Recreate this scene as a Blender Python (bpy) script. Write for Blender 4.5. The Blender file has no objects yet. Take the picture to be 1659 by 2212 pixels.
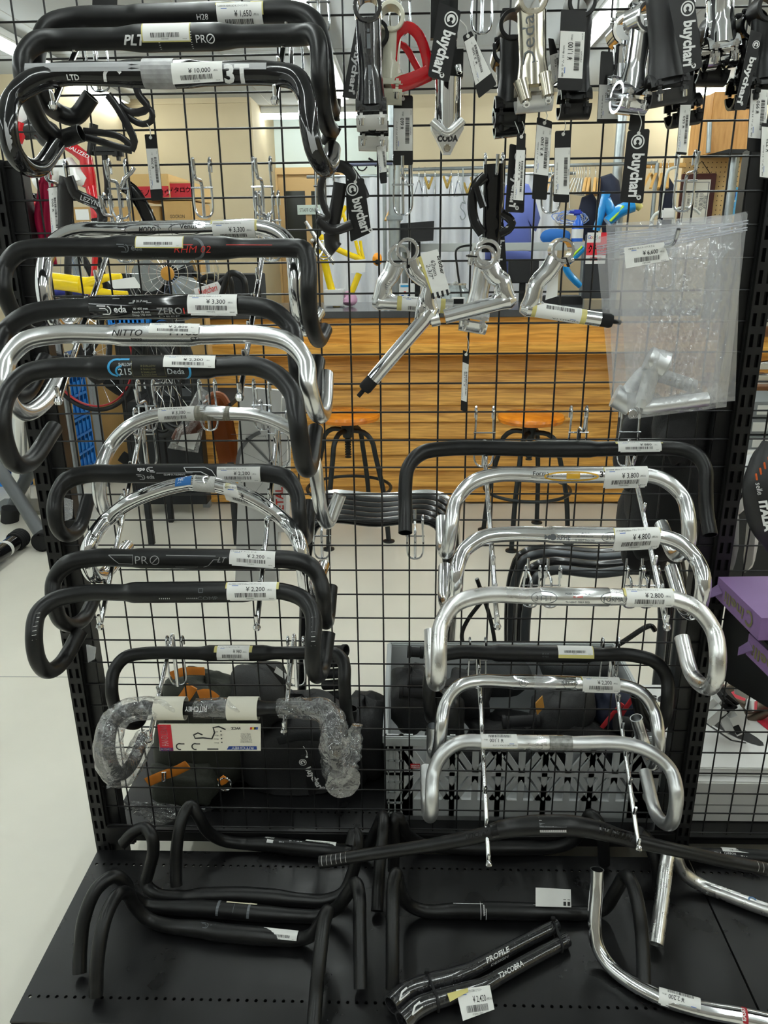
import bpy, bmesh, math, random
from mathutils import Vector, Matrix
R = random.Random(7)
SC = bpy.context.scene
COL = SC.collection
V = Vector
PI = math.pi

# ------------------------------------------------------------------ camera
CAM = V((-.0029, -1.3104, 1.4191))          # phone held at 1.42 m, 1.31 m in front of the wire grid
RX = V((.99951, .02937, -.01079))           # right / down / forward axes (pitched about 19 degrees down)
RY = V((-.00059, -.32710, -.94499))
RZ = V((-.03128, .94453, -.32693))
FPX, CU, CV = 1640.0, 829.5, 1106.0         # focal length and centre for the 1659 x 2212 frame
cd = bpy.data.cameras.new('camera')
cam = bpy.data.objects.new('camera', cd)
COL.objects.link(cam)
cam.matrix_world = Matrix(((RX.x, -RY.x, -RZ.x, CAM.x), (RX.y, -RY.y, -RZ.y, CAM.y), (RX.z, -RY.z, -RZ.z, CAM.z), (0, 0, 0, 1)))
cd.sensor_fit = 'VERTICAL'
cd.sensor_height = 34.6
cd.lens = 34.6 * FPX / 2212.0
cd.clip_start = .02
SC.camera = cam

# ------------------------------------------------------------------ world, exposure
SC.view_settings.view_transform = 'Standard'
SC.view_settings.look = 'None'
SC.view_settings.gamma = 1.0
SC.view_settings.use_curve_mapping = False
SC.view_settings.exposure = 0.2
SC.cycles.transparent_max_bounces = 24     # several films hang one behind another
TUBE_POWER = 30.0                           # ceiling tubes, radiance
w = bpy.data.worlds.new('world')
SC.world = w
w.use_nodes = True
w.node_tree.nodes['Background'].inputs[0].default_value = (.75, .77, .8, 1)
w.node_tree.nodes['Background'].inputs[1].default_value = .3


def ray(u, v):
    return RX * ((u - CU) / FPX) + RY * ((v - CV) / FPX) + RZ


def at(u, v, Y):                            # where the sight line meets the upright plane y = Y
    d = ray(u, v)
    return CAM + d * ((Y - CAM.y) / d.y)


def atz(u, v, Z):                           # where it meets the level plane z = Z
    d = ray(u, v)
    return CAM + d * ((Z - CAM.z) / d.z)


def atx(u, v, X):
    d = ray(u, v)
    return CAM + d * ((X - CAM.x) / d.x)


# ------------------------------------------------------------------ materials
def hexc(h):
    h = h.lstrip('#')
    c = [int(h[i:i + 2], 16) / 255 for i in (0, 2, 4)]
    return tuple(x / 12.92 if x <= .04045 else ((x + .055) / 1.055) ** 2.4 for x in c)


MATS = {}


def mat(name, col, rough=.5, metal=0.0, spec=.5, var=0.0, vscale=30.0, bump=0.0, bscale=200.0, coat=0.0,
        emit=0.0, alpha=1.0, trans=0.0, rvar=0.0, stretch=None, ior=1.45):
    if name in MATS:
        return MATS[name]
    m = bpy.data.materials.new(name)
    m.use_nodes = True
    nt = m.node_tree
    b = nt.nodes['Principled BSDF']
    c = hexc(col) if isinstance(col, str) else col
    b.inputs['Base Color'].default_value = (*c, 1)
    b.inputs['Roughness'].default_value = rough
    b.inputs['Metallic'].default_value = metal
    b.inputs['Specular IOR Level'].default_value = spec
    b.inputs['Coat Weight'].default_value = coat
    b.inputs['Coat Roughness'].default_value = .05
    b.inputs['Alpha'].default_value = alpha
    b.inputs['Transmission Weight'].default_value = trans
    b.inputs['IOR'].default_value = ior
    if emit:
        b.inputs['Emission Color'].default_value = (*c, 1)
        b.inputs['Emission Strength'].default_value = emit
    tc = nt.nodes.new('ShaderNodeTexCoord')
    src = tc.outputs['Object']
    if stretch:
        mp = nt.nodes.new('ShaderNodeMapping')
        mp.inputs['Scale'].default_value = stretch
        nt.links.new(src, mp.inputs[0])
        src = mp.outputs[0]
    if var or rvar:
        n = nt.nodes.new('ShaderNodeTexNoise')
        n.inputs['Scale'].default_value = vscale
        n.inputs['Detail'].default_value = 5
        nt.links.new(src, n.inputs['Vector'])
        if var:
            mr = nt.nodes.new('ShaderNodeMapRange')
            mr.inputs[1].default_value = .3
            mr.inputs[2].default_value = .7
            mr.inputs[3].default_value = 1 - var
            mr.inputs[4].default_value = 1 + var
            nt.links.new(n.outputs['Fac'], mr.inputs[0])
            mx = nt.nodes.new('ShaderNodeVectorMath')
            mx.operation = 'SCALE'
            mx.inputs[0].default_value = c
            nt.links.new(mr.outputs[0], mx.inputs['Scale'])
            nt.links.new(mx.outputs[0], b.inputs['Base Color'])
        if rvar:
            mr = nt.nodes.new('ShaderNodeMapRange')
            mr.inputs[1].default_value = .35
            mr.inputs[2].default_value = .65
            mr.inputs[3].default_value = max(.01, rough - rvar)
            mr.inputs[4].default_value = rough + rvar
            nt.links.new(n.outputs['Fac'], mr.inputs[0])
            nt.links.new(mr.outputs[0], b.inputs['Roughness'])
    if bump:
        n2 = nt.nodes.new('ShaderNodeTexNoise')
        n2.inputs['Scale'].default_value = bscale
        n2.inputs['Detail'].default_value = 4
        nt.links.new(src, n2.inputs['Vector'])
        bp = nt.nodes.new('ShaderNodeBump')
        bp.inputs['Strength'].default_value = bump
        bp.inputs['Distance'].default_value = .002
        nt.links.new(n2.outputs['Fac'], bp.inputs['Height'])
        nt.links.new(bp.outputs[0], b.inputs['Normal'])
    MATS[name] = m
    return m


def wood(name, c1, c2, rough=.4, axis=(1.2, 14, 14)):
    if name in MATS:
        return MATS[name]
    m = mat(name, c1, rough)
    nt = m.node_tree
    b = nt.nodes['Principled BSDF']
    tc = nt.nodes['Texture Coordinate']
    mp = nt.nodes.new('ShaderNodeMapping')
    mp.inputs['Scale'].default_value = axis
    nt.links.new(tc.outputs['Object'], mp.inputs[0])
    n = nt.nodes.new('ShaderNodeTexNoise')
    n.inputs['Scale'].default_value = 3.2
    n.inputs['Detail'].default_value = 8
    n.inputs['Distortion'].default_value = 1.1
    nt.links.new(mp.outputs[0], n.inputs['Vector'])
    r = nt.nodes.new('ShaderNodeValToRGB')
    r.color_ramp.elements[0].position = .36
    r.color_ramp.elements[0].color = (*hexc(c2), 1)
    r.color_ramp.elements[1].position = .62
    r.color_ramp.elements[1].color = (*hexc(c1), 1)
    nt.links.new(n.outputs['Fac'], r.inputs[0])
    nt.links.new(r.outputs[0], b.inputs['Base Color'])
    return m


def film(name, clear=.8, rough=.12, bump=.6, bscale=60, gloss=.05, tint=(1, 1, 1), haze=(.8, .82, .86)):
    """thin plastic: mostly see-through, part milky, part glossy"""
    m = bpy.data.materials.new(name)
    m.use_nodes = True
    nt = m.node_tree
    nt.nodes.clear()
    out = nt.nodes.new('ShaderNodeOutputMaterial')
    tr = nt.nodes.new('ShaderNodeBsdfTransparent')
    tr.inputs[0].default_value = (*tint, 1)
    df = nt.nodes.new('ShaderNodeBsdfDiffuse')
    df.inputs[0].default_value = (*haze, 1)
    tl = nt.nodes.new('ShaderNodeBsdfTranslucent')
    tl.inputs[0].default_value = (*haze, 1)
    gl = nt.nodes.new('ShaderNodeBsdfGlossy')
    gl.inputs['Roughness'].default_value = rough
    ms = nt.nodes.new('ShaderNodeMixShader')
    ms.inputs[0].default_value = .5
    nt.links.new(df.outputs[0], ms.inputs[1])
    nt.links.new(tl.outputs[0], ms.inputs[2])
    m1 = nt.nodes.new('ShaderNodeMixShader')
    m1.inputs[0].default_value = clear
    nt.links.new(ms.outputs[0], m1.inputs[1])
    nt.links.new(tr.outputs[0], m1.inputs[2])
    fr = nt.nodes.new('ShaderNodeLayerWeight')
    fr.inputs[0].default_value = .35
    pw = nt.nodes.new('ShaderNodeMath')
    pw.operation = 'POWER'
    pw.inputs[1].default_value = 2.5
    ad = nt.nodes.new('ShaderNodeMath')
    ad.operation = 'MULTIPLY_ADD'
    ad.inputs[1].default_value = .8
    ad.inputs[2].default_value = gloss
    tc = nt.nodes.new('ShaderNodeTexCoord')
    n = nt.nodes.new('ShaderNodeTexNoise')
    n.inputs['Scale'].default_value = bscale
    n.inputs['Detail'].default_value = 3
    nt.links.new(tc.outputs['Object'], n.inputs['Vector'])
    bp = nt.nodes.new('ShaderNodeBump')
    bp.inputs['Strength'].default_value = bump
    bp.inputs['Distance'].default_value = .01
    nt.links.new(n.outputs['Fac'], bp.inputs['Height'])
    nt.links.new(bp.outputs[0], gl.inputs['Normal'])
    nt.links.new(bp.outputs[0], fr.inputs['Normal'])
    m2 = nt.nodes.new('ShaderNodeMixShader')
    nt.links.new(fr.outputs[1], pw.inputs[0])
    nt.links.new(pw.outputs[0], ad.inputs[0])
    nt.links.new(ad.outputs[0], m2.inputs[0])
    nt.links.new(m1.outputs[0], m2.inputs[1])
    nt.links.new(gl.outputs[0], m2.inputs[2])
    nt.links.new(m2.outputs[0], out.inputs[0])
    MATS[name] = m
    return m


M_BLK = mat('matte_black_anodised', (.0065, .0066, .007), .35, spec=.4, var=.15, vscale=60, rvar=.05)
M_GLOSS = mat('gloss_black_lacquer', (.006, .006, .007), .12, spec=.5, coat=.15)
M_CARBON = mat('carbon_weave', (.02, .02, .022), .16, coat=.9, var=.6, vscale=220, stretch=(1, 1, .35))
M_POL = mat('polished_aluminium', (.80, .81, .83), .12, 1.0, rvar=.03, vscale=12)
M_BRU = mat('brushed_aluminium', (.82, .83, .84), .24, 1.0, rvar=.03, vscale=12)
M_SAT = mat('satin_aluminium', (.70, .71, .72), .38, .95, rvar=.03, var=.04, vscale=25)
M_SCUF = mat('scuffed_aluminium', (.80, .80, .80), .30, 1.0, rvar=.05, var=.07, vscale=45)
M_CHR = mat('chrome_plate', (.78, .79, .81), .05, 1.0)
M_ZINC = mat('zinc_wire', (.58, .60, .63), .18, 1.0)
M_PEW = mat('pewter_finish', (.50, .46, .38), .2, 1.0, rvar=.05)
M_WIRE = mat('black_powder_wire', (.008, .008, .009), .35)
M_POST = mat('black_powder_steel', (.006, .006, .0065), .38, bump=.05, bscale=900)
M_DECK = mat('black_deck_steel', (.005, .005, .0055), .33, rvar=.07, var=.2, vscale=12, bump=.03, bscale=700)
M_DARK = mat('dark_void', (.003, .003, .003), .9)
M_RUB = mat('black_rubber', (.013, .013, .014), .7, spec=.3)
M_PAPER = mat('label_paper', (.84, .84, .82), .6)
M_INK = mat('black_ink', (.015, .015, .016), .6)
M_GREYINK = mat('grey_ink', (.10, .11, .12), .5)
M_WINK = mat('white_ink', (.78, .78, .78), .5)
M_REDINK = mat('red_ink', (.55, .03, .02), .5)
M_BLUEINK = mat('blue_ink', (.02, .12, .5), .5)
M_CYANINK = mat('cyan_ink', (.03, .28, .55), .5)
M_YTAPE = mat('yellowed_tape', (.62, .55, .20), .4)
M_CARD = mat('black_card', (.009, .009, .010), .32)
M_STRING = mat('white_string', (.7, .7, .68), .7)
M_CLEAR = film('clear_tape', .86, .1, .4)
M_BAG = film('zip_bag_film', .74, .13, 1.0, 16, gloss=.12, haze=(.86, .88, .93))
M_BAGB = film('zip_bag_back_film', .94, .12, .5, 26, haze=(.78, .81, .87))
M_BAG2 = film('crumpled_film', .91, .08, 1.0, 45, gloss=.19)


# ------------------------------------------------------------------ mesh helpers
def root_origin(o):
    while o.parent:
        o = o.parent
    return V(o.location)


class MB:
    def __init__(self):
        self.v, self.f, self.m = [], [], []

    def add(self, vs, fs, mi=0):
        k = len(self.v)
        self.v += [tuple(p) for p in vs]
        self.f += [tuple(i + k for i in f) for f in fs]
        self.m += [mi] * len(fs)
        return self

    def box(self, c, s, mi=0, M=None):
        x, y, z = (q / 2 for q in s)
        vs = [V((a * x, b * y, d * z)) for a in (-1, 1) for b in (-1, 1) for d in (-1, 1)]
        c = V(c)
        vs = [c + (M @ q if M else q) for q in vs]
        return self.add(vs, [(0, 1, 3, 2), (4, 6, 7, 5), (0, 4, 5, 1), (2, 3, 7, 6), (0, 2, 6, 4), (1, 5, 7, 3)], mi)

    def bbox(self, c, s, b=.004, mi=0, M=None):
        """box with chamfered edges"""
        bm = bmesh.new()
        bmesh.ops.create_cube(bm, size=1)
        for q in bm.verts:
            q.co = V((q.co.x * s[0], q.co.y * s[1], q.co.z * s[2]))
        b = min(b, min(s) * .45)
        bmesh.ops.bevel(bm, geom=bm.edges[:], offset=b, segments=2, affect='EDGES')
        c = V(c)
        bm.verts.index_update()
        self.add([c + (M @ q.co if M else q.co) for q in bm.verts], [[q.index for q in f.verts] for f in bm.faces], mi)
        bm.free()
        return self

    def tube(self, pts, r, seg=12, step=None, smooth=True, hollow=0.0, ell=1.0, up=None, mi=0, closed=False):
        """swept tube; r number or list; hollow = wall share that leaves open ends; ell flattens one axis"""
        pts = [V(p) for p in pts]
        rs = list(r) if isinstance(r, (list, tuple)) else [r] * len(pts)
        if smooth and len(pts) > 2:
            pts, rs = catmull(pts, rs, step or max(.004, rs[0] * .5), closed)
        n = len(pts)
        T = []
        for i in range(n):
            a = pts[(i - 1) % n] if (closed or i) else pts[0]
            b = pts[(i + 1) % n] if (closed or i < n - 1) else pts[-1]
            t = b - a
            T.append(t.normalized() if t.length > 1e-9 else V((1, 0, 0)))
        N = V(up) if up is not None else (V((0, 0, 1)) if abs(T[0].z) < .9 else V((0, 1, 0)))
        rings = []
        for i in range(n):
            N = (N - T[i] * N.dot(T[i]))
            N = N.normalized() if N.length > 1e-6 else T[i].orthogonal().normalized()
            B = T[i].cross(N)
            rings.append((pts[i], N.copy(), B, rs[i]))
        vs, fs = [], []

        def ring(p, N, B, rr):
            k = len(vs)
            for j in range(seg):
                a = 2 * PI * j / seg
                vs.append(p + N * (rr * ell * math.cos(a)) + B * (rr * math.sin(a)))
            return k

        def band(a, b):
            for j in range(seg):
                q = (j + 1) % seg
                fs.append((a + j, a + q, b + q, b + j))
        ks = [ring(*q) for q in rings]
        for a, b in zip(ks, ks[1:]):
            band(a, b)
        if closed:
            band(ks[-1], ks[0])
        else:
            for e, d in ((0, 1), (-1, -1)):
                p, N_, B_, rr = rings[e]
                o = ring(p, N_, B_, rr)
                if hollow:
                    i1 = ring(p, N_, B_, rr * (1 - hollow))
                    dep = min(.03, rr * 3)
                    i2 = ring(p, N_, B_, rr * (1 - hollow))
                    q = p + T[e] * (d * dep)
                    i3 = ring(q, N_, B_, rr * (1 - hollow))
                    if e == 0:
                        band(i1, o), band(i3, i2)
                        fs.append([i3 + j for j in range(seg)][::-1])
                    else:
                        band(o, i1), band(i2, i3)
                        fs.append([i3 + j for j in range(seg)])
                else:
                    f = [o + j for j in range(seg)]
                    fs.append(f[::-1] if e == 0 else f)
        return self.add(vs, fs, mi)

    def cyl(self, a, b, r, seg=16, mi=0, r2=None, hollow=0.0):
        return self.tube([a, b], [r, r2 if r2 is not None else r], seg, smooth=False, hollow=hollow, mi=mi)

    def ring(self, c, ax, ro, ri, h, seg=28, mi=0):
        """short thick-walled cylinder (open bore) about axis ax"""
        c, ax = V(c), V(ax).normalized()
        n = ax.orthogonal().normalized()
        b = ax.cross(n)
        vs, fs = [], []
        prof = [(ri, -h / 2), (ro - .0012, -h / 2), (ro, -h / 2 + .0012), (ro, h / 2 - .0012), (ro - .0012, h / 2), (ri, h / 2)]
        for j in range(seg):
            a = 2 * PI * j / seg
            d = n * math.cos(a) + b * math.sin(a)
            vs += [c + d * r_ + ax * z_ for r_, z_ in prof]
        k = len(prof)
        for j in range(seg):
            q = (j + 1) % seg
            for i in range(k):
                i2 = (i + 1) % k
                fs.append((j * k + i, q * k + i, q * k + i2, j * k + i2))
        return self.add(vs, fs, mi)

    def lathe(self, c, prof, seg=24, ax=(0, 0, 1), mi=0):
        c, ax = V(c), V(ax).normalized()
        n = ax.orthogonal().normalized()
        b = ax.cross(n)
        vs, fs = [], []
        k = len(prof)
        for j in range(seg):
            a = 2 * PI * j / seg
            d = n * math.cos(a) + b * math.sin(a)
            vs += [c + d * r_ + ax * z_ for r_, z_ in prof]
        for j in range(seg):
            q = (j + 1) % seg
            for i in range(k - 1):
                fs.append((j * k + i, q * k + i, q * k + i + 1, j * k + i + 1))
        return self.add(vs, fs, mi)

    def prism(self, poly, d, mi=0):
        """3-D polygon extruded by vector d"""
        d = V(d)
        n = len(poly)
        vs = [V(p) for p in poly] + [V(p) + d for p in poly]
        fs = [list(range(n))[::-1], list(range(n, 2 * n))] + [(i, (i + 1) % n, n + (i + 1) % n, n + i) for i in range(n)]
        return self.add(vs, fs, mi)

    def blob(self, c, s, seg=14, mi=0, amp=.12, seed=1, flat=2.2, M=None):
        """lumpy super-ellipsoid (bags, cloth bundles)"""
        rr = random.Random(seed)
        ph = [(rr.uniform(0, 6.28), rr.uniform(1.5, 4), rr.uniform(1.5, 4), rr.uniform(0, 6.28)) for _ in range(4)]
        vs, fs = [], []
        rows = seg
        cols = seg * 2

        def sp(x, e):
            return math.copysign(abs(x) ** e, x)
        c = V(c)
        for i in range(rows + 1):
            t = -PI / 2 + PI * i / rows
            for j in range(cols):
                p = 2 * PI * j / cols
                e = 2 / flat
                d = 1 + amp * sum(math.sin(a + b * math.sin(p) * 1.3 + k * t * 1.4 + q * math.cos(p)) for a, b, k, q in ph) / 3
                q = V((sp(math.cos(t), e) * sp(math.cos(p), e) * s[0] / 2 * d, sp(math.cos(t), e) * sp(math.sin(p), e) * s[1] / 2 * d, sp(math.sin(t), e) * s[2] / 2 * d))
                vs.append(c + (M @ q if M else q))
        for i in range(rows):
            for j in range(cols):
                q = (j + 1) % cols
                fs.append((i * cols + j, i * cols + q, (i + 1) * cols + q, (i + 1) * cols + j))
        return self.add(vs, fs, mi)

    def build(self, name, mats, parent=None, origin=None, angle=40, flat=False):
        me = bpy.data.meshes.new(name)
        o0 = root_origin(parent) if parent else V(origin if origin is not None else (0, 0, 0))
        me.from_pydata([(p[0] - o0.x, p[1] - o0.y, p[2] - o0.z) for p in self.v], [], self.f)
        if not isinstance(mats, (list, tuple)):
            mats = [mats]
        for m in mats:
            me.materials.append(m)
        if len(mats) > 1:
            me.polygons.foreach_set('material_index', self.m)
        if not flat:
            me.polygons.foreach_set('use_smooth', [True] * len(me.polygons))
            me.set_sharp_from_angle(angle=math.radians(angle))
        me.update()
        o = bpy.data.objects.new(name, me)
        COL.objects.link(o)
        if parent:
            o.parent = parent
        else:
            o.location = o0
        return o


def catmull(P, rs, step, closed=False):
    n = len(P)
    out, orr = [], []
    rng = range(n if closed else n - 1)
    for i in rng:
        p1, p2 = P[i], P[(i + 1) % n]
        p0 = P[(i - 1) % n] if (closed or i) else p1 * 2 - p2
        p3 = P[(i + 2) % n] if (closed or i < n - 2) else p2 * 2 - p1
        d1 = max((p1 - p0).length, 1e-6) ** .5
        d2 = max((p2 - p1).length, 1e-6) ** .5
        d3 = max((p3 - p2).length, 1e-6) ** .5
        m1 = ((p1 - p0) / d1 - (p2 - p0) / (d1 + d2) + (p2 - p1) / d2) * d2
        m2 = ((p2 - p1) / d2 - (p3 - p1) / (d2 + d3) + (p3 - p2) / d3) * d2
        k = max(2, min(40, int((p2 - p1).length / step)))
        for j in range(k):
            t = j / k
            t2, t3 = t * t, t * t * t
            out.append(p1 * (2 * t3 - 3 * t2 + 1) + m1 * (t3 - 2 * t2 + t) + p2 * (-2 * t3 + 3 * t2) + m2 * (t3 - t2))
            s = t * t * (3 - 2 * t)
            orr.append(rs[i] * (1 - s) + rs[(i + 1) % n] * s)
    if not closed:
        out.append(P[-1])
        orr.append(rs[-1])
    return out, orr


def tag(o, label=None, cat=None, group=None, kind=None):
    if label:
        o['label'] = label
    if cat:
        o['category'] = cat
    if group:
        o['group'] = group
    if kind:
        o['kind'] = kind
    return o


def thing(name, loc, label, cat, group=None):
    o = bpy.data.objects.new(name, None)
    COL.objects.link(o)
    o.location = loc
    o.empty_display_size = .02
    return tag(o, label, cat, group)


def struct(name, mb, m, **k):
    return tag(mb.build(name, m, **k), kind='structure')


# ------------------------------------------------------------------ lettering
_TXT = {}


def txt(s, bold=0.0, shear=0.0):
    """2-D glyph mesh, cap height 1, centred on x, base line y = 0"""
    key = (s, bold, shear)
    if key in _TXT:
        return _TXT[key]
    c = bpy.data.curves.new('t', 'FONT')
    c.body = s
    c.resolution_u = 2
    c.offset = bold
    c.shear = shear
    o = bpy.data.objects.new('t', c)
    COL.objects.link(o)
    dg = bpy.context.evaluated_depsgraph_get()
    me = bpy.data.meshes.new_from_object(o.evaluated_get(dg))
    vs = [(v.co.x, v.co.y) for v in me.vertices]
    fs = [tuple(p.vertices) for p in me.polygons]
    bpy.data.objects.remove(o)
    bpy.data.curves.remove(c)
    bpy.data.meshes.remove(me)
    x0, x1 = min(v[0] for v in vs), max(v[0] for v in vs)
    k = 1 / .70
    vs = [((x - (x0 + x1) / 2) * k, y * k) for x, y in vs]
    _TXT[key] = (vs, fs, (x1 - x0) * k)
    return _TXT[key]


class Flat:
    """2-D art: coloured pieces laid out in metres, later mapped onto a surface"""

    def __init__(self):
        self.p = []

    def text(self, s, x, y, h, mi=0, rot=0, bold=0.0, shear=0.0, fitw=None, align='c'):
        vs, fs, wd = txt(s, bold, shear)
        k = h
        kx = h if not fitw else fitw / wd
        dx = 0 if align == 'c' else (wd * kx / 2 if align == 'l' else -wd * kx / 2)
        ca, sa = math.cos(rot), math.sin(rot)
        o = []
        for a, b in vs:
            a, b = a * kx + dx, b * k
            o.append((x + a * ca - b * sa, y + a * sa + b * ca))
        self.p.append((o, fs, mi))
        return self

    def rect(self, x0, y0, x1, y1, mi=0):
        self.p.append(([(x0, y0), (x1, y0), (x1, y1), (x0, y1)], [(0, 1, 2, 3)], mi))
        return self

    def poly(self, pts, mi=0):
        self.p.append((list(pts), [tuple(range(len(pts)))], mi))
        return self

    def stroke(self, pts, w_, mi=0, closed=False):
        n = len(pts)
        o, fs = [], []
        for i in range(n):
            a = pts[(i - 1) % n] if (closed or i) else pts[0]
            b = pts[(i + 1) % n] if (closed or i < n - 1) else pts[-1]
            dx, dy = b[0] - a[0], b[1] - a[1]
            l = math.hypot(dx, dy) or 1
            nx, ny = -dy / l * w_ / 2, dx / l * w_ / 2
            o += [(pts[i][0] + nx, pts[i][1] + ny), (pts[i][0] - nx, pts[i][1] - ny)]
        for i in range(n if closed else n - 1):
            j = (i + 1) % n
            fs.append((i * 2 + 1, j * 2 + 1, j * 2, i * 2))
        self.p.append((o, fs, mi))
        return self

    def arc(self, cx, cy, r, a0, a1, w_, mi=0, n=24):
        return self.stroke([(cx + r * math.cos(a0 + (a1 - a0) * i / n), cy + r * math.sin(a0 + (a1 - a0) * i / n)) for i in range(n + 1)], w_, mi)

    def barcode(self, x0, y0, x1, y1, mi=0, seed=3, n=30, vert=False):
        rr = random.Random(seed)
        ws = [rr.choice((1, 1, 1.6, 2.4)) for _ in range(n * 2)]
        t = sum(ws)
        a = 0
        for i in range(n * 2):
            b = a + ws[i] / t
            if i % 2 == 0:
                if vert:
                    self.rect(x0, y0 + (y1 - y0) * a, x1, y0 + (y1 - y0) * b, mi)
                else:
                    self.rect(x0 + (x1 - x0) * a, y0, x0 + (x1 - x0) * b, y1, mi)
            a = b
        return self

    def xf(self, fn):
        self.p = [([fn(a, b) for a, b in o], fs, mi) for o, fs, mi in self.p]
        return self

    def cut(self, d):
        """slice pieces along y every d so they can bend"""
        res = []
        for o, fs, mi in self.p:
            ys = [q[1] for q in o]
            if max(ys) - min(ys) < d * 1.2:
                res.append((o, fs, mi))
                continue
            bm = bmesh.new()
            vv = [bm.verts.new((a, b, 0)) for a, b in o]
            for f in fs:
                try:
                    bm.faces.new([vv[i] for i in f])
                except ValueError:
                    pass
            y = math.ceil(min(ys) / d) * d
            while y < max(ys):
                bmesh.ops.bisect_plane(bm, geom=bm.verts[:] + bm.edges[:] + bm.faces[:], plane_co=(0, y, 0), plane_no=(0, 1, 0))
                y += d
            bm.verts.index_update()
            res.append(([(q.co.x, q.co.y) for q in bm.verts], [tuple(q.index for q in f.verts) for f in bm.faces], mi))
            bm.free()
        self.p = res
        return self

    def onto(self, mb, fn):
        for o, fs, mi in self.p:
            mb.add([fn(a, b) for a, b in o], fs, mi)
        return mb


def plane_map(o, x, y, lift=.0004):
    o, x, y = V(o), V(x).normalized(), V(y)
    y = (y - x * y.dot(x)).normalized()
    n = x.cross(y) * lift
    return lambda a, b: o + x * a + y * b + n

# ================================================================== the room
M_FLOOR = mat('grey_vinyl_floor', '#d6d2c6', .34, var=.05, vscale=3, rvar=.06, bump=.02, bscale=60)
M_WALL = mat('beige_wall_paint', '#c4b698', .85, var=.02, vscale=4)
M_WALL2 = mat('white_wall_paint', '#e4e7e4', .85)
M_CEIL = mat('white_ceiling_board', '#b9bdbe', .9, var=.02, vscale=5)
M_TRIM = mat('grey_joint', '#a8a7a3', .6)
M_TUBE = mat('fluorescent_tube', (.93, 1, .98), .4, emit=TUBE_POWER)
M_FIX = mat('white_enamel', '#e8eae8', .35)

X0, X1, Y0, Y1, ZC = -3.4, 4.2, -3.3, 7.0, 2.6
struct('floor', MB().box(((X0 + X1) / 2, (Y0 + Y1) / 2, -.05), (X1 - X0, Y1 - Y0, .1)), M_FLOOR)
struct('ceiling', MB().box(((X0 + X1) / 2, (Y0 + Y1) / 2, ZC + .05), (X1 - X0, Y1 - Y0, .1)), M_CEIL)
struct('wall_front', MB().box(((X0 + X1) / 2, Y0 - .05, ZC / 2), (X1 - X0, .1, ZC)), mat('front_wall_reflection_tone', '#8a867f', .7, var=.3, vscale=3))  # unseen wall, moved in and toned for contrast in the metal reflections
struct('wall_right', MB().box((X1 + .05, (Y0 + Y1) / 2, ZC / 2), (.1, Y1 - Y0, ZC)), M_WALL)
struct('wall_left', MB().box((X0 - .05, (Y0 + 4.6) / 2, ZC / 2), (.1, 4.6 - Y0, ZC)), M_WALL2)
XN = at(307, 600, 5.6).x                     # corner at the far left
XR = at(547, 300, 5.6).x                     # where the recess with the staff door starts
struct('wall_corner', MB().box(((XN + X0) / 2 - .05, 5.4, ZC / 2), (XN - X0 + .1, 1.6, ZC)), M_WALL)
struct('wall_back', MB().box(((XN + XR) / 2, 5.65, ZC / 2), (XR - XN, .1, ZC)).box((XR - .05, 6.25, ZC / 2), (.1, 1.1, ZC)), M_WALL)
XE = at(848, 300, 5.6).x
struct('wall_recess', MB().box(((XR + XE) / 2, 6.75, ZC / 2), (XE - XR + .2, .1, ZC)), mat('recess_paint', '#dde9e6', .8))
struct('wall_right_back', MB().box(((XE + X1) / 2, 5.65, ZC / 2), (X1 - XE, .1, ZC)).box((XE + .05, 6.25, ZC / 2), (.1, 1.1, ZC)), M_WALL)
# floor joints
struct('trim_1', MB().box((-1.9, 1.004, .0006), (3.0, .004, .0012)), M_TRIM)
# ceiling joints
tb = MB()
for i in range(5):
    tb.box((0.4, -3.2 + i * 1.82, ZC - .0008), (7.4, .006, .0016))
for i in range(7):
    tb.box((-3.0 + i * .91, 1.2, ZC - .0006), (.006, 11.4, .0012))
struct('trim_2', tb, M_TRIM)
struct('trim_3', MB().box(((XN + XR) / 2, 5.592, ZC - .02), (XR - XN, .016, .04)), M_WALL)
struct('baseboard_back', MB().box(((XN + XR) / 2, 5.594, .04), (XR - XN, .012, .08)), M_TRIM)


def ceiling_light(x, y, L, along_y, label, z=None):
    z = ZC if z is None else z
    t = thing('ceiling_light', (x, y, z), label, 'ceiling light', 'fluorescent strip lights')
    s = (.14, L + .06, .05) if along_y else (L + .06, .14, .05)
    MB().bbox((x, y, z - .026), s, .01).build('housing', M_FIX, t)
    d = V((0, L / 2, 0)) if along_y else V((L / 2, 0, 0))
    c = V((x, y, z - .075))
    MB().cyl(c - d, c + d, .016, 10).build('lamp_tube', M_TUBE, t)
    for k in (-1, 1):
        MB().bbox(c + d * k * 1.0, (.04, .03, .06) if along_y else (.03, .04, .06), .004).build('socket', M_FIX, t)


k = 0
for gx, gl in ((-2.3, 'far left'), (-.53, 'left middle'), (1.03, 'right middle'), (2.75, 'far right')):  # unseen tubes between display and counter are added to brighten the counter front
    for gy, gn in ((-2.65, 'well behind the camera side'), (-1.4, 'in front of the display'), (-.15, 'right over the display'), (1.1, 'added unseen just past the display'), (2.35, 'added unseen before the counter'), (3.6, 'over the counter'), (4.85, 'near the back wall')):
        ceiling_light(gx, gy, 1.2, True, f'white fluorescent strip light on the ceiling, {gl} row, {gn}')
ceiling_light((at(660, 215, 6.1)).x, 6.1, 1.1, False, 'white fluorescent strip light across the pale recess above the staff door')
ceiling_light((at(1600, 190, 5.3)).x, 5.3, 1.2, False, 'white fluorescent strip light lying across the ceiling at the back right')

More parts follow.
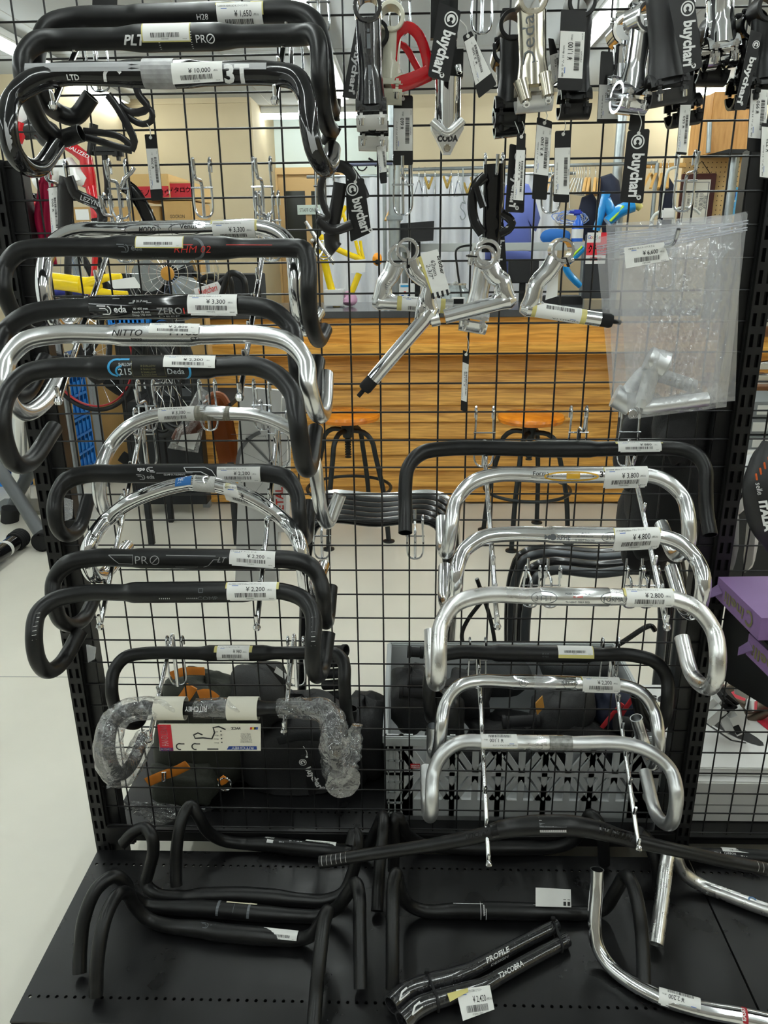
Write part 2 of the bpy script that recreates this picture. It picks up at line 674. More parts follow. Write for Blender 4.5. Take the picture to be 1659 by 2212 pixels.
# smoke detector / dome on the ceiling
p = atz(429, 215, ZC)
t = thing('dome_camera', p, 'small white dome with grey lens on the ceiling by the beige wall', 'camera')
MB().lathe(p, [(0, -.03), (.055, -.03), (.06, -.02), (.06, 0)], 20).build('base_plate', M_FIX, t)
MB().lathe(p, [(0, -.075), (.03, -.068), (.045, -.045), (.048, -.028)], 20).build('lens_dome', mat('grey_dome', '#5a605f', .2), t)

# staff door in the recess
DY = 6.68
a, b = at(600, 378, DY), at(742, 640, DY)
t = struct('door_1', MB().bbox(((a.x + b.x) / 2, DY, a.z / 2), (b.x - a.x, .04, a.z), .005), mat('door_leaf_wood', '#c8a775', .5))
fr = MB()
for x in (a.x - .03, b.x + .03):
    fr.box((x, DY - .01, a.z / 2), (.06, .08, a.z))
fr.box(((a.x + b.x) / 2, DY - .01, a.z + .03), (b.x - a.x + .12, .08, .06))
fr.build('door_frame', mat('door_frame_wood', '#cfae7c', .5), t)
for q0, q1 in (((615, 413), (664, 545)), ((672, 413), (722, 545))):
    c0, c1 = at(*q0, DY - .022), at(*q1, DY - .022)
    MB().box(((c0.x + c1.x) / 2, DY - .022, (c0.z + c1.z) / 2), (c1.x - c0.x, .008, c0.z - c1.z)).build('glass_pane', mat('dark_door_glass', '#2c302d', .15), t)
q = at(676, 520, DY - .04)
MB().lathe(q, [(0, 0), (.028, 0), (.028, .02), (.02, .05), (0, .052)], 14, ax=(0, -1, 0)).build('door_knob', M_BRU, t)
sa, sb = at(642, 443, DY - .03), at(693, 463, DY - .03)
s = tag(MB().box(((sa.x + sb.x) / 2, DY - .03, (sa.z + sb.z) / 2), (sb.x - sa.x, .004, sa.z - sb.z)).build('door_sign', mat('pale_sign', '#cfe0dd', .5), origin=sa), 'pale STAFF ONLY sign on the dark glass of the door', 'sign')
f = Flat().text('STAFF ONLY', 0, -.02, .034, fitw=(sb.x - sa.x) * .8)
mb = MB()
f.onto(mb, lambda a_, b_: V(((sa.x + sb.x) / 2 + a_, DY - .0335, (sa.z + sb.z) / 2 + b_)))
mb.build('lettering', M_GREYINK, s, flat=True)
del mb

# ================================================================== display gondola
PL0, PL1, PL2 = -.676, -.648, -.622          # left upright: slotted face, then web
PR1, PR2, PR0 = .528, .557, .585             # right upright
ZD = .20                                     # deck height
ZT = 1.56


def slotted_post(x0, x1, xw0, xw1, label):
    t = thing('shelf_upright', ((x0 + x1) / 2, 0, 0), label, 'shelf post', 'slotted uprights of the display')
    yf, yb = -.016, .034
    cols = [x0, x0 + .0042, x0 + .0105, x1 - .0105, x1 - .0042, x1]
    mb = MB()
    z, zs = .02, []
    while z < ZT - .03:
        zs += [z, z + .021]
        z += .0335
    rows = [0] + zs + [ZT]
    nr = len(rows)
    grid = [V((c, yf, r)) for r in rows for c in cols]
    deep = [V((c, yf + .009, r)) for r in rows for c in cols]
    fs, vs = [], grid + deep
    n0 = len(grid)
    for i in range(nr - 1):
        for j in range(5):
            a_, b_, c_, d_ = i * 6 + j, i * 6 + j + 1, (i + 1) * 6 + j + 1, (i + 1) * 6 + j
            if i % 2 == 1 and j in (1, 3):
                for p_, q_ in ((a_, b_), (b_, c_), (c_, d_), (d_, a_)):
                    fs.append((p_, q_, n0 + q_, n0 + p_))
            else:
                fs.append((a_, b_, c_, d_))
    mb.add(vs, fs)
    mb.box(((x0 + x1) / 2, (yf + .009 + yb) / 2 + .0005, ZT / 2), (x1 - x0 - .0002, yb - yf - .009, ZT), 1)
    mb.build('slotted_face', [M_POST, M_DARK], t, flat=True)
    MB().bbox(((xw0 + xw1) / 2, .016, ZT / 2), (xw1 - xw0, .03, ZT), .002).build('inner_web', M_POST, t)
    br = MB()
    xm = (xw0 + xw1) / 2
    br.bbox((xm + (.02 if x0 < xw0 else -.02), -.02, ZD + .045), (.06, .012, .05), .004)
    br.build('deck_bracket', M_POST, t)
    return t


slotted_post(PL0, PL1, PL1, PL2, 'black slotted steel upright at the left of the handlebar grid')
slotted_post(PR2, PR0, PR1, PR2, 'black slotted steel upright between the handlebar grid and the box display')

WR = .0016


def wire_grid(x0, x1, xs, zs, z0, z1, label):
    t = thing('wire_grid_panel', ((x0 + x1) / 2, 0, z0), label, 'wire grid', 'black wire grid panels')
    me_h = MB().cyl((-(x1 - x0) / 2, 0, 0), ((x1 - x0) / 2, 0, 0), WR, 8).build('wire', M_WIRE, t)
    me_h.location = (0, 0, 0)
    mh = me_h.data
    # vertices were built about the world origin: bring them back to the wire's own centre
    for v in mh.vertices:
        v.co += V(t.location)
    first = True
    for z in zs:
        o = me_h if first else me_h.copy()
        if not first:
            COL.objects.link(o)
        first = False
        o.parent = t
        o.location = V(((x0 + x1) / 2, 0, z)) - V(t.location)
    me_v = MB().cyl((0, 0, -(z1 - z0) / 2), (0, 0, (z1 - z0) / 2), WR, 8).build('wire', M_WIRE, t)
    for v in me_v.data.vertices:
        v.co += V(t.location)
    first = True
    for x in xs:
        o = me_v if first else me_v.copy()
        if not first:
            COL.objects.link(o)
        first = False
        o.parent = t
        o.location = V((x, .0046, (z0 + z1) / 2)) - V(t.location)
    return t


wire_grid(-.655, .572, [.05 * c for c in range(-13, 12)], [1.15 + .05 * r for r in range(-18, 17)], .242, 1.975, 'wide black wire grid that carries the handlebars and stems')
wire_grid(.588, 1.30, [.62 + .05 * c for c in range(0, 14)], [1.15 + .05 * r for r in range(-18, 17)], .242, 1.975, 'black wire grid to the right behind the purple boxes')


def deck(name, x0, x1, y0, y1, rows, label, lip=True):
    """steel deck with punched rows of round holes"""
    t = thing(name, ((x0 + x1) / 2, y0, 0), label, 'shelf deck')
    mb = MB()
    th = .004
    P = .0158
    ys = sorted(rows)
    cur = y0
    for ry in ys:
        a_, b_ = ry - P / 2, ry + P / 2
        mb.box(((x0 + x1) / 2, (cur + a_) / 2, ZD - th / 2), (x1 - x0, a_ - cur, th))
        n = int((x1 - x0) / P)
        e = (x1 - x0 - n * P) / 2
        for s in (0, 1):
            mb.box((x0 + e / 2 if s == 0 else x1 - e / 2, ry, ZD - th / 2), (e, P, th))
        for i in range(n):
            cx = x0 + e + P * (i + .5)
            h = P / 2
            r = .0032
            sq = [(h, 0), (h, h), (0, h), (-h, h), (-h, 0), (-h, -h), (0, -h), (h, -h)]
            vs = [V((cx + q[0], ry + q[1], ZD)) for q in sq]
            vs += [V((cx + r * math.cos(k * PI / 4), ry + r * math.sin(k * PI / 4), ZD)) for k in range(8)]
            vs += [V((cx + r * math.cos(k * PI / 4), ry + r * math.sin(k * PI / 4), ZD - th)) for k in range(8)]
            fs = []
            for k in range(8):
                q = (k + 1) % 8
                fs += [(k, q, 8 + q, 8 + k), (8 + k, 8 + q, 16 + q, 16 + k)]
            mb.add(vs, fs)
        cur = b_
    mb.box(((x0 + x1) / 2, (cur + y1) / 2, ZD - th / 2), (x1 - x0, y1 - cur, th))
    mb.build('deck_plate', M_DECK, t, flat=True)
    if lip:
        MB().bbox(((x0 + x1) / 2, y0 + .004, ZD - .024), (x1 - x0, .008, .04), .002).build('front_lip', M_DECK, t)
    MB().box(((x0 + x1) / 2, (y0 + y1) / 2, ZD - .03), (x1 - x0 - .02, y1 - y0 - .04, .012)).build('under_tray', M_DARK, t)
    MB().box(((x0 + x1) / 2, y0 + .05 if lip else y1 - .05, ZD / 2 - .02), (x1 - x0 - .01, .02, ZD - .04)).build('kick_plate', M_DECK, t)
    return t


deck('shelf_deck', -.672, .586, -.404, -.018, [-.358, -.058], 'black perforated steel deck holding the loose handlebars, front left')
deck('shelf_deck', .590, 1.30, -.404, -.018, [-.358, -.058], 'black perforated steel deck at the right edge beyond the seam')
deck('shelf_deck', -.672, .586, .042, .52, [.106, .47], 'black perforated deck behind the wire grid under bag and crate', lip=False)
deck('shelf_deck', .590, 1.30, .042, .52, [.106, .47], 'black perforated deck behind the right grid under the flat boxes', lip=False)
tag(MB().bbox((-.05, .012, ZD + .02), (1.14, .02, .03), .003).build('back_rail', M_POST, origin=(-.05, .012, ZD)), 'black rail along the foot of the handlebar grid', 'rail')

# ================================================================== wire hooks on the grid
def hook_frame(x, z, t, w_=.030, h=.095, mat_=None, back=1):
    """U-shaped clip that hangs over the grid wire at height z"""
    m = mat_ or M_ZINC
    y = -.0065 * back
    yb = .0062 * back
    f = MB()
    pts = []
    for s in (-1, 1):
        xx = x + s * w_ / 2
        f.tube([(xx, yb, z - .012), (xx, yb, z + .003), (xx, 0, z + .0085), (xx, y, z + .003), (xx, y, z - .012)], .0022, 8, step=.003)
    b = z - h
    f.tube([(x - w_ / 2, y, z - .008), (x - w_ / 2, y, b + .008), (x - w_ / 2 + .006, y, b), (x + w_ / 2 - .006, y, b), (x + w_ / 2, y, b + .008), (x + w_ / 2, y, z - .008)], .0018, 8, step=.004)
    f.build('clip_frame', m, t)
    MB().cyl((x - w_ / 2 - .004, y - .003 * back, z - .035), (x + w_ / 2 + .004, y - .003 * back, z - .035), .0015, 8).build('cross_bar', m, t)


def cascade_hook(x, zr, z_at, slope, y_ref, yend, n, label, group, first=-.045, top=None):
    """long sloping arm with upright pins; arm height = z_at + slope*(y-y_ref)"""
    t = thing('display_hook', (x, 0, zr), label, 'hook', group)
    hook_frame(x, zr, t)
    zz = lambda y: z_at + slope * (y - y_ref)
    p0 = V((x, -.012, zr - .095))
    p1 = V((x, -.012, max(zz(-.012) + .004, zr - .05)))
    p2 = V((x, -.022, zz(-.022) + .003))
    pe = V((x, yend, zz(yend)))
    MB().tube([p0, (p0 + p1) / 2, p1, p2, p2.lerp(pe, .5), pe], .0040, 12, step=.006).build('arm', M_CHR, t)
    MB().lathe(pe, [(0, -.0062), (.0044, -.0044), (.0062, 0), (.0044, .0044), (0, .0062)], 14).build('end_ball', M_CHR, t)
    st = (yend + .004 - first) / (n - 1)
    for i in range(n):
        y = first + st * i
        a_ = V((x, y, zz(y)))
        b_ = a_ + V((0, -.006, .020))
        if i == n - 1:
            b_ = a_ + V((0, -.004, .016))
        MB().tube([a_, a_.lerp(b_, .9), b_], [.003, .003, .0022], 10, smooth=False).build('pin', M_CHR, t)


cascade_hook(-.475, 1.75, 1.624, .8, -.168, -.192, 4, 'chrome stepped hook at the top left under the left half of the topmost bars', 'stepped hooks')
cascade_hook(-.178, 1.75, 1.624, .8, -.168, -.190, 4, 'chrome stepped hook at the top left under the right half of the topmost bars', 'stepped hooks')
cascade_hook(-.467, 1.50, 1.250, .76, -.300, -.322, 7, 'chrome stepped hook under the left ends of the upper left five bars', 'stepped hooks')
cascade_hook(-.225, 1.50, 1.250, .76, -.300, -.318, 7, 'chrome stepped hook under the right ends of the upper left five bars', 'stepped hooks')
cascade_hook(-.469, 1.15, .905, .88, -.270, -.294, 7, 'chrome stepped hook left of the chrome round-topped bar in the middle left set', 'stepped hooks')
cascade_hook(-.230, 1.15, .905, .88, -.270, -.294, 7, 'chrome stepped hook right of the chrome round-topped bar in the middle left set', 'stepped hooks')
cascade_hook(-.459, .70, .628, .6, -.155, -.190, 3, 'chrome stepped hook at the lower left by the red end of the cardboard sleeve', 'stepped hooks')
cascade_hook(-.222, .70, .628, .6, -.155, -.175, 3, 'chrome stepped hook at the lower left by the right half of the bagged bar', 'stepped hooks')
cascade_hook(.131, 1.15, .901, .745, -.265, -.288, 7, 'chrome stepped hook under the left half of the upper right bars', 'stepped hooks')
cascade_hook(.382, 1.15, .901, .745, -.265, -.288, 7, 'chrome stepped hook under the right half of the upper right bars', 'stepped hooks')
cascade_hook(.132, .70, .563, .80, -.155, -.300, 7, 'chrome stepped hook under the left half of the lower right bars', 'stepped hooks')
cascade_hook(.387, .70, .557, .85, -.155, -.272, 7, 'chrome stepped hook under the right half of the lower right bars', 'stepped hooks')


def short_hook(u, v, row, label, reach=.035, side=1, tip=.022):
    """empty short hook; row = grid row it hangs on"""
    z = 1.15 + .05 * row
    x = at(u, v, -.006).x
    t = thing('wire_hook', (x, 0, z), label, 'hook', 'short empty hooks')
    hook_frame(x, z, t, .027, .078, back=side)
    s = -side
    MB().tube([(x, s * .010, z - .078), (x, s * .010, z - .032), (x, s * .014, z - .026), (x, s * (.010 + reach), z - .024), (x, s * (.014 + reach), z - .02), (x, s * (.020 + reach), z - .02 + tip)],
              .0026, 10, step=.004).build('prong', M_ZINC, t)


for u, v, r, lab, sd in (
        (437, 400, 8, 'empty zinc hook below the glossy logo bar, beside the cardboard boxes', 1),
        (567, 400, 8, 'empty zinc hook near the staff door, left of the black bottle cage', 1),
        (131, 430, 8, 'empty zinc hook in front of the crimson fork', 1),
        (256, 400, 8, 'empty zinc hook in front of the red and white frame', 1),
        (245, 470, 7, 'second zinc hook just below the one by the red frame', 1),
        (572, 455, 7, 'zinc hook just above the chrome bar at its right half', 1),
        (870, 400, 8, 'empty zinc hook in front of the grey steel pole', 1),
        (702, 400, 8, 'zinc hook holding the black bottle cage near the staff door', 1),
        (1066, 400, 8, 'zinc hook holding the glossy black bottle cage', 1),
        (1482, 370, 8, 'zinc hook in front of the framed certificate', 1),
        (1192, 390, 8, 'zinc hook behind the row of hanging price tags', 1),
        (690, 60, 13, 'zinc hook against the ceiling left of the black and white stem', 1),
        (864, 70, 13, 'zinc hook holding the red bottle cage', 1),
        (1040, 60, 13, 'zinc hook against the ceiling right of the silver quill stem', 1),
        (1515, 50, 12, 'zinc hook at the upper right beside the chrome stem', 1),
        (449, 870, 1, 'empty zinc hook above the silver bar with tape residue', 1),
        (566, 870, 1, 'zinc hook holding the white fender box', 1),
        (312, 830, 1, 'empty zinc hook in front of the black child seat', 1),
        (1250, 915, 0, 'empty zinc hook in front of the right stool', 1),
        (692, 1150, -4, 'small hook on the back of the grid left of the bullhorn end', -1),
        (897, 1150, -4, 'small hook on the back of the grid right of the bullhorn end', -1),
        (1152, 1240, -6, "small back hook below the polished bar, left one of the left pair", -1),
        (1196, 1240, -6, "small back hook below the polished bar, right one of the left pair", -1),
        (1372, 1240, -6, 'small back hook behind the right sloping arm, left one of two', -1),
        (1408, 1240, -6, 'small back hook behind the right sloping arm, right one of two', -1)):
    short_hook(u, v, r, lab, side=sd)
BARS = {
 'h28': ([(-488,-45,1741),(-522,-53,1730),(-537,-65,1704),(-537,-83,1670),(-537,-72,1637),(-537,-35,1623),(-516,-21,1617),(-485,-21,1645)],[(-168,-45,1743),(-139,-53,1729),(-125,-65,1701),(-120,-83,1663),(-119,-72,1635),(-119,-35,1622),(-117,-21,1620),(-116,-21,1636)],160,632),
 'plt': ([(-492,-95,1703),(-520,-105,1699),(-537,-120,1678),(-537,-131,1654),(-537,-121,1625),(-537,-89,1595),(-528,-55,1583),(-495,-55,1590)],[(-155,-95,1703),(-134,-105,1701),(-125,-120,1686),(-124,-131,1648),(-122,-121,1609),(-120,-89,1592),(-116,-55,1589),(-113,-55,1595)],130,645),
 'ergo': ([(-469,-168,1646),(-505,-178,1635),(-527,-193,1614),(-527,-217,1584),(-527,-217,1552),(-527,-195,1535),(-527,-146,1534),(-527,-76,1570)],[(-184,-168,1642),(-150,-178,1633),(-136,-193,1609),(-131,-217,1574),(-125,-217,1543),(-117,-195,1526),(-112,-146,1533),(-114,-76,1560)],130,586),
 'venus': ([(-514,-75,1450),(-546,-80,1436),(-561,-87,1414),(-561,-110,1380),(-561,-113,1353),(-561,-100,1324),(-561,-55,1306),(-543,-21,1340)],[(-230,-75,1452),(-198,-80,1441),(-180,-87,1420),(-173,-110,1387),(-172,-113,1353),(-170,-100,1321),(-166,-55,1298),(-150,-21,1324)],165,560),
 'rhm': ([(-529,-138,1427),(-576,-144,1421),(-596,-153,1398),(-596,-166,1370),(-596,-153,1338),(-596,-120,1307),(-596,-69,1295),(-584,-30,1311)],[(-173,-138,1422),(-154,-144,1419),(-147,-153,1397),(-147,-166,1365),(-148,-153,1328),(-147,-120,1300),(-145,-69,1282),(-139,-30,1295)],110,630),
 'deep': ([(-493,-202,1344),(-546,-208,1336),(-577,-217,1315),(-577,-253,1287),(-577,-260,1256),(-577,-236,1229),(-577,-190,1220),(-577,-109,1261)],[(-235,-202,1346),(-193,-208,1338),(-167,-217,1315),(-157,-253,1284),(-154,-260,1253),(-152,-236,1226),(-146,-190,1218),(-144,-109,1254)],140,527),
 'nitto': ([(-481,-264,1314),(-523,-274,1306),(-544,-289,1282),(-544,-306,1257),(-544,-300,1226),(-544,-267,1206),(-544,-203,1210),(-544,-134,1239)],[(-205,-264,1311),(-161,-274,1301),(-139,-289,1277),(-135,-306,1252),(-129,-300,1219),(-126,-267,1201),(-126,-203,1199),(-129,-134,1236)],125,559),
 'deda215': ([(-471,-300,1274),(-508,-311,1268),(-527,-330,1248),(-527,-356,1226),(-527,-363,1194),(-527,-349,1157),(-527,-311,1145),(-527,-220,1174)],[(-204,-300,1274),(-174,-311,1263),(-153,-330,1243),(-145,-356,1221),(-141,-363,1186),(-139,-349,1152),(-138,-311,1138),(-139,-220,1169)],125,554),
 'plain3300': ([(-439,-30,1152),(-486,-33,1133),(-521,-38,1099),(-525,-83,1066),(-529,-90,1031),(-529,-79,998),(-529,-34,967),(-509,-21,1001)],[(-266,-30,1152),(-217,-33,1135),(-183,-38,1110),(-159,-83,1081),(-155,-90,1043),(-152,-79,998),(-145,-34,958),(-124,-21,1006)],335,550),
 'zero2200': ([(-535,-106,1070),(-568,-115,1062),(-581,-131,1045),(-581,-151,1022),(-581,-150,992),(-581,-126,968),(-581,-76,961),(-579,-21,1001)],[(-243,-106,1071),(-203,-115,1064),(-185,-131,1044),(-179,-151,1015),(-178,-150,990),(-178,-126,966),(-180,-76,948),(-180,-21,991)],192,568),
 'track': ([(-396,-146,1057),(-452,-150,1036),(-496,-156,1005),(-503,-210,986),(-510,-214,962),(-510,-207,934),(-510,-170,912),(-510,-47,917)],[(-282,-146,1053),(-236,-150,1030),(-200,-156,1001),(-171,-210,982),(-167,-214,944),(-165,-207,905),(-161,-170,879),(-156,-47,879)],357,508),
 'prolt': ([(-492,-225,968),(-533,-230,960),(-556,-237,936),(-556,-250,908),(-556,-243,872),(-556,-211,843),(-556,-159,829),(-556,-107,844)],[(-187,-225,965),(-156,-230,958),(-140,-237,939),(-133,-250,915),(-134,-243,886),(-136,-211,851),(-138,-159,832),(-137,-107,864)],205,625),
 'fsa': ([(-492,-270,929),(-538,-281,922),(-557,-300,909),(-557,-322,884),(-557,-325,846),(-557,-304,813),(-557,-251,799),(-541,-210,832)],[(-192,-270,932),(-158,-281,923),(-143,-300,904),(-142,-322,876),(-143,-325,841),(-142,-304,808),(-139,-251,790),(-133,-210,830)],188,611),
 'no980': ([(-498,-55,702),(-535,-64,698),(-553,-80,678),(-553,-101,651),(-553,-95,607),(-553,-59,552),(-544,-21,526),(-525,-21,569)],[(-160,-55,705),(-135,-64,707),(-121,-80,696),(-119,-101,669),(-119,-95,626),(-120,-59,567),(-118,-21,524),(-114,-21,562)],315,700),
 'ritchey': ([(-459,-155,648),(-501,-165,649),(-523,-180,634),(-523,-212,611),(-523,-208,565),(-523,-179,525),(-523,-128,508),(-523,-54,516)],[(-185,-155,650),(-151,-165,652),(-135,-180,639),(-129,-212,620),(-129,-208,584),(-128,-179,537),(-123,-128,513),(-117,-54,510)],330,660),
 'bullhorn': ([(60,-35,1093),(20,-44,1087),(-2,-60,1067),(-7,-73,1037),(-7,-89,1001),(-7,-117,969)],[(463,-35,1091),(486,-44,1084),(499,-60,1064),(499,-73,1033),(499,-89,997),(499,-117,965)],960,1470),
 'forma38': ([(147,-80,1059),(105,-88,1048),(79,-100,1022),(70,-132,998),(67,-140,978),(63,-138,947),(59,-87,929),(59,-21,959)],[(390,-80,1059),(425,-88,1051),(452,-100,1027),(453,-132,1003),(455,-140,976),(455,-138,951),(455,-87,919),(450,-21,950)],1074,1390),
 'morphe': ([(166,-172,988),(115,-182,985),(86,-197,969),(73,-228,950),(71,-232,921),(66,-219,887),(59,-175,869),(62,-93,896)],[(398,-172,984),(430,-182,974),(449,-197,954),(450,-228,938),(451,-232,909),(451,-219,875),(451,-175,858),(451,-93,895)],1110,1427),
 'forma28': ([(110,-265,924),(67,-274,912),(47,-290,886),(43,-316,857),(43,-321,823),(42,-301,795),(38,-235,766),(36,-178,819)],[(386,-265,921),(427,-274,908),(450,-290,880),(450,-316,855),(450,-321,817),(450,-301,789),(450,-235,774),(450,-178,807)],1043,1442),
 'blackdeep': ([(89,-28,692),(53,-34,683),(40,-43,655),(37,-62,621),(40,-56,581),(45,-21,542),(51,-21,548),(55,-21,595)],[(421,-28,688),(464,-34,677),(485,-43,650),(485,-62,610),(485,-56,565),(484,-21,525),(459,-21,546),(440,-21,598)],985,1365),
 'silver2200': ([(130,-75,659),(91,-85,653),(67,-100,627),(59,-127,606),(56,-133,570),(51,-115,525),(45,-72,505),(45,-72,559)],[(384,-75,653),(427,-85,642),(448,-100,614),(450,-127,589),(452,-133,553),(452,-115,509),(449,-72,519),(427,-72,580)],1035,1333),
 'satin1100': ([(92,-155,582),(58,-165,562),(43,-180,535),(39,-212,513),(39,-217,485),(37,-206,463),(34,-137,425),(33,-55,450)],[(383,-155,582),(430,-165,570),(459,-180,547),(461,-212,530),(462,-217,491),(462,-206,453),(462,-137,414),(462,-55,446)],995,1349),
}


# ================================================================== handlebars
class Bar:
    pass


def handlebar(key, label, m, rc=.0159, rt=.0125, rd=.0120, c0=.34, c1=.66, taper=.05, group='drop handlebars on the hooks', ell=1.0, sag=0.0, hollow=.14, name='drop_handlebar', sleeve=None, fwd=0.0):
    """BARS rows are world points in mm from the straight part out to the bar end, left then right"""
    L, Rr, uL, uR = BARS[key]
    L = [V(p) / 1000 for p in L]
    Rr = [V(p) / 1000 for p in Rr]
    b = Bar()
    b.P0, b.P1, b.uL, b.uR, b.rc, b.rt = L[0], Rr[0], uL, uR, rc, rt
    b.c0, b.c1, b.taper = c0, c1, taper
    b.sag, b.fwd = sag, fwd
    lift = lambda s: V((0, -fwd, sag)) * (1 - (2 * s - 1) ** 2)
    b.lift = lift
    pts = L[::-1]
    rs = [rd] * (len(L) - 2) + [rt, rt]
    for s, r in ((c0 - taper, rt), (c0, rc), (.5, rc), (c1, rc), (c1 + taper, rt)):
        pts.append(L[0].lerp(Rr[0], s) + lift(s))
        rs.append(r)
    pts += Rr
    rs += [rt, rt] + [rd] * (len(Rr) - 2)
    ctr = L[0].lerp(Rr[0], .5)
    b.root = thing(name, (ctr.x, ctr.y, ctr.z - rc), label, 'handlebar', group)
    b.tube = MB().tube(pts, rs, 24, step=.005, hollow=hollow, ell=ell).build('bar_tube', m, b.root)
    a = (Rr[0] - L[0])
    b.len = a.length
    b.ax = a.normalized()
    if sleeve:
        s0, s1, rr, sm = sleeve
        p0, p1 = b.P0.lerp(b.P1, s0) + lift(s0), b.P0.lerp(b.P1, s1) + lift(s1)
        MB().tube([p0, p0 + b.ax * .0015, p1 - b.ax * .0015, p1], [rr - .0012, rr, rr, rr - .0012], 24, smooth=False).build('centre_sleeve', sm, b.root)
    return b


def frame(b, s):
    p = b.P0.lerp(b.P1, s) + b.lift(s)
    n = CAM - p
    n = (n - b.ax * n.dot(b.ax)).normalized()
    up = n.cross(b.ax)
    if up.z < 0:
        up = -up
    return p, n, up


def radius(b, s):
    if b.c0 <= s <= b.c1:
        return b.rc
    d = (b.c0 - s) if s < b.c0 else (s - b.c1)
    if d >= b.taper:
        return b.rt
    k = 1 - d / b.taper
    k = k * k * (3 - 2 * k)
    return b.rt + (b.rc - b.rt) * k


def s_of(b, u):
    return (u - b.uL) / (b.uR - b.uL)


def decal(b, name, art, mats, u, th=0.0, rot=False, rr=None, lift=.0005):
    """wrap flat art round the bar, centred on picture column u, th degrees above the camera-facing line"""
    sc = s_of(b, u)
    r0 = rr or radius(b, sc)
    art.cut(r0 * .3)
    sg = -1 if rot else 1

    def fn(x, y):
        s = sc + sg * x / b.len
        p, n, up = frame(b, s)
        r = (rr or radius(b, s)) + lift
        t = math.radians(th) + sg * y / r0
        return p + n * (r * math.cos(t)) + up * (r * math.sin(t))
    mb = MB()
    art.onto(mb, fn)
    return mb.build(name, mats, b.root, flat=True)


def label_art(w_, h, title, price, seed, sub=None):
    f = Flat()
    if title:
        f.text(title, w_ * -.47, h * .80, h * .075, fitw=min(w_ * .66, .0042 * len(title) * h / .03), align='l')
        f.rect(-w_ * .40, h * .735, -w_ * .27, h * .76, 1)
    if price:
        f.text('¥ ' + price, w_ * .27, h * .46, h * .205, bold=.006, fitw=w_ * (.09 + .058 * len(price)), align='r')
        f.text('(税込)', w_ * .37, h * .49, h * .06)
    f.barcode(-w_ * .33, h * .16, w_ * .30, h * .38, seed=seed)
    f.text('ITEM' + str(10000 + seed * 37), -w_ * .03, h * .06, h * .06)
    f.text('0760.' + str(seed % 10) + 'P', w_ * .40, h * .06, h * .05)
    return f


def price_label(b, u0, u1, title, price, h=.031, top=62, flip=False, tape=None, seed=1, turn=-30, tilt=0.0, double=True, rr=None, full=True):
    """paper label folded over the bar: follows the tube from angle top down to angle turn, then hangs straight"""
    s0, s1 = s_of(b, u0), s_of(b, u1)
    w_ = (s1 - s0) * b.len
    r = (rr or max(radius(b, s0), radius(b, s1), radius(b, (s0 + s1) / 2))) + .0009
    ta, tb = math.radians(top), math.radians(turn)
    arc = (ta - tb) * r

    def prof(x, t, lift=0.0):
        """x along the bar from label centre, t down from the label's top edge"""
        t = t + x * tilt
        s = (s0 + s1) / 2 + x / b.len
        p, n, up = frame(b, s)
        rr = r + lift
        if t <= arc:
            a = ta - t / r
            return p + n * (rr * math.cos(a)) + up * (rr * math.sin(a))
        d = t - arc
        tg = n * math.sin(tb) - up * math.cos(tb)
        return p + n * (rr * math.cos(tb)) + up * (rr * math.sin(tb)) + tg * d
    n = 16
    mb = MB()

    def sheet(x0, x1, t0, t1, lift, mi):
        vs = []
        for i in range(n + 1):
            t = t0 + (t1 - t0) * i / n
            for q in range(5):
                x = x0 + (x1 - x0) * q / 4
                vs.append(prof(x, t, lift))
        fs = [(i * 5 + q, i * 5 + q + 1, i * 5 + q + 6, i * 5 + q + 5) for i in range(n) for q in range(4)]
        mb.add([q for q in vs], [f[::-1] for f in fs], mi)
    lb = None
    if tape:
        for (xa, xb, ta_, tb_) in tape:
            sheet(-w_ / 2 + xa * w_, -w_ / 2 + xb * w_, h * ta_, h * tb_, -.0003, 1)
    sheet(-w_ / 2, w_ / 2, 0, h, 0.0, 0)
    if double:
        sheet(-w_ / 2 + .004, w_ / 2 - .002, h * .6, h * 1.08, -.0006, 0)
    lb = mb.build('price_label', [M_PAPER, M_YTAPE], b.root, angle=60)
    tag(lb, f'white price label reading {price} yen' if price else 'white barcode label')
    art = label_art(w_, h, title, price, seed) if full else label_art(w_, h, None, None, seed)
    art.cut(r * .3)
    mp = MB()
    if flip:
        art.onto(mp, lambda x, y: prof(-x, y, .0003))
    else:
        art.onto(mp, lambda x, y: prof(x, h - y, .0003))
    mp.build('label_print', [M_INK, M_BLUEINK], lb, flat=True)
    return lb


T_TOP = [(-.04, 1.04, -.10, .16)]
T_SIDE = [(-.09, .06, .02, .5), (.94, 1.09, .02, .5)]
T_ENDS = [(-.05, .1, -.03, .3), (.9, 1.05, -.03, .3)]


def deda_art(h, mi=0, shear=0.0):
    f = Flat()
    f.text('eda', h * 1.15, 0, h * .95, mi, bold=.02, shear=shear)
    f.arc(-h * .9, h * .3, h * .62, -1.25, 1.3, h * .17, mi)
    f.stroke([(-h * 2.3, h * .98), (-h * 1.0, h * .93)], h * .16, mi)
    f.stroke([(-h * 1.95, h * .62), (-h * 1.1, h * .6), (-h * .75, h * .3), (-h * .75, -h * .05)], h * .14, mi)
    f.stroke([(-h * 1.6, -h * .25), (-h * .72, -h * .27)], h * .16, mi)
    return f


# ---- topmost trio
b = handlebar('h28', 'plain matte black drop handlebar, rearmost of the three at the top left', M_BLK, rc=.0165, rt=.0150, rd=.0128, c0=.3, c1=.7)
decal(b, 'size_print', Flat().text('H28', 0, -.003, .007), [M_GREYINK if 0 else M_WINK], 443, -8)
price_label(b, 474, 570, 'GARIDON H28 ROAD AL バーハンドル', '1,650', h=.036, top=55, turn=-40, tape=[(.75, 1.03, -.06, .5), (-.02, .4, -.03, .1)], seed=11)

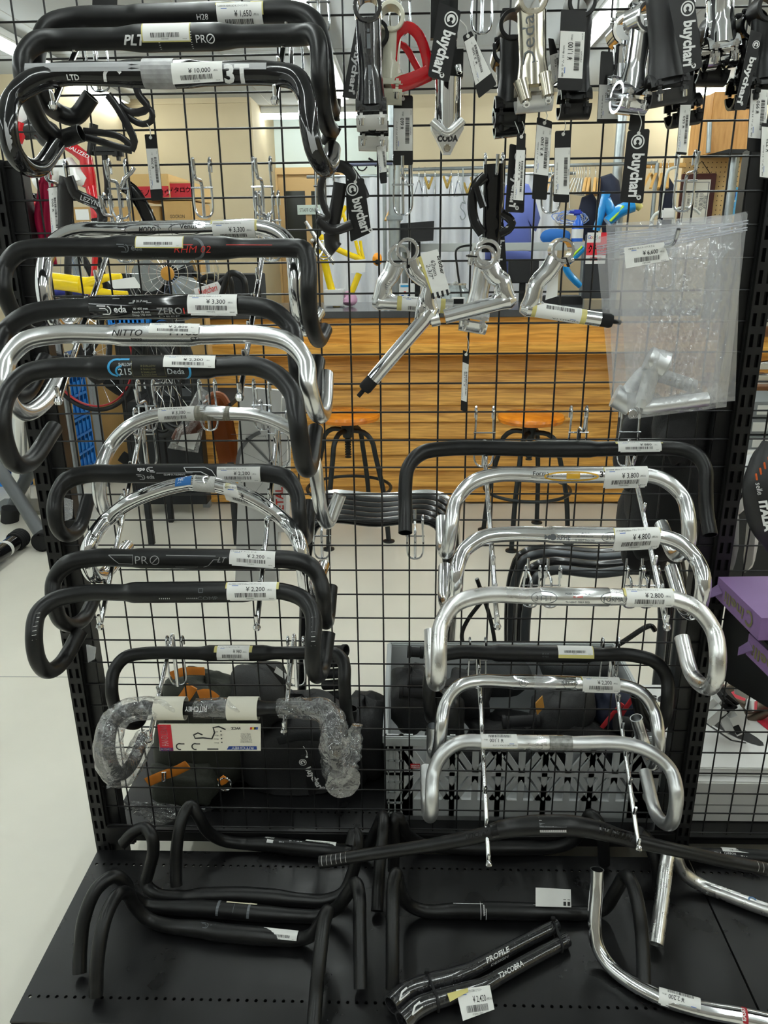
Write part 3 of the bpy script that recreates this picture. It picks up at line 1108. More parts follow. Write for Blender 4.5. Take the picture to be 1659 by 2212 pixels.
b = handlebar('plt', 'matte black drop handlebar with white lettering, middle of the top left trio', M_BLK, rc=.0175, rt=.0140, rd=.0125, c0=.35, c1=.65, taper=.12)
decal(b, 'left_print', Flat().text('PLT', -.002, -.005, .0125, bold=.03, shear=.35, fitw=.034), [M_WINK], 302, -10)
decal(b, 'right_print', Flat().text('PR', -.006, -.003, .0095, fitw=.014).arc(.0075, .0015, .0052, 0, 6.28, .0014).stroke([(.005, -.001), (.0105, .004)], .001), [M_WINK], 450, -12)
for u_ in (351, 420):
    f = Flat()
    for i in range(8):
        f.rect(-.001, -.012 + i * .003, .001, -.0112 + i * .003)
    decal(b, 'clamp_marks', f, [M_WINK], u_, -10)
price_label(b, 318, 417, None, None, h=.026, top=70, turn=-5, tape=[(-.03, 1.02, -.05, 1.06)], seed=12, double=False)

b = handlebar('ergo', 'glossy black handlebar with grey tape band, front of the top left trio', M_GLOSS, rc=.0175, rt=.0150, rd=.0125, c0=.36, c1=.6, taper=.1)
M_GREYP = mat('grey_print_band', '#9a9b9d', .3)
decal(b, 'grey_band', Flat().rect(-.088, -.005, .088, .0065), [M_GREYP], 205, 30)
decal(b, 'grey_band', Flat().rect(-.04, -.004, .04, .0055), [M_GREYP], 515, 34)
decal(b, 'model_print', Flat().text('ERGONOVA', 0, -.002, .0050, bold=.02, fitw=.050), [M_INK], 172, 32, lift=.0009)
decal(b, 'left_print', Flat().text('LTD', 0, -.003, .0065, bold=.02), [M_WINK], 166, -14, lift=.0009)
decal(b, 'emblem', Flat().arc(0, -.004, .012, .5, 2.7, .0042).stroke([(-.011, .0015), (-.0125, -.008)], .004), [M_WINK], 253, -4, lift=.0009)
decal(b, 'right_print', Flat().text('3T', 0, -.011, .0215, bold=.04, fitw=.034), [M_WINK], 516, 2, lift=.0009)
decal(b, 'tape_residue', Flat().rect(-.021, -.025, .021, .026), [mat('residue_film', '#8f8f90', .35, var=.25, vscale=70)], 347, 0, lift=.0007)
price_label(b, 379, 487, None, '10,000', h=.026, top=48, turn=-8, tilt=-.05, seed=13, double=False)
L, Rr = BARS['ergo'][0], BARS['ergo'][1]
for S, nm in ((L, 'left'), (Rr, 'right')):
    q = [V(p) / 1000 for p in S[2:6]]
    q = [p + (CAM - p).normalized() * .0122 for p in q]
    MB().tube(q, [.0028, .0045, .0045, .0028], 10, ell=.12, up=(CAM - q[1])).build('grip_stripe', M_GREYP, b.root)

# ---- five on the second pair of hooks
b = handlebar('venus', 'polished silver drop handlebar with an oval black logo, rearmost of the upper left five', M_POL, rc=.0138, rt=.0125, rd=.0120, c0=.3, c1=.66)
f = Flat().text('MODO', -.011, -.002, .007, bold=.01, shear=.2, fitw=.026).text('Venus', .052, .001, .0075, bold=.01)
for cx in (-.018, .05):
    f.stroke([(cx + .028 * math.cos(i * .3), .001 + .0085 * math.sin(i * .3)) for i in range(21)], .0006)
f.stroke([(.006, -.008), (.006, .009)], .0006).stroke([(.026, -.008), (.026, .009)], .0006)
decal(b, 'maker_print', f, [M_INK], 340, 0)
price_label(b, 463, 553, 'MODOLO VENUS 400mm ドロップハンドル', '3,300', h=.034, top=58, turn=-60, tape=T_TOP + [(.93, 1.05, -.1, .5)], seed=14)

b = handlebar('rhm', 'matte black drop handlebar with red lettering, second of the upper left five', M_BLK, rc=.0170, rt=.0135, rd=.0122, c0=.3, c1=.7, taper=.1)
decal(b, 'maker_print', deda_art(.0085), [M_GREYINK], 290, -12)
decal(b, 'model_print', Flat().text('RHM 02', 0, -.004, .0095, bold=-.008, shear=.25, fitw=.054), [M_REDINK], 423, -8)
decal(b, 'swoosh', Flat().arc(-.006, 0, .016, -1.5, 1.5, .0038), [M_GREYINK], 432, -5, lift=.0003)
decal(b, 'red_line', Flat().stroke([(-.07, 0), (.07, .001)], .0009), [M_REDINK], 490, 15)
decal(b, 'grey_line', Flat().stroke([(-.05, 0), (.05, .0)], .0006).text('35 ELEMENTS', 0, -.020, .003), [M_GREYINK], 350, 12)
price_label(b, 303, 402, None, None, h=.018, top=62, turn=0, tape=[(-.02, 1.02, -.08, 1.1)], seed=15, double=False)

b = handlebar('deep', 'black drop handlebar with a glossy lettered centre, third of the upper left five', M_BLK, rc=.0168, rt=.0135, rd=.0122, c0=.16, c1=.8, taper=.05)
MB().tube([b.P0.lerp(b.P1, s) for s in (.145, .16, .8, .815)], [.0143, .01695, .01695, .0143], 26, smooth=False).build('gloss_centre', M_GLOSS, b.root)
RR = .01695
decal(b, 'maker_print', deda_art(.0095), [M_WINK], 252, -22, rr=RR)
decal(b, 'model_print', Flat().text('ZERO', -.008, -.004, .0095, mi=0, bold=.005, fitw=.036).text('100', .022, -.004, .0085, mi=1, bold=.005, fitw=.021).text('DEEP', -.01, -.0095, .003, fitw=.03), [M_GREYINK if 0 else mat('silver_ink', '#9a9a9a', .4), M_REDINK], 385, -22, rr=RR)
decal(b, 'size_print', Flat().text('W 400 mm', 0, .003, .0032).text('Reach 95 mm', 0, -.0015, .0032).text('Drop 145 mm', 0, -.006, .0032), [M_WINK], 312, -22, rr=RR)
decal(b, 'top_print', Flat().text('Ø 31.7 mm', 0, -.002, .0032).stroke([(-.016, -.003), (-.009, -.003)], .0006).stroke([(.009, -.003), (.016, -.003)], .0006).stroke([(-.04, .004), (-.03, .004)], .0006), [M_WINK], 312, 30, rr=RR)
price_label(b, 412, 517, 'DEDA ZERO100 DEEP ハンドル', '3,300', h=.030, top=62, turn=-5, tilt=.03, seed=16, rr=RR)

b = handlebar('nitto', 'brushed silver drop handlebar with black lettering, fourth of the upper left five', M_BRU, rc=.0155, rt=.0130, rd=.0120, c0=.32, c1=.66, taper=.06)
decal(b, 'maker_print', Flat().text('NITTO', 0, -.002, .0085, shear=.3, fitw=.042).text('TOKYO', .012, -.0085, .003, bold=.02), [M_INK], 284, 2)
decal(b, 'model_print', Flat().text('M186', 0, -.002, .0085, shear=.1, fitw=.038).text('STi', .014, -.011, .0065), [M_INK], 405, 5)
price_label(b, 331, 437, 'NITTO M186 ドロップハンドル', '2,800', h=.017, top=66, turn=-5, tilt=.02, seed=17, double=False)

b = handlebar('deda215', 'black drop handlebar with blue curved logos, front of the upper left five', M_BLK, rc=.0160, rt=.0130, rd=.0122, c0=.2, c1=.76, taper=.04)
f = Flat().arc(-.004, .001, .0115, 1.2, 4.6, .003, 0).stroke([(0, .0125), (.012, .0125)], .003, 0).arc(.001, -.004, .0068, 1.4, 4.3, .0026, 0).text('SHALLOW', .007, .003, .0042, 1, bold=.01, fitw=.018).text('215', .006, -.0085, .0085, 1, bold=.01)
decal(b, 'left_print', f, [M_CYANINK, mat('pale_print', '#b9c0c6', .5)], 270, -5)
f = Flat().text('Deda', 0, -.006, .0075, 1).arc(.004, -.002, .015, -1.0, 1.2, .0028, 0)
decal(b, 'right_print', f, [M_CYANINK, mat('pale_print', '#b9c0c6', .5)], 388, -12)
f = Flat()
for i in range(4):
    f.text('B SHALLOW', 0, -.010 + i * .004, .0025)
f.stroke([(-.022, .01), (-.022, -.012), (.022, -.012), (.022, .01)], .0006)
decal(b, 'size_print', f, [mat('gold_ink', '#6d6a45', .4)], 330, -6)
price_label(b, 362, 472, 'DEDA シャロー ドロップハンドル', '2,200', h=.019, top=62, turn=0, tilt=.03, seed=18, double=False)

# ---- middle left set
b = handlebar('plain3300', 'silver drop handlebar with grey tape residue, rearmost of the middle left set', M_BRU, rc=.0130, rt=.0120, rd=.0119, c0=.35, c1=.68, sag=.004, fwd=.0)
decal(b, 'tape_residue', Flat().rect(-.03, -.018, .03, .02), [mat('dull_residue', '#8c8a80', .5, metal=.6, var=.3, vscale=160, stretch=(3, .3, .3))], 462, 5, lift=.0004)
price_label(b, 347, 424, 'NITTO B115', '3,300', h=.028, top=60, turn=-50, seed=19)

b = handlebar('zero2200', 'matte black drop handlebar with upside-down white print, second of the middle left set', M_BLK, rc=.0160, rt=.0150, rd=.0122, c0=.2, c1=.8)
decal(b, 'top_print', deda_art(.0068), [M_WINK], 322, 32, rot=True)
decal(b, 'maker_print', deda_art(.0068), [mat('silver_ink', '#9a9a9a', .4)], 322, -30)
f = Flat().stroke([(-.035, .008), (.0, .008), (.012, .002), (.02, -.01)], .0012).stroke([(-.03, .0), (-.006, .0), (.006, -.006), (.01, -.012)], .0012).stroke([(-.035, .008), (-.03, .0)], .0012)
decal(b, 'swoosh', f, [M_WINK], 448, 8)
decal(b, 'size_print', Flat().text('CLAMP 31.7 ELEMENTS', 0, 0, .0025).stroke([(-.03, .004), (.03, .004)], .0005), [M_WINK], 384, -12)
price_label(b, 474, 566, 'DEDA ZERO100 ハンドル', '2,200', h=.027, top=38, turn=-40, seed=20)

b = handlebar('track', 'bright chrome arched handlebar with a white knurled centre, in the middle left set', M_CHR, rc=.0130, rt=.0120, rd=.0120, c0=.4, c1=.62, taper=.04, sag=.011, sleeve=(.42, .735, .0133, mat('knurled_sleeve', '#cfcfcd', .45, metal=.35, bump=.8, bscale=500)))
decal(b, 'maker_sticker', Flat().rect(-.013, -.007, .013, .008, 0).text('NEW', 0, .001, .005, 1, bold=.02).text('CR-MO', 0, -.005, .004, 1), [mat('sticker_blue', '#2d6fb4', .4), M_WINK], 401, 20, lift=.0006)
price_label(b, 487, 580, 'NITTO B123 クロモリ ハンドル', '2,200', h=.040, top=75, turn=-60, tilt=-.30, tape=[(.04, 1.0, -.03, .24), (.95, 1.06, .1, .6)], seed=21)

b = handlebar('prolt', 'matte black drop handlebar with white outline print, fourth of the middle left set', M_BLK, rc=.0160, rt=.0142, rd=.0122, c0=.24, c1=.8, taper=.06)
f = Flat().stroke([(-.072, .009), (-.034, .009), (-.034, -.006), (-.056, -.006), (-.072, .009)], .0011)
f.text('PR', -.020, -.005, .0125, bold=-.012, fitw=.020).arc(.0005, .001, .0068, 0, 6.28, .0011).stroke([(-.003, -.003), (.005, .005)], .001).stroke([(.018, .009), (.095, .0085)], .0009)
f.stroke([(.032, -.009), (.032, -.010), (.066, -.010), (.066, -.009)], .0007).stroke([(.075, -.010), (.083, -.007), (.092, .003), (.102, .003)], .0009)
f.text('LT', .105, -.001, .008, shear=.4)
decal(b, 'maker_print', f, [mat('silver_ink', '#9a9a9a', .4)], 341, -15)
price_label(b, 501, 598, 'PRO LT ハンドル', '2,200', h=.026, top=55, turn=-10, tilt=.06, seed=22)

b = handlebar('fsa', 'matte black drop handlebar with white scale ticks, front of the middle left set', M_BLK, rc=.0162, rt=.0128, rd=.0124, c0=.25, c1=.8, taper=.07)
decal(b, 'model_print', Flat().text('COMP', 0, -.010, .0062, bold=-.01, fitw=.03).stroke([(-.013, .002), (-.007, .002), (-.007, .008), (-.013, .008), (-.013, .002)], .0014), [M_GREYINK], 455, -10)
for u_ in (362, 421):
    f = Flat()
    for i in range(6):
        f.rect(-.0075 + i * .003, -.0075, -.0067 + i * .003, -.0055)
    decal(b, 'clamp_marks', f, [M_WINK], u_, -12)
mk = MB()
for S in (BARS['fsa'][0], BARS['fsa'][1]):
    q = [V(p) / 1000 for p in S[2:5]]
    pts, _ = catmull(q, [.01] * 3, .0065)
    for p in pts:
        n = (CAM - p).normalized()
        x = n.cross(V((0, 0, 1))).normalized()
        mk.box(p + n * .0123, (.006, .0006, .0008), 0, Matrix((x, -n, V((0, 0, 1)))).transposed())
mk.build('scale_ticks', M_WINK, b.root, flat=True)
price_label(b, 496, 601, 'FSA OMEGA COMP VO 400mm ドロップハンドル', '2,200', h=.031, top=58, turn=-60, tape=[(-.03, .06, .0, .4), (.95, 1.05, .0, .45)], seed=23)

# ---- lower left pair
b = handlebar('no980', 'small plain matte black drop handlebar labelled 980 yen, above the bagged bar', M_BLK, rc=.0150, rt=.0120, rd=.0118, c0=.36, c1=.66, taper=.07)
price_label(b, 473, 542, 'ノーブランドドロップハンドル', '980', h=.032, top=62, turn=-65, tape=T_SIDE, seed=24, double=False)

b = handlebar('ritchey', 'black drop handlebar wrapped in crumpled clear film with a cardboard sleeve', M_BLK, rc=.0145, rt=.0122, rd=.0120, c0=.3, c1=.7)
rb = b
# ---- right hand set
b = handlebar('bullhorn', 'matte black bullhorn handlebar with downturned ends, rearmost of the right set', M_BLK, rc=.0148, rt=.0130, rd=.0118, c0=.40, c1=.62, taper=.03, name='bullhorn_handlebar', group='bars on the right hooks')
price_label(b, 1332, 1424, 'ノーブランド ブルホーン', '880', h=.020, top=68, turn=-10, tilt=-.02, tape=T_ENDS, seed=25)
b = handlebar('forma38', 'silver drop handlebar with a yellow oval logo, second of the right set', M_BRU, rc=.0142, rt=.0125, rd=.0120, c0=.28, c1=.75, group='bars on the right hooks')
f = Flat().text('Forma', -.038, .0, .0072, 0, bold=.01).text('3T', .066, -.003, .0095, 0, bold=.03)
f.stroke([(.012 + .044 * math.cos(i * .2618), -.002 + .0075 * math.sin(i * .2618)) for i in range(25)], .0026, 1)
f.rect(.004, -.006, .026, .0035, 1).stroke([(-.054, -.004), (-.03, -.006), (-.026, -.001)], .0006, 0).rect(-.0205, -.0025, -.019, -.001, 0).rect(.047, -.0025, .0485, -.001, 0)
decal(b, 'maker_print', f, [M_INK, mat('ochre_ink', '#c89a28', .4)], 1216, -4)
price_label(b, 1303, 1396, '3T FORMA 380mm ドロップハンドル', '3,800', h=.041, top=62, turn=-40, tilt=-.05, tape=[(-.02, .25, -.03, .2)], seed=26)
b = handlebar('morphe', 'mirror polished drop handlebar with a hand emblem, third of the right set', M_POL, rc=.0140, rt=.0125, rd=.0120, c0=.27, c1=.78, group='bars on the right hooks')
f = Flat().text('M', -.047, -.006, .0085, bold=.02).text('RPHE', -.021, -.006, .0085, bold=.01, fitw=.02)
f.poly([(-.0385 + .0052 * math.cos(i * .5236), -.0015 + .0055 * math.sin(i * .5236)) for i in range(12)])
f.text('Ø 26.0', .012, .004, .003).text('AL 7075-ALLOY', .012, -.0005, .0026).text('T6 HEAT-TREATED', .012, -.0075, .0026)
f.text('3TTT', .055, -.004, .0075, bold=-.01, fitw=.02)
f.stroke([(.055 + .017 * math.cos(i * .35), -.0005 + .0085 * math.sin(i * .35)) for i in range(19)], .0007)
decal(b, 'maker_print', f, [M_GREYINK], 1244, -12)
price_label(b, 1324, 1421, '3T MORPHE 390mm ドロップハンドル', '4,800', h=.043, top=66, turn=-45, tilt=-.10, tape=[(-.02, .03, -.02, .3), (.95, 1.02, -.04, .35)], seed=27)
b = handlebar('forma28', 'scuffed silver drop handlebar with a stepped centre sleeve, front of the upper right set', M_SCUF, rc=.0132, rt=.0125, rd=.0122, c0=.3, c1=.68, group='bars on the right hooks', sleeve=(.308, .686, .0141, M_BRU))
f = Flat().text('3TTT', -.050, -.006, .0085, bold=-.012, fitw=.026).text('FORMA', .053, -.006, .0075, bold=.0, fitw=.029)
for cx in (-.05, .053):
    f.stroke([(cx + .019 * math.cos(i * .35), -.001 + .010 * math.sin(i * .35)) for i in range(19)], .0008)
f.text('MOD ANATOMICA', 0, .004, .003).text('AL 6082', 0, -.0005, .003, 1).text('T6 HEAT-TREATED', 0, -.009, .003)
decal(b, 'maker_print', f, [M_GREYINK, M_REDINK], 1245, -6, rr=.0141)
price_label(b, 1349, 1450, '3T FORMA 400mm ドロップハンドル', '2,800', h=.034, top=72, turn=-50, tape=[(-.05, 1.03, -.05, .2), (-.05, .04, -.05, .5)], seed=28, rr=.0135)
b = handlebar('blackdeep', 'matte black drop handlebar low on the right, in front of the crate rim', M_BLK, rc=.0162, rt=.0128, rd=.0122, c0=.24, c1=.74, taper=.05, group='bars on the right hooks')
decal(b, 'size_print', Flat().text('Ø 31.8', 0, .002, .003).text('W 420', 0, -.003, .003), [M_GREYINK], 1175, -12)
price_label(b, 1203, 1277, None, None, h=.022, top=70, turn=-10, tape=[(0, 1.03, -.05, 1.3)], seed=29, double=False)
b = handlebar('silver2200', 'silver drop handlebar with engraved centre, just above the satin one on the right', M_BRU, rc=.0136, rt=.0122, rd=.0118, c0=.25, c1=.72, group='bars on the right hooks', sleeve=(.24, .70, .0139, M_POL))
decal(b, 'engraving', Flat().text('66', 0, -.003, .008, bold=-.01).arc(0, 0, .008, 0, 6.28, .0006), [M_GREYINK], 1128, 0, rr=.0139)
decal(b, 'engraving', Flat().text('NITTO', 0, -.003, .007, bold=-.01).arc(0, 0, .012, 0, 6.28, .0006), [M_GREYINK], 1228, 0, rr=.0139)
decal(b, 'clear_band', Flat().rect(-.02, -.015, .02, .016), [M_CLEAR], 1175, 0, lift=.0009, rr=.0139)
price_label(b, 1256, 1336, 'NITTO B115 ドロップ R252 400mm', '2,200', h=.034, top=74, turn=-40, tape=[(-.03, .06, -.04, .3), (.95, 1.0, -.04, .3)], seed=30)
b = handlebar('satin1100', 'satin grey scratched drop handlebar with an upside-down label, lowest on the right hooks', M_SAT, rc=.0138, rt=.0124, rd=.0122, c0=.26, c1=.64, group='bars on the right hooks', sleeve=(.24, .635, .0141, M_SCUF))
decal(b, 'worn_sleeve', Flat().rect(-.02, -.014, .02, .014), [mat('worn_sleeve_dark', '#8d8d8b', .4, metal=.7, var=.35, vscale=140)], 1210, 0, lift=.0009, rr=.0141)
price_label(b, 1038, 1116, 'CINELLI GIRO D ITALIA ハンドル', '1,100', h=.030, top=78, turn=-48, flip=True, seed=31, tape=[(0, 1, .8, 1.04)], rr=.0141)


def loose_bar(pts, m, label, rs=None, r=.0122, name='drop_handlebar', group='loose handlebars on the deck', hollow=.16, cat='handlebar', lab='bar_tube', step=.005):
    P = [V(p) for p in pts]
    b = Bar()
    c = min(P, key=lambda q: q.z)
    b.root = thing(name, (c.x, c.y, ZD), label, cat, group)
    b.tube = MB().tube(P, rs or r, 22, step=step, hollow=hollow).build(lab, m, b.root)
    return b


def straight(b, p0, p1, u0, u1, rc):
    b.P0, b.P1, b.uL, b.uR, b.rc, b.rt = V(p0), V(p1), u0, u1, rc, rc
    b.c0, b.c1, b.taper = 0, 1, .01
    b.ax = (b.P1 - b.P0).normalized()
    b.len = (b.P1 - b.P0).length
    b.lift = lambda s: V((0, 0, 0))
    return b


# Bars lying on the deck.  tops rest on the deck, drops arch up and come down again toward the front.
RD = .0122


def D(u, v, z):
    return atz(u, v, ZD + z)


# 1 deda zero, front left
pts = [D(207, 2150, RD), D(210, 2075, .062), D(227, 1985, .108), D(252, 1935, .118), D(274, 1930, .095), D(291, 1957, .055), D(321, 1986, .022), D(363, 2000, .0145)]
pts += [D(440, 2008, .016), D(467, 2013, .0165), D(560, 2022, .0165), D(600, 2026, .015), D(640, 2029, .0135), D(672, 2020, .030), D(694, 1990, .070), D(708, 1968, .100), D(701, 1990, .100), D(690, 2075, .070), D(682, 2160, .03), D(677, 2225, RD)]
rs = [RD] * 7 + [.013, .0155, .016, .016, .0145, .0125] + [RD] * 7
b = loose_bar(pts, M_BLK, 'matte black drop handlebar with grey print, frontmost of the left deck pile', rs)
straight(b, pts[8], pts[11], 440, 600, .016)
decal(b, 'maker_print', deda_art(.0075), [M_GREYINK], 455, 18)
decal(b, 'model_print', Flat().text('ZERO', 0, -.003, .009, bold=.01, fitw=.036), [M_GREYINK], 552, 10)
straight(b, pts[8], pts[12], 440, 640, .0155)
price_label(b, 570, 644, None, None, h=.020, top=60, turn=-20, seed=41, double=False)
# 2 middle with grey clamp bands
pts = [D(172, 2103, RD), D(174, 2044, .045), D(183, 1980, .085), D(210, 1919, .120), D(246, 1893, .126), D(268, 1905, .105), D(285, 1936, .055), D(315, 1954, .022), D(355, 1960, .0145)]
pts += [D(430, 1962, .0162), D(505, 1968, .0165), D(560, 1973, .0162), D(630, 1978, .0142), D(685, 1979, .0135), D(722, 1965, .030), D(748, 1935, .070), D(768, 1908, .100), D(776, 1935, .100), D(777, 1990, .075), D(778, 2060, .045), D(779, 2137, RD)]
rs = [RD] * 8 + [.013, .0155, .016, .0155, .013, .0125] + [RD] * 7
b = loose_bar(pts, M_BLK, 'matte black drop handlebar with two grey clamp bands, middle of the left deck pile', rs)
straight(b, pts[9], pts[11], 430, 560, .0161)
decal(b, 'clamp_band', Flat().rect(-.0025, -.018, .0025, .018, 0), [M_GREYINK], 474, 25)
decal(b, 'clamp_band', Flat().rect(-.0025, -.018, .0025, .018, 0), [M_GREYINK], 540, 25)
decal(b, 'centre_print', Flat().text('TY', -.03, 0, .005).stroke([(0, -.01), (0, .01)], .0008), [M_GREYINK], 508, 25)
decal(b, 'tape_strip', Flat().rect(-.03, -.002, .03, .002), [mat('cream_tape', '#d9d0b8', .5)], 522, 62, lift=.001)
# 3 open end, rear of pile, drops standing up
pts = [D(266, 1822, .098), D(290, 1797, .122), D(312, 1788, .128), D(328, 1806, .122), D(331, 1840, .088), D(322, 1880, .050), D(316, 1910, .024), D(340, 1932, .0145), D(395, 1938, .0135)]
pts += [D(440, 1935, .016), D(520, 1934, .0162), D(590, 1938, .0158), D(650, 1944, .0135), D(705, 1945, .0135), D(742, 1928, .024), D(760, 1890, .055), D(770, 1850, .090), D(773, 1812, .118), D(766, 1798, .125), D(758, 1828, .110)]
rs = [RD] * 8 + [.0125, .0155, .016, .0155, .0128, .0125] + [RD] * 6
b = loose_bar(pts, M_BLK, 'plain black drop handlebar with its open ends raised, back of the left deck pile', rs)
# 4 rear left with white print and tag
pts = [D(381, 1914, RD), D(380, 1870, .045), D(384, 1812, .092), D(395, 1765, .124), D(412, 1740, .134), D(428, 1762, .112), D(448, 1795, .066), D(480, 1815, .028), D(525, 1822, .0145)]
pts += [D(580, 1824, .016), D(650, 1832, .0165), D(710, 1838, .016), D(755, 1840, .0135), D(790, 1828, .030), D(812, 1795, .080), D(827, 1763, .118), D(828, 1790, .118), D(821, 1860, .075), D(817, 1920, .035), D(815, 1968, RD)]
rs = [RD] * 8 + [.0125, .0155, .0162, .0155, .0128] + [RD] * 7
b = loose_bar(pts, M_BLK, 'matte black drop handlebar with white lettering, back left of the deck by the grid', rs)
straight(b, pts[9], pts[11], 580, 710, .016)
decal(b, 'maker_print', Flat().text('RACE', 0, 0, .008, bold=.01, rot=PI / 2 * 0).rect(-.062, -.003, -.048, .004).text('Ø31.8', -.03, 0, .003).text('ADHOC', -.058, .007, .004, bold=.02), [M_WINK], 640, 22)
straight(b, pts[9], pts[12], 580, 755, .0155)
lb = price_label(b, 660, 726, None, None, h=.018, top=95, turn=35, seed=42, double=False)
# 5 cannondale style right middle
pts = [D(848, 2136, RD), D(848, 2070, .050), D(848, 1990, .088), D(850, 1910, .118), D(856, 1888, .122), D(862, 1915, .095), D(878, 1950, .040), D(916, 1968, .016)]
pts += [D(1000, 1967, .0158), D(1060, 1967, .0164), D(1130, 1969, .0164), D(1200, 1971, .0150), D(1270, 1972, .0135), D(1305, 1962, .022), D(1330, 1925, .065), D(1350, 1893, .100), D(1366, 1910, .112), D(1380, 1965, .090), D(1388, 2040, .050), D(1391, 2130, RD)]
rs = [RD] * 8 + [.0150, .0162, .0162, .0145, .0125] + [RD] * 7
b = loose_bar(pts, M_BLK, 'matte black drop handlebar with white ringed clamp mark and paper flag on the deck', rs)
straight(b, pts[8], pts[11], 1000, 1200, .0160)
decal(b, 'clamp_mark', Flat().rect(-.0055, -.022, -.0045, .022).rect(.0045, -.022, .0055, .022).text('cannondale', 0, -.001, .0032, rot=-PI / 2, bold=.02).arc(0, .024, .005, 0, 6.28, .0012), [M_WINK], 1043, 10)
decal(b, 'white_line', Flat().stroke([(-.085, 0), (.085, 0)], .0009).text('C2 31.8', -.005, -.006, .003), [M_WINK], 1075, 48)
tg = D(1158, 1950, .03)
e = [D(1157, 1958, .035), D(1234, 1960, .030), D(1233, 1922, .050), D(1157, 1918, .055)]
fl = tag(MB().prism(e, (0, .0005, .0006)).build('barcode_flag', M_PAPER, b.root, flat=True), 'white paper flag with black bars')
mb = MB()
for k in range(3):
    q0, q1 = .70 + k * 0, .0
x_ = e[1] - e[0]
y_ = e[3] - e[0]
for j in range(3):
    for i in (0, 1):
        a_ = .08 + j * .31
        o = e[0] + x_ * (.78 + i * .115) + y_ * a_
        mb.prism([o, o + x_ * .075, o + x_ * .075 + y_ * .22, o + y_ * .22], (0, -.0006, .0004))
mb.build('flag_print', M_INK, fl, flat=True)
# 6 black bar behind the riser
pts = [D(850, 1880, RD), D(851, 1830, .062), D(852, 1780, .110), D(856, 1764, .122), D(866, 1775, .110), D(880, 1802, .065), D(915, 1824, .022), D(960, 1830, .0140), D(1040, 1832, .0160), D(1130, 1832, .0160), D(1200, 1830, .0135), D(1240, 1815, .040), D(1262, 1780, .090), D(1276, 1760, .118), D(1292, 1775, .114), D(1302, 1815, .070), D(1305, 1865, RD)]
b = loose_bar(pts, M_BLK, 'plain matte black drop handlebar lying behind the long riser bar against the grid', [RD] * 7 + [.013, .0155, .0155, .0125] + [RD] * 6)
# 7 scuffed silver, far right
pts = [D(1417, 2040, .0130), D(1430, 1945, .050), D(1440, 1865, .085), D(1448, 1838, .092), D(1458, 1850, .080), D(1476, 1885, .040), D(1515, 1912, .018), D(1570, 1933, .0145), D(1648, 1962, .0145), D(1740, 1990, .0145), D(1850, 2020, .0145)]
b = loose_bar(pts, M_SCUF, 'worn silver drop handlebar with a straight grey end, right edge of the deck', [.0135] * 5 + [.0130] * 6, r=.013)
straight(b, pts[7], pts[9], 1570, 1740, .0132)
decal(b, 'blue_mark', Flat().arc(0, 0, .006, .3, 5, .003), [mat('worn_blue', '#5f86b5', .5)], 1625, 25)
# 8 black bar at far right with white print
pts = [D(1425, 1925, RD), D(1418, 1870, .058), D(1402, 1822, .092), D(1380, 1797, .112), D(1392, 1806, .100), D(1420, 1830, .060), D(1470, 1842, .024), D(1520, 1846, .0155), D(1600, 1850, .0165), D(1680, 1856, .0165), D(1760, 1862, .0150)]
b = loose_bar(pts, M_BLK, 'matte black drop handlebar at the right edge of the deck behind the worn silver one', [RD] * 7 + [.0135, .016, .016, .014])
straight(b, pts[7], pts[10], 1520, 1760, .016)
decal(b, 'maker_print', Flat().text('SPACE', .012, -.004, .008, bold=.01).text('CARBON', -.025, -.002, .004).text('Ø31.8', -.05, -.002, .004), [M_WINK], 1600, 20)
p_ = D(1560, 1848, .034)
price_label(b, 1558, 1655, None, None, h=.018, top=92, turn=40, seed=43, double=False)
# 9 bright bullhorn front right
pts = [D(1290, 1878, .150), D(1288, 1930, .110), D(1284, 1990, .070), D(1290, 2040, .036), D(1312, 2080, .018), D(1360, 2120, .0140), D(1420, 2152, .0140), D(1480, 2172, .0140), D(1540, 2185, .0145), D(1600, 2195, .0145), D(1680, 2212, .0145), D(1760, 2228, .014)]
b = loose_bar(pts, M_POL, 'bright silver bullhorn handlebar with one open end standing up, front right of the deck', [.0125] * 7 + [.0128, .0138, .0138, .0138, .0125], name='bullhorn_handlebar')
straight(b, pts[7], pts[10], 1480, 1680, .0140)
decal(b, 'red_band', Flat().rect(-.004, -.014, .004, .016, 0).text('EASE3', 0, -.0, .0055, 1, rot=PI / 2, bold=.02), [mat('red_band', '#a3202c', .4), M_WINK], 1608, 20)
straight(b, pts[6], pts[8], 1420, 1540, .0136)
price_label(b, 1422, 1512, 'NITTO ブルホーン', '2,200', h=.034, top=95, turn=-30, flip=True, seed=44)
# 10 long riser bar hooked on the ends of the lower right hooks
YR = -.262
q = [(692, 1862, -.030), (800, 1845, -.022), (916, 1828, -.014), (1034, 1806, -.006), (1093, 1790, 0), (1150, 1784, 0), (1190, 1783, 0), (1235, 1784, 0), (1290, 1793, -.002), (1359, 1813, -.008), (1477, 1840, -.014), (1565, 1860, -.022), (1659, 1878, -.03), (1700, 1886, -.034)]
pts = [at(u, v, YR - d) for u, v, d in q]
rs = [.0111, .0111, .0112, .0125, .0155, .0174, .0175, .0174, .0155, .0125, .0112, .0111, .0111, .0111]
b = loose_bar(pts, M_BLK, 'long matte black riser handlebar with white scale ticks at both ends', rs, name='riser_handlebar', group=None)
straight(b, pts[5], pts[7], 1150, 1235, .0175)
f = Flat()
f.rect(-.0225, -.006, .0225, .0155, 1)
f.arc(0, .0052, .0022, 0, 6.28, .0008).stroke([(-.022, .005), (.022, .005)], .0005).stroke([(0, -.005), (0, .015)], .0005)
for i in range(28):
    f.rect(-.022 + i * .00158, -.0135, -.0213 + i * .00158, -.010)
f.stroke([(-.022, -.0135), (.022, -.0135)], .0006)
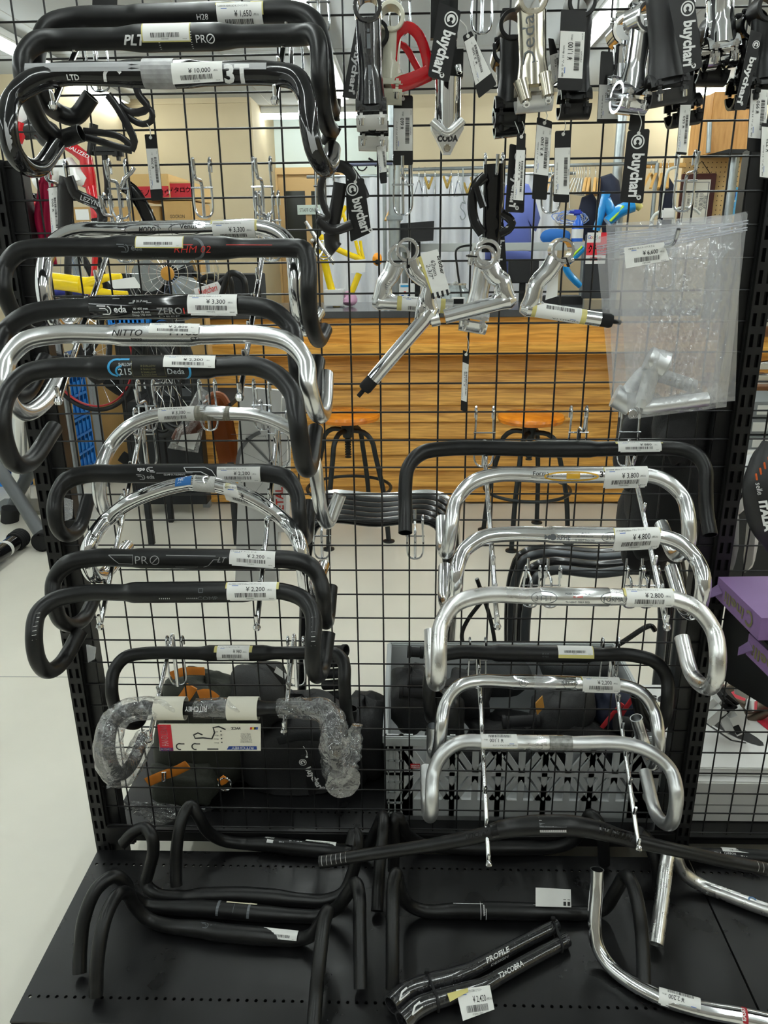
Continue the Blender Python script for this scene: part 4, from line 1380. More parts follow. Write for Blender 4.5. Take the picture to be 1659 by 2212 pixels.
decal(b, 'clamp_print', f, [M_WINK, mat('speckled_grey', '#5b5d5f', .5, var=.6, vscale=900)], 1191, 12)
straight(b, pts[0], pts[2], 692, 916, .0111)
f = Flat()
for i in range(6):
    f.rect(-.025 + i * .009, -.009, -.0245 + i * .009, .009)
decal(b, 'cut_marks', f, [M_WINK], 728, 10)
straight(b, pts[10], pts[12], 1477, 1659, .0111)
decal(b, 'cut_marks', Flat().rect(-.01, -.009, -.0095, .009).rect(0, -.009, .0005, .009).rect(.01, -.009, .0105, .009), [M_WINK], 1640, 10)
straight(b, pts[2], pts[4], 916, 1093, .0125)
decal(b, 'dark_logo', Flat().text('RITCHEY', -.02, -.004, .007, shear=.3).rect(.004, -.012, .016, .012), [M_GLOSS], 1060, 5, rr=.0146)
straight(b, pts[8], pts[10], 1290, 1477, .0125)
decal(b, 'dark_logo', Flat().text('W MTN', 0, -.006, .013, bold=.03, shear=.4), [M_GLOSS], 1322, 5, rr=.0150)

# 11 pair of carbon clip-on extensions held by two cable ties
ta = [D(845, 2172, .019), D(880, 2140, .019), D(925, 2122, .019), D(980, 2108, .019), D(1018, 2094, .018), D(1060, 2072, .017), D(1130, 2035, .016), D(1204, 1998, .016)]
tb_ = [D(868, 2206, .016), D(900, 2178, .016), D(940, 2160, .016), D(1000, 2142, .016), D(1046, 2128, .0155), D(1085, 2106, .015), D(1150, 2070, .014), D(1226, 2030, .014)]
rs = [.0165, .0162, .0150, .0140, .0128, .0122, .0118, .0116]
t = thing('clip_on_extension', D(1000, 2130, 0), 'two glossy carbon extension tubes tied together on the front of the deck', 'bar extension')
A = MB().tube(ta, rs, 20, step=.006, hollow=.18).build('extension_tube', M_CARBON, t)
B = MB().tube(tb_, rs, 20, step=.006, hollow=.18).build('extension_tube', M_CARBON, t)
for (p, q_) in ((ta[2], tb_[2]), (ta[7].lerp(ta[6], .12), tb_[7].lerp(tb_[6], .22))):
    c = (p + q_) / 2
    ax = (ta[7] - ta[5]).normalized() if p is not ta[2] else (ta[3] - ta[1]).normalized()
    s = (q_ - p).normalized()
    n = ax.cross(s).normalized()
    if n.z < 0:
        n = -n
    rr = (p - q_).length / 2 + (.0158 if p is ta[2] else .0128)
    h2 = .0168 if p is ta[2] else .0130
    loop = [c + s * (rr * math.cos(a)) + n * (h2 * math.sin(a) / max(.55, abs(math.cos(a)) ** .3 + abs(math.sin(a)) ** .3 - .45) * .55) for a in [i * PI / 10 for i in range(20)]]
    loop = [c + s * (math.copysign(abs(math.cos(a)) ** .5, math.cos(a)) * rr) + n * (math.copysign(abs(math.sin(a)) ** .5, math.sin(a)) * h2) for a in [i * PI / 12 for i in range(24)]]
    z_ = MB().tube(loop, .0022, 8, closed=True, step=.004, ell=.45)
    hd = c + s * -rr * .75 + n * h2
    z_.bbox(hd + n * .002, (.008, .008, .006), .001)
    z_.build('cable_tie', M_RUB, t)
xa = ta[6] - ta[5]
for base, sc, words in ((ta, .0118, (('PROFILE', .010, 1070, 0), ('DESIGN', .005, 1070, 0))), (tb_, .0115, (('T2+COBRA', .010, 1098, 0),))):
    bb = Bar()
    bb.root = t
    straight(bb, base[5], base[6], 1060 if base is ta else 1085, 1130 if base is ta else 1150, .0122 if base is ta else .0120)
    i = 0
    for wd, h_, uc, _ in words:
        decal(bb, 'maker_print', Flat().text(wd, 0, -.004 - i * .008, h_ * .8, bold=.02, shear=.25, fitw=.052 if wd != 'DESIGN' else .04), [M_WINK if i == 0 else mat('silver_ink', '#9a9a9a', .4)], uc, 5, rr=.0127)
        i += 1
for base, uu in ((ta, 872), (tb_, 900)):
    bb = Bar()
    bb.root = t
    straight(bb, base[0], base[1], base is ta and 845 or 868, base is ta and 880 or 900, .0165)
    decal(bb, 'white_emblem', Flat().stroke([(-.012, -.003), (.0, .004), (.012, .004)], .003).stroke([(-.012, -.003), (.012, -.004)], .002), [M_WINK], uu - 8, 0, rr=.0167)
q0 = [D(985, 2138, .034), D(1058, 2128, .036), D(1068, 2180, .016), D(1000, 2205, .010)]
lb = MB().prism(q0, (0, 0, -.0005)).build('price_label', M_PAPER, t, flat=True)
x_, y_ = (q0[1] - q0[0]), (q0[3] - q0[0])
mpf = plane_map((q0[0] + q0[1] + q0[2] + q0[3]) / 4 - y_ * .5 * -1 - y_ * 0, x_, -y_, .0006)
art = label_art(x_.length, y_.length, 'PROFILE DESIGN T2+COBRA エアロバー', '2,420', 46)
mb = MB()
art.onto(mb, mpf)
mb.build('label_print', [M_INK, M_BLUEINK], lb, flat=True)
MB().prism([D(966, 2146, .033), D(1010, 2134, .035), D(1012, 2142, .034), D(972, 2164, .03)], (0, 0, -.0004)).build('yellow_tape', M_YTAPE, t, flat=True)

# ---- film and cardboard sleeve of the bagged bar
L, Rr = [V(p) / 1000 for p in BARS['ritchey'][0]], [V(p) / 1000 for p in BARS['ritchey'][1]]


def crumple(pts, rs, name, seed, label=None):
    mb = MB().tube(pts, rs, 26, step=.0045)
    rr = random.Random(seed)
    ph = [(rr.uniform(30, 130), rr.uniform(30, 130), rr.uniform(30, 130), rr.uniform(0, 6)) for _ in range(7)]
    out = []
    for p in mb.v:
        k = sum(abs(math.sin(a * p[0] + b_ * p[1] + c_ * p[2] + d)) for a, b_, c_, d in ph) / 7 - .6
        out.append((p[0] + k * .016, p[1] - k * .018, p[2] + k * .016))
    mb.v = out
    return tag(mb.build(name, M_BAG2, rb.root, angle=20), label)


m0, m1 = rb.P0.lerp(rb.P1, .02), rb.P0.lerp(rb.P1, .16)
crumple(L[::-1][:1] + L[::-1] + [m1], [.010, .019, .022, .025, .027, .025, .024, .022, .0205, .018], 'film_wrap', 3, 'crumpled clear film over the left drop')
crumple([rb.P0.lerp(rb.P1, .28), rb.P0.lerp(rb.P1, .45), rb.P0.lerp(rb.P1, .62)], [.0175, .0185, .0175], 'film_wrap', 4)
tail = at(740, 1690, -.215)
crumple([rb.P0.lerp(rb.P1, .82)] + Rr[:6] + [tail], [.0175, .019, .022, .024, .026, .026, .027, .030], 'film_wrap', 5, 'crumpled clear film over the right drop')
crumple([at(768, 1566, -.10), at(764, 1600, -.11), at(755, 1640, -.15), at(738, 1680, -.2)], [.010, .016, .018, .014], 'film_wrap', 6)
for s0, s1 in ((.0, .20), (.48, .69)):
    pass
uw = lambda u: (u - 330) / (660 - 330)
M_SLV = mat('cream_card', '#e3dfd0', .6)
for u0, u1 in ((337, 402), (494, 560)):
    p0, p1 = rb.P0.lerp(rb.P1, uw(u0)), rb.P0.lerp(rb.P1, uw(u1))
    MB().tube([p0, p1], .0208, 28, smooth=False, hollow=.05).build('sleeve_loop', M_SLV, rb.root)
pc, n, up = frame(rb, uw(450))
nf = n
c00, c10 = at(342, 1565, rb.P0.y - .021), at(563, 1565, rb.P0.y - .021)
c01, c11 = at(345, 1622, rb.P0.y - .024), at(563, 1622, rb.P0.y - .024)
sl = tag(MB().prism([c00, c10, c11, c01], (0, .003, 0)).build('card_sleeve', M_SLV, rb.root, flat=True), 'cream card panel printed with bar profiles and a red end')
pmx = plane_map((c00 + c11) / 2, c10 - c00, c00 - c01, .0006)
w2, h2 = (c10 - c00).length / 2, (c00 - c01).length / 2
f = Flat().rect(-w2, -h2, -w2 + .024, h2, 0).text('HANDLEBAR', -w2 + .0165, .004, .0125, 1, rot=PI / 2, fitw=.040, bold=-.01)
f.rect(-w2, -h2, -w2 + .024, -h2 + .007, 2).text('RITCHEY', -w2 + .011, -h2 + .002, .003, 1)
f.poly([(w2 - .062, -h2 + .003), (w2 - .008, -h2 + .003), (w2 - .008, -h2 + .010), (w2 - .058, -h2 + .010)], 2)
f.text('RITCHEY', w2 - .034, -h2 + .0085, .0045, 1, rot=PI, bold=.03, fitw=.04)
f.text('WCS.', w2 - .043, h2 - .005, .0052, 3, rot=PI, bold=.03, shear=.3)
for i, c in enumerate((0, 4, 3, 2)):
    f.poly([(w2 - .018 + i * .0035, h2 - .010), (w2 - .0145 + i * .0035, h2 - .010), (w2 - .0135 + i * .0035, h2 - .005), (w2 - .017 + i * .0035, h2 - .005)], c)
f.stroke([(.030, h2 - .010), (.018, h2 - .004), (.008, h2 - .006), (.010, h2 - .016), (.004, -.002), (-.012, .000), (-.026, -.001), (-.028, .006), (-.020, .010), (-.012, .006)], .0028, 3)
f.arc(-.055, -h2 + .009, .006, 1.2, 5.0, .0022, 3).stroke([(-.053, -h2 + .0145), (-.046, -h2 + .0145)], .002, 3)
f.arc(-.027, -h2 + .009, .006, 1.2, 5.0, .0022, 3).stroke([(-.025, -h2 + .0145), (-.018, -h2 + .0145)], .002, 3)
for i, s_ in enumerate(('280g x 42cm', 'Triple Butted', 'Scandium Bar', 'Ergo Anatomic', 'Compact Bend')):
    f.text(s_, w2 - .026, h2 - .018 - i * .004, .0024, 3, rot=PI)
for i in range(4):
    f.text('42cm', .012 - i * 0, h2 - .013 - i * .0075, .0028, 3, rot=PI)
    f.rect(.020, h2 - .0145 - i * .0075, .0225, h2 - .012 - i * .0075, 3)
f.stroke([(-.006, -h2 + .004), (.014, -h2 + .004)], .0026, 3)
mb = MB()
f.onto(mb, pmx)
mb.build('sleeve_print', [mat('sleeve_red', '#c01f30', .5), M_WINK, mat('sleeve_blue', '#1c3f8c', .5), M_INK, mat('sleeve_yellow', '#e0c02a', .5)], sl, flat=True)
decal(rb, 'maker_print', Flat().text('RITCHEY', 0, -.003, .009, bold=.02, fitw=.04), [M_WINK], 428, 0, rot=True)


# ================================================================== stems
def half_shell(mb, c, ax, ref, ro, ri, wd, a0, a1, mi=0, n=14):
    """part of a thick ring about ax, angle measured from ref"""
    c, ax, ref = V(c), V(ax).normalized(), V(ref)
    ref = (ref - ax * ref.dot(ax)).normalized()
    q = ax.cross(ref)
    vs, fs = [], []
    for i in range(n + 1):
        a = a0 + (a1 - a0) * i / n
        d = ref * math.cos(a) + q * math.sin(a)
        vs += [c + d * ri - ax * wd / 2, c + d * ro - ax * wd / 2, c + d * ro + ax * wd / 2, c + d * ri + ax * wd / 2]
    for i in range(n):
        for k in range(4):
            fs.append((i * 4 + k, i * 4 + (k + 1) % 4, i * 4 + 4 + (k + 1) % 4, i * 4 + 4 + k))
    fs += [(3, 2, 1, 0), (n * 4, n * 4 + 1, n * 4 + 2, n * 4 + 3)]
    return mb.add(vs, fs, mi)


def bolt(p, ax, r, m, parent, h=.005):
    ax = V(ax).normalized()
    mb = MB().lathe(p, [(r, -h), (r, h * .55), (r * .85, h), (r * .55, h), (r * .5, h * .2), (0, h * .2)], 12, ax=ax)
    return mb.build('bolt', m, parent, angle=30)


def threadless(S, B, label, body=M_BLK, face=None, bolts=M_CHR, ax=(0, -1, .12), w_=.017, group=None, faceplate='full', hs=.040, clampw=.044, rb_=.0205, root=None):
    S, B = V(S), V(B)
    e = (B - S).normalized()
    a = V(ax)
    a = (a - e * a.dot(e)).normalized()
    b = e.cross(a).normalized()
    t = root or thing('stem', S, label, 'handlebar stem', group)
    L = (B - S).length
    mb = MB()
    mb.tube([S + e * .012, S + e * .03, S.lerp(B, .6), B - e * .03, B - e * .010], [w_ * 1.02, w_, w_ * .97, w_ * 1.08, w_ * 1.22], 22, ell=1.0, up=a)
    mb.build('extension', body, t)
    MB().ring(S, a, .0200, .0146, hs, 30).build('steerer_clamp', body, t)
    c = MB()
    half_shell(c, B, b, -e, rb_ , .0162, clampw, -PI / 2 + .08, PI / 2 - .08)
    for s in (-1, 1):
        for k in (-1, 1):
            c.bbox(B + b * (s * clampw * .32) + a * (k * .0215) - e * .004, (.0105, .0105, .010), .003, 0, Matrix((b, a, e)).transposed())
    c.build('bar_clamp', body, t)
    fp = MB()
    if faceplate == 'full':
        half_shell(fp, B + e * .002, b, e, rb_, .0162, clampw, -PI / 2 + .1, PI / 2 - .1)
    else:
        for s in (-1, 1):
            half_shell(fp, B + e * .002 + b * (s * clampw * .33), b, e, rb_, .0162, clampw * .32, -PI / 2 + .1, PI / 2 - .1)
    for s in (-1, 1):
        for k in (-1, 1):
            fp.bbox(B + b * (s * clampw * .32) + a * (k * .0215) + e * .007, (.0105, .0105, .010), .003, 0, Matrix((b, a, e)).transposed())
    fp.build('faceplate', face or body, t)
    for s in (-1, 1):
        for k in (-1, 1):
            bolt(B + b * (s * clampw * .32) + a * (k * .0215) + e * .0125, e, .0038, bolts, t)
    for k in (-1, 1):
        bolt(S - e * .0185 + a * (k * hs * .28) + b * .010, b, .0036, bolts, t)
    return t, e, a, b


G_ST = 'stems hanging along the top of the grid'
# carbon stem with white faceplate
S, B = at(795, 22, -.085), at(803, 246, -.085)
t, e, a, b_ = threadless(S, B, 'black carbon stem with a white faceplate at the bottom, left of the red cage', M_CARBON, mat('white_gloss_paint', '#dcdcda', .2, coat=.5), group=G_ST, w_=.0178)
f = Flat().stroke([(0, .034), (0, .03)], .003).stroke([(0, -.034), (0, -.03)], .003).rect(-.0025, .010, .0025, .028).rect(-.0025, -.028, .0025, -.010)
mb = MB()
f.onto(mb, plane_map(S.lerp(B, .47) + a * .0186, b_ if b_.x > 0 else -b_, -e, .0003))
mb.build('side_print', M_GREYINK, t, flat=True)
MB().lathe(B + e * .0215 + a * .004, [(.0055, 0), (.0055, .002), (.004, .002), (.004, -.001), (0, -.001)], 16, ax=a).build('badge', M_DARK, t)
S, B = at(812, 80, -.035), at(807, 292, -.035)
threadless(S, B, 'second white-faced black stem just behind and below the carbon one', M_BLK, mat('white_gloss_paint', '#dcdcda', .2, coat=.5), group=G_ST, w_=.016)
S, B = at(845, 42, -.035), at(838, 190, -.035)
threadless(S, B, 'cream painted stem peeping out right of the carbon stem', mat('cream_gloss', '#d8d6c4', .25, coat=.4), group=G_ST, w_=.0155)

# silver stem with triangular end, black clamp on top
Yc = -.07
P0, P1, P2 = at(968, 60, Yc), at(968, 190, Yc), at(967, 272, Yc)
P3 = at(966, 318, Yc)
t = thing('stem', P0, 'bright silver tube stem with a black clamp above and a triangular lettered foot', 'handlebar stem', G_ST)
MB().tube([P1 + V((0, 0, .012)), P1, P2, P2 - V((0, 0, .004))], .0185, 28, smooth=False).build('steel_tube', M_CHR, t)
k = MB().bbox(P0 + V((0, .004, -.045)), (.044, .040, .055), .010).bbox(P0 + V((-.006, .002, .012)), (.038, .038, .075), .012)
k.build('black_clamp', M_BLK, t)
bolt(at(991, 150, Yc - .022), (.2, -.3, -1), .005, M_CHR, t)
x0, x1 = at(933, 272, Yc - .012), at(1002, 272, Yc - .012)
tri = [at(931, 262, Yc - .016), at(945, 258, Yc - .016), at(966, 285, Yc - .016), at(988, 258, Yc - .016), at(1003, 258, Yc - .016), at(1002, 278, Yc - .016), at(990, 300, Yc - .016), at(975, 330, Yc - .016), at(958, 330, Yc - .016), at(944, 300, Yc - .016), at(932, 278, Yc - .016)]
MB().prism(tri, (0, .03, 0)).build('triangle_foot', M_POL, t, angle=25)
MB().tube([at(934, 262, Yc - .017), at(948, 275, Yc - .019), at(966, 288, Yc - .021), at(984, 275, Yc - .019), at(1000, 260, Yc - .017)], .0058, 12).build('weld_bead', M_SCUF, t)
f = Flat().text('CODA', 0, -.003, .0075, bold=.05, fitw=.030)
mb = MB()
f.onto(mb, plane_map(at(967, 300, Yc - .0172), (1, 0, 0), (0, 0, 1)))
mb.build('foot_print', M_INK, t, flat=True)
bolt(at(966, 319, Yc - .018), (0, -1, 0), .0052, M_PEW, t)

# pewter deda stem
S, B = at(1148, 4, -.10), at(1152, 205, -.10)
t, e, a, b_ = threadless(S, B, 'pewter coloured stem with dark vertical lettering and a silver faceplate', M_PEW, M_SAT, group=G_ST, w_=.0195, clampw=.05)
x = b_ if b_.x > 0 else -b_
f = Flat().text('Deda', 0, -.008, .0185, bold=-.004, rot=PI / 2, fitw=.060)
f.stroke([(-.009, -.062), (-.009, -.045), (-.003, -.035), (.004, -.035)], .0016).stroke([(-.001, -.062), (-.001, -.05)], .0016)
mb = MB()
f.onto(mb, lambda p, q: S.lerp(B, .36) + a * .0200 * math.cos(p / .0205) + x * .0205 * math.sin(p / .0205) - e * q)
mb.build('side_print', M_GREYINK, t, flat=True)
MB().tube([at(1124, 175, -.118), at(1137, 218, -.124)], [.010, .0085], 14, smooth=False).tube([at(1176, 160, -.118), at(1184, 208, -.124)], [.010, .0085], 14, smooth=False).build('forged_horn', M_PEW, t)
bolt(at(1137, 222, -.126), (0, -1, -.6), .0052, M_CHR, t)
bolt(at(1184, 213, -.126), (0, -1, -.6), .0052, M_CHR, t)
S, B = at(1105, 60, -.045), at(1100, 240, -.045)
threadless(S, B, 'black stem hanging just left of and behind the pewter stem', M_BLK, group=G_ST, w_=.016, bolts=M_RUB)
S, B = at(1090, 120, -.02), at(1098, 262, -.03)
threadless(S, B, 'dark stem lowest behind the pewter stem', M_GLOSS, group=G_ST, w_=.014, bolts=M_RUB)

S, B = at(1252, 12, -.07), at(1240, 222, -.07)
threadless(S, B, 'black stem behind the 1,100 yen tag', M_BLK, group=G_ST, w_=.0185, bolts=M_RUB)
S, B = at(1388, 42, -.075), at(1362, 212, -.075)
threadless(S, B, 'polished silver stem with an open round clamp at top, right of centre', M_POL, group=G_ST, w_=.0150, ax=(.25, -1, .1))
S, B = at(1345, 70, -.035), at(1338, 190, -.035)
threadless(S, B, 'smaller silver stem just left of and behind the polished one', M_CHR, group=G_ST, w_=.012, rb_=.0185)
S, B = at(1430, -30, -.10), at(1440, 190, -.10)
threadless(S, B, 'satin black stem with two bright bolts at its lower front', mat('satin_black', (.03, .03, .032), .4), group=G_ST, w_=.0215, clampw=.052, hs=.044)
S, B = at(1472, 90, -.045), at(1476, 238, -.045)
threadless(S, B, 'black stem hanging lowest under the large tilted logo tag', M_BLK, group=G_ST, w_=.016, bolts=M_RUB)
S, B = at(1556, -60, -.07), at(1555, 112, -.07)
threadless(S, B, 'mirror chrome stem with split faceplate, beside the big logo tag', M_CHR, group=G_ST, w_=.0185, faceplate='split')
S, B = at(1548, 60, -.035), at(1535, 150, -.035)
threadless(S, B, 'black stem half hidden beneath the chrome stem', M_BLK, group=G_ST, w_=.015, bolts=M_RUB)
S, B = at(1655, 20, -.08), at(1642, 190, -.08)
threadless(S, B, 'black stem at the top right corner behind the narrow price tags', M_BLK, group=G_ST, w_=.018, bolts=M_RUB)
S, B = at(1618, 60, -.04), at(1610, 200, -.04)
threadless(S, B, 'black stem behind the dark tilted logo tag near the right post', M_GLOSS, group=G_ST, w_=.015, bolts=M_RUB)


def quill(ring, corner, tip, Y, label, m, ra=.0125, rq=.0113, slot=None, wedge=True, bow=(0, 0), yoff=0.0, curve=.12):
    """forged 7-shaped stem hung by its bar clamp: ring, arm to the corner, quill to the tip (picture points at depth Y)"""
    rc, co, ti = at(*ring, Y), at(*corner, Y), at(*tip, Y)
    t = thing('quill_stem', rc, label, 'handlebar stem', 'forged quill stems on the grid')
    up = V((0, -1, 0))
    MB().ring(rc, (0, 1, 0), .0178, .0132, .036, 34).build('clamp_ring', m, t)
    ea = (co - rc).normalized()
    eq = (ti - co).normalized()
    k = co - ea * .010
    mb = MB().tube([rc + ea * .0155, rc + ea * .034, rc.lerp(co, .6) + V((bow[0], 0, bow[1])), co - ea * .016, co + ea * .002], [.0150, ra * 1.12, ra * 1.06, ra * 1.12, ra * .95], 20, up=up)
    mb.build('arm', m, t)
    q = MB().tube([co - eq * .010, co, co + eq * .012, co.lerp(ti, .86)], [rq * .7, rq * 1.22, rq * 1.04, rq], 20, up=up, smooth=True)
    # fillet in the crook
    w1, w2 = co - ea * .034, co + eq * .034
    mid = co + (eq - ea).normalized() * .0155
    q.tube([w1, w1.lerp(mid, .6), mid, w2.lerp(mid, .6), w2], [.004, .0085, .0105, .0085, .004], 14, up=up)
    q.build('quill', m, t)
    if slot is not None:
        d = V((math.cos(slot), 0, math.sin(slot)))
        n = V((-d.z, 0, d.x))
        MB().bbox(rc + d * .0195, (.013, .034, .015), .005, 0, Matrix((d, V((0, 1, 0)), n)).transposed()).build('pinch_lug', m, t)
        MB().box(rc + d * .0195, (.0145, .0365, .0022), 0, Matrix((d, V((0, 1, 0)), n)).transposed()).build('slot', M_DARK, t)
        bolt(rc + d * .020 + n * .008, n, .0042, M_CHR, t)
    if wedge:
        n = eq.cross(V((0, 1, 0)))
        w0 = co.lerp(ti, .80)
        MB().tube([w0, ti - eq * .004, ti], [rq * .93, rq * .98, rq * .85], 20, smooth=False).build('expander_wedge', M_RUB, t)
        MB().cyl(ti, ti + eq * .014, .0036, 10).build('expander_bolt', M_RUB, t)
    return t, rc, co, ti, eq


def quill_label(t, co, ti, s0, s1, r, title, price, seed, flip=False, tape=True):
    b = Bar()
    b.root = t
    d = (ti - co)
    if d.x < 0:
        co, ti, s0, s1 = ti, co, 1 - s1, 1 - s0
    straight(b, co, ti, 0, 100, r)
    price_label(b, s0 * 100, s1 * 100, title, price, h=.030, top=70, turn=-60, seed=seed, double=False, flip=flip, tape=[(-.12, .04, 0, 1), (.96, 1.12, 0, 1)] if tape else None)


t, rc, co, ti, eq = quill((880, 540), (932, 672), (786, 842), -.085, 'silver quill stem pointing down left, in front of the pair by the grid centre', M_POL, bow=(.012, .004), slot=-PI / 2)
lp = [at(908, 548, -.10), at(945, 538, -.105), at(973, 632, -.105), at(937, 642, -.10)]
lb = tag(MB().prism(lp, (0, .0005, 0)).build('paper_tag', M_PAPER, t, flat=True), 'pale paper tag with black end bars')
f = Flat().text('62mm', -.003, .008, .0065, rot=-PI / 2 + .0).text('2-3/7"', -.011, .004, .0065, rot=-PI / 2).text('brother', .008, .010, .006, rot=-PI / 2, bold=.02)
for i in range(4):
    f.rect(-.013 + i * .0075, -.036, -.0095 + i * .0075, -.027)
mb = MB()
xx, yy = lp[1] - lp[0], lp[0] - lp[3]
f.onto(mb, plane_map((lp[0] + lp[1] + lp[2] + lp[3]) / 4, xx, yy, .0008))
mb.build('tag_print', M_INK, lb, flat=True)
MB().prism([at(903, 556, -.099), at(910, 552, -.099), at(942, 640, -.099), at(934, 640, -.099)], (0, .0004, 0)).build('yellow_tape', M_YTAPE, t, flat=True)

t, rc, co, ti, eq = quill((862, 552), (818, 652), (1003, 664), -.032, 'silver quill stem with engraved arm and taped label, behind the down-left one', M_BRU, wedge=False, bow=(-.004, 0))
quill_label(t, co, ti, .27, .72, .0115, 'CINELLI XA', None, 51)
b = Bar()
b.root = t
straight(b, rc, co, 0, 100, .0125)
b.root = t
f = Flat().text('panto', 0, -.004, .009, bold=-.012)
bb = f
mb = MB()
xx = (rc - co)
f.onto(mb, plane_map(rc.lerp(co, .60) + V((0, -.0128, 0)), xx, V((0, -1, 0)).cross(xx), .0002))
mb.build('engraving', M_GREYINK, t, flat=True)
t, rc, co, ti, eq = quill((1046, 556), (1100, 648), (938, 690), -.085, 'silver quill stem pointing left with its clamp bolt on the left, grid centre', M_POL, slot=PI * .97, wedge=False, bow=(.004, .004))
MB().tube([co.lerp(ti, .93), co.lerp(ti, 1.0), ti + eq * .006], [.0112, .0112, .0106], 20, smooth=False).build('quill_end', M_BRU, t)
S, B = at(1052, 545, -.035), at(1024, 690, -.035)
threadless(S, B, 'silver forged stem with two bolts on its face, behind the left-pointing quill stem', M_BRU, bolts=M_CHR, w_=.0155, rb_=.0195, ax=(0, -1, .1))
t, rc, co, ti, eq = quill((1212, 540), (1138, 666), (1322, 694), -.065, 'silver quill stem with dark wedge end pointing right, nearest the plastic bags', M_POL, slot=-1.15, bow=(-.006, .002))
quill_label(t, co, ti, .10, .62, .0118, 'CINELLI 1A', None, 52, flip=True)
lp = [at(1186, 588, -.06), at(1208, 566, -.058), at(1204, 640, -.058), at(1178, 648, -.06)]
MB().prism(lp, (0, .0005, 0)).build('paper_tag', M_PAPER, t, flat=True)


# ================================================================== hang tags
def hang_tag(c, Y, label, kind='logo', string=None, sticker=None, price=None, seed=1, rot=PI / 2, tilt=0.0, title=None, up_logo=True):
    """card given by its four picture corners (TL, TR, BR, BL)"""
    Ys = Y if isinstance(Y, (list, tuple)) else [Y] * 4
    q = [at(*p, y) for p, y in zip(c, Ys)]
    x, y = (q[1] - q[0] + q[2] - q[3]) / 2, (q[0] - q[3] + q[1] - q[2]) / 2
    ctr = (q[0] + q[1] + q[2] + q[3]) / 4
    n = x.cross(y).normalized()
    if n.y > 0:
        n = -n
    t = thing('hang_tag', ctr, label, 'price tag', 'tags hanging along the top')
    w_, h = x.length, y.length
    r = min(w_, h) * .09
    poly = []
    for i in range(4):
        p, a, b = q[i], q[i - 1], q[(i + 1) % 4]
        da, db = (a - p).normalized() * r, (b - p).normalized() * r
        poly += [p + da, p + (da + db) * .3, p + db]
    MB().prism(poly, -n * .0006).build('card', M_CARD, t, flat=True)
    mb = MB()
    f = Flat()
    if kind == 'logo':
        k = 1 if up_logo else -1
        yc = h * .34
        rr = w_ * .27
        f.arc(0, yc, rr, 0, 2 * PI, rr * .22, 0, 28).arc(0, yc, rr * .5, -2.1 + PI / 2 * 0, 2.1 + 0, rr * .42, 0, 16) if False else f.arc(0, yc, rr, 0, 2 * PI, rr * .2, 0, 28).arc(0, yc, rr * .48, -PI / 2 + .55, 1.5 * PI - .55, rr * .42, 0, 16)
        f.text('buychari', -w_ * .15, -h * .12, w_ * .50, 0, rot=-PI / 2, bold=.035, fitw=h * .60)
        f.arc(w_ * .30, -h * .425, w_ * .075, 0, 2 * PI, w_ * .06, 0, 14)
        f.onto(mb, plane_map(ctr, x, y, .0005) if x.cross(y).y < 0 else plane_map(ctr, x, y, -.0005))
        mb.build('logo_print', M_WINK, t, flat=True)
    if sticker:
        s0, s1 = sticker
        sq = [q[0].lerp(q[3], s0), q[1].lerp(q[2], s0), q[1].lerp(q[2], s1), q[0].lerp(q[3], s1)]
        sq = [p + n * .0007 for p in sq]
        ins = .04
        cc = sum(sq, V()) / 4
        sq = [p.lerp(cc, ins) for p in sq]
        sb = MB().prism(sq, -n * .0004).build('sticker', M_PAPER, t, flat=True)
        xx, yy = (sq[1] - sq[0]), (sq[0] - sq[3])
        art = label_art(yy.length, xx.length, title or 'BB ステム 31.8mm', price, seed)
        ca, sa = math.cos(rot), math.sin(rot)
        art.xf(lambda a_, b_: ((a_ * ca - (b_ - xx.length / 2) * sa), (a_ * sa + (b_ - xx.length / 2) * ca)))
        mb = MB()
        art.onto(mb, lambda a_, b_: cc + xx.normalized() * a_ + yy.normalized() * b_ + n * .0005)
        mb.build('sticker_print', [M_INK, M_BLUEINK], sb, flat=True)
    if string:
        hole = q[0].lerp(q[1], .5).lerp(q[3].lerp(q[2], .5), .05) + n * .0012
        top = at(*string, Y if not isinstance(Y, (list, tuple)) else Y[0])
        MB().tube([hole, hole.lerp(top, .5) + V((.004, -.002, 0)), top], .0006, 6).build('string', M_STRING, t)
        MB().lathe(hole, [(0, .0006), (.0022, .0006), (.0026, 0)], 12, ax=n).build('eyelet', M_STRING, t)
    return t


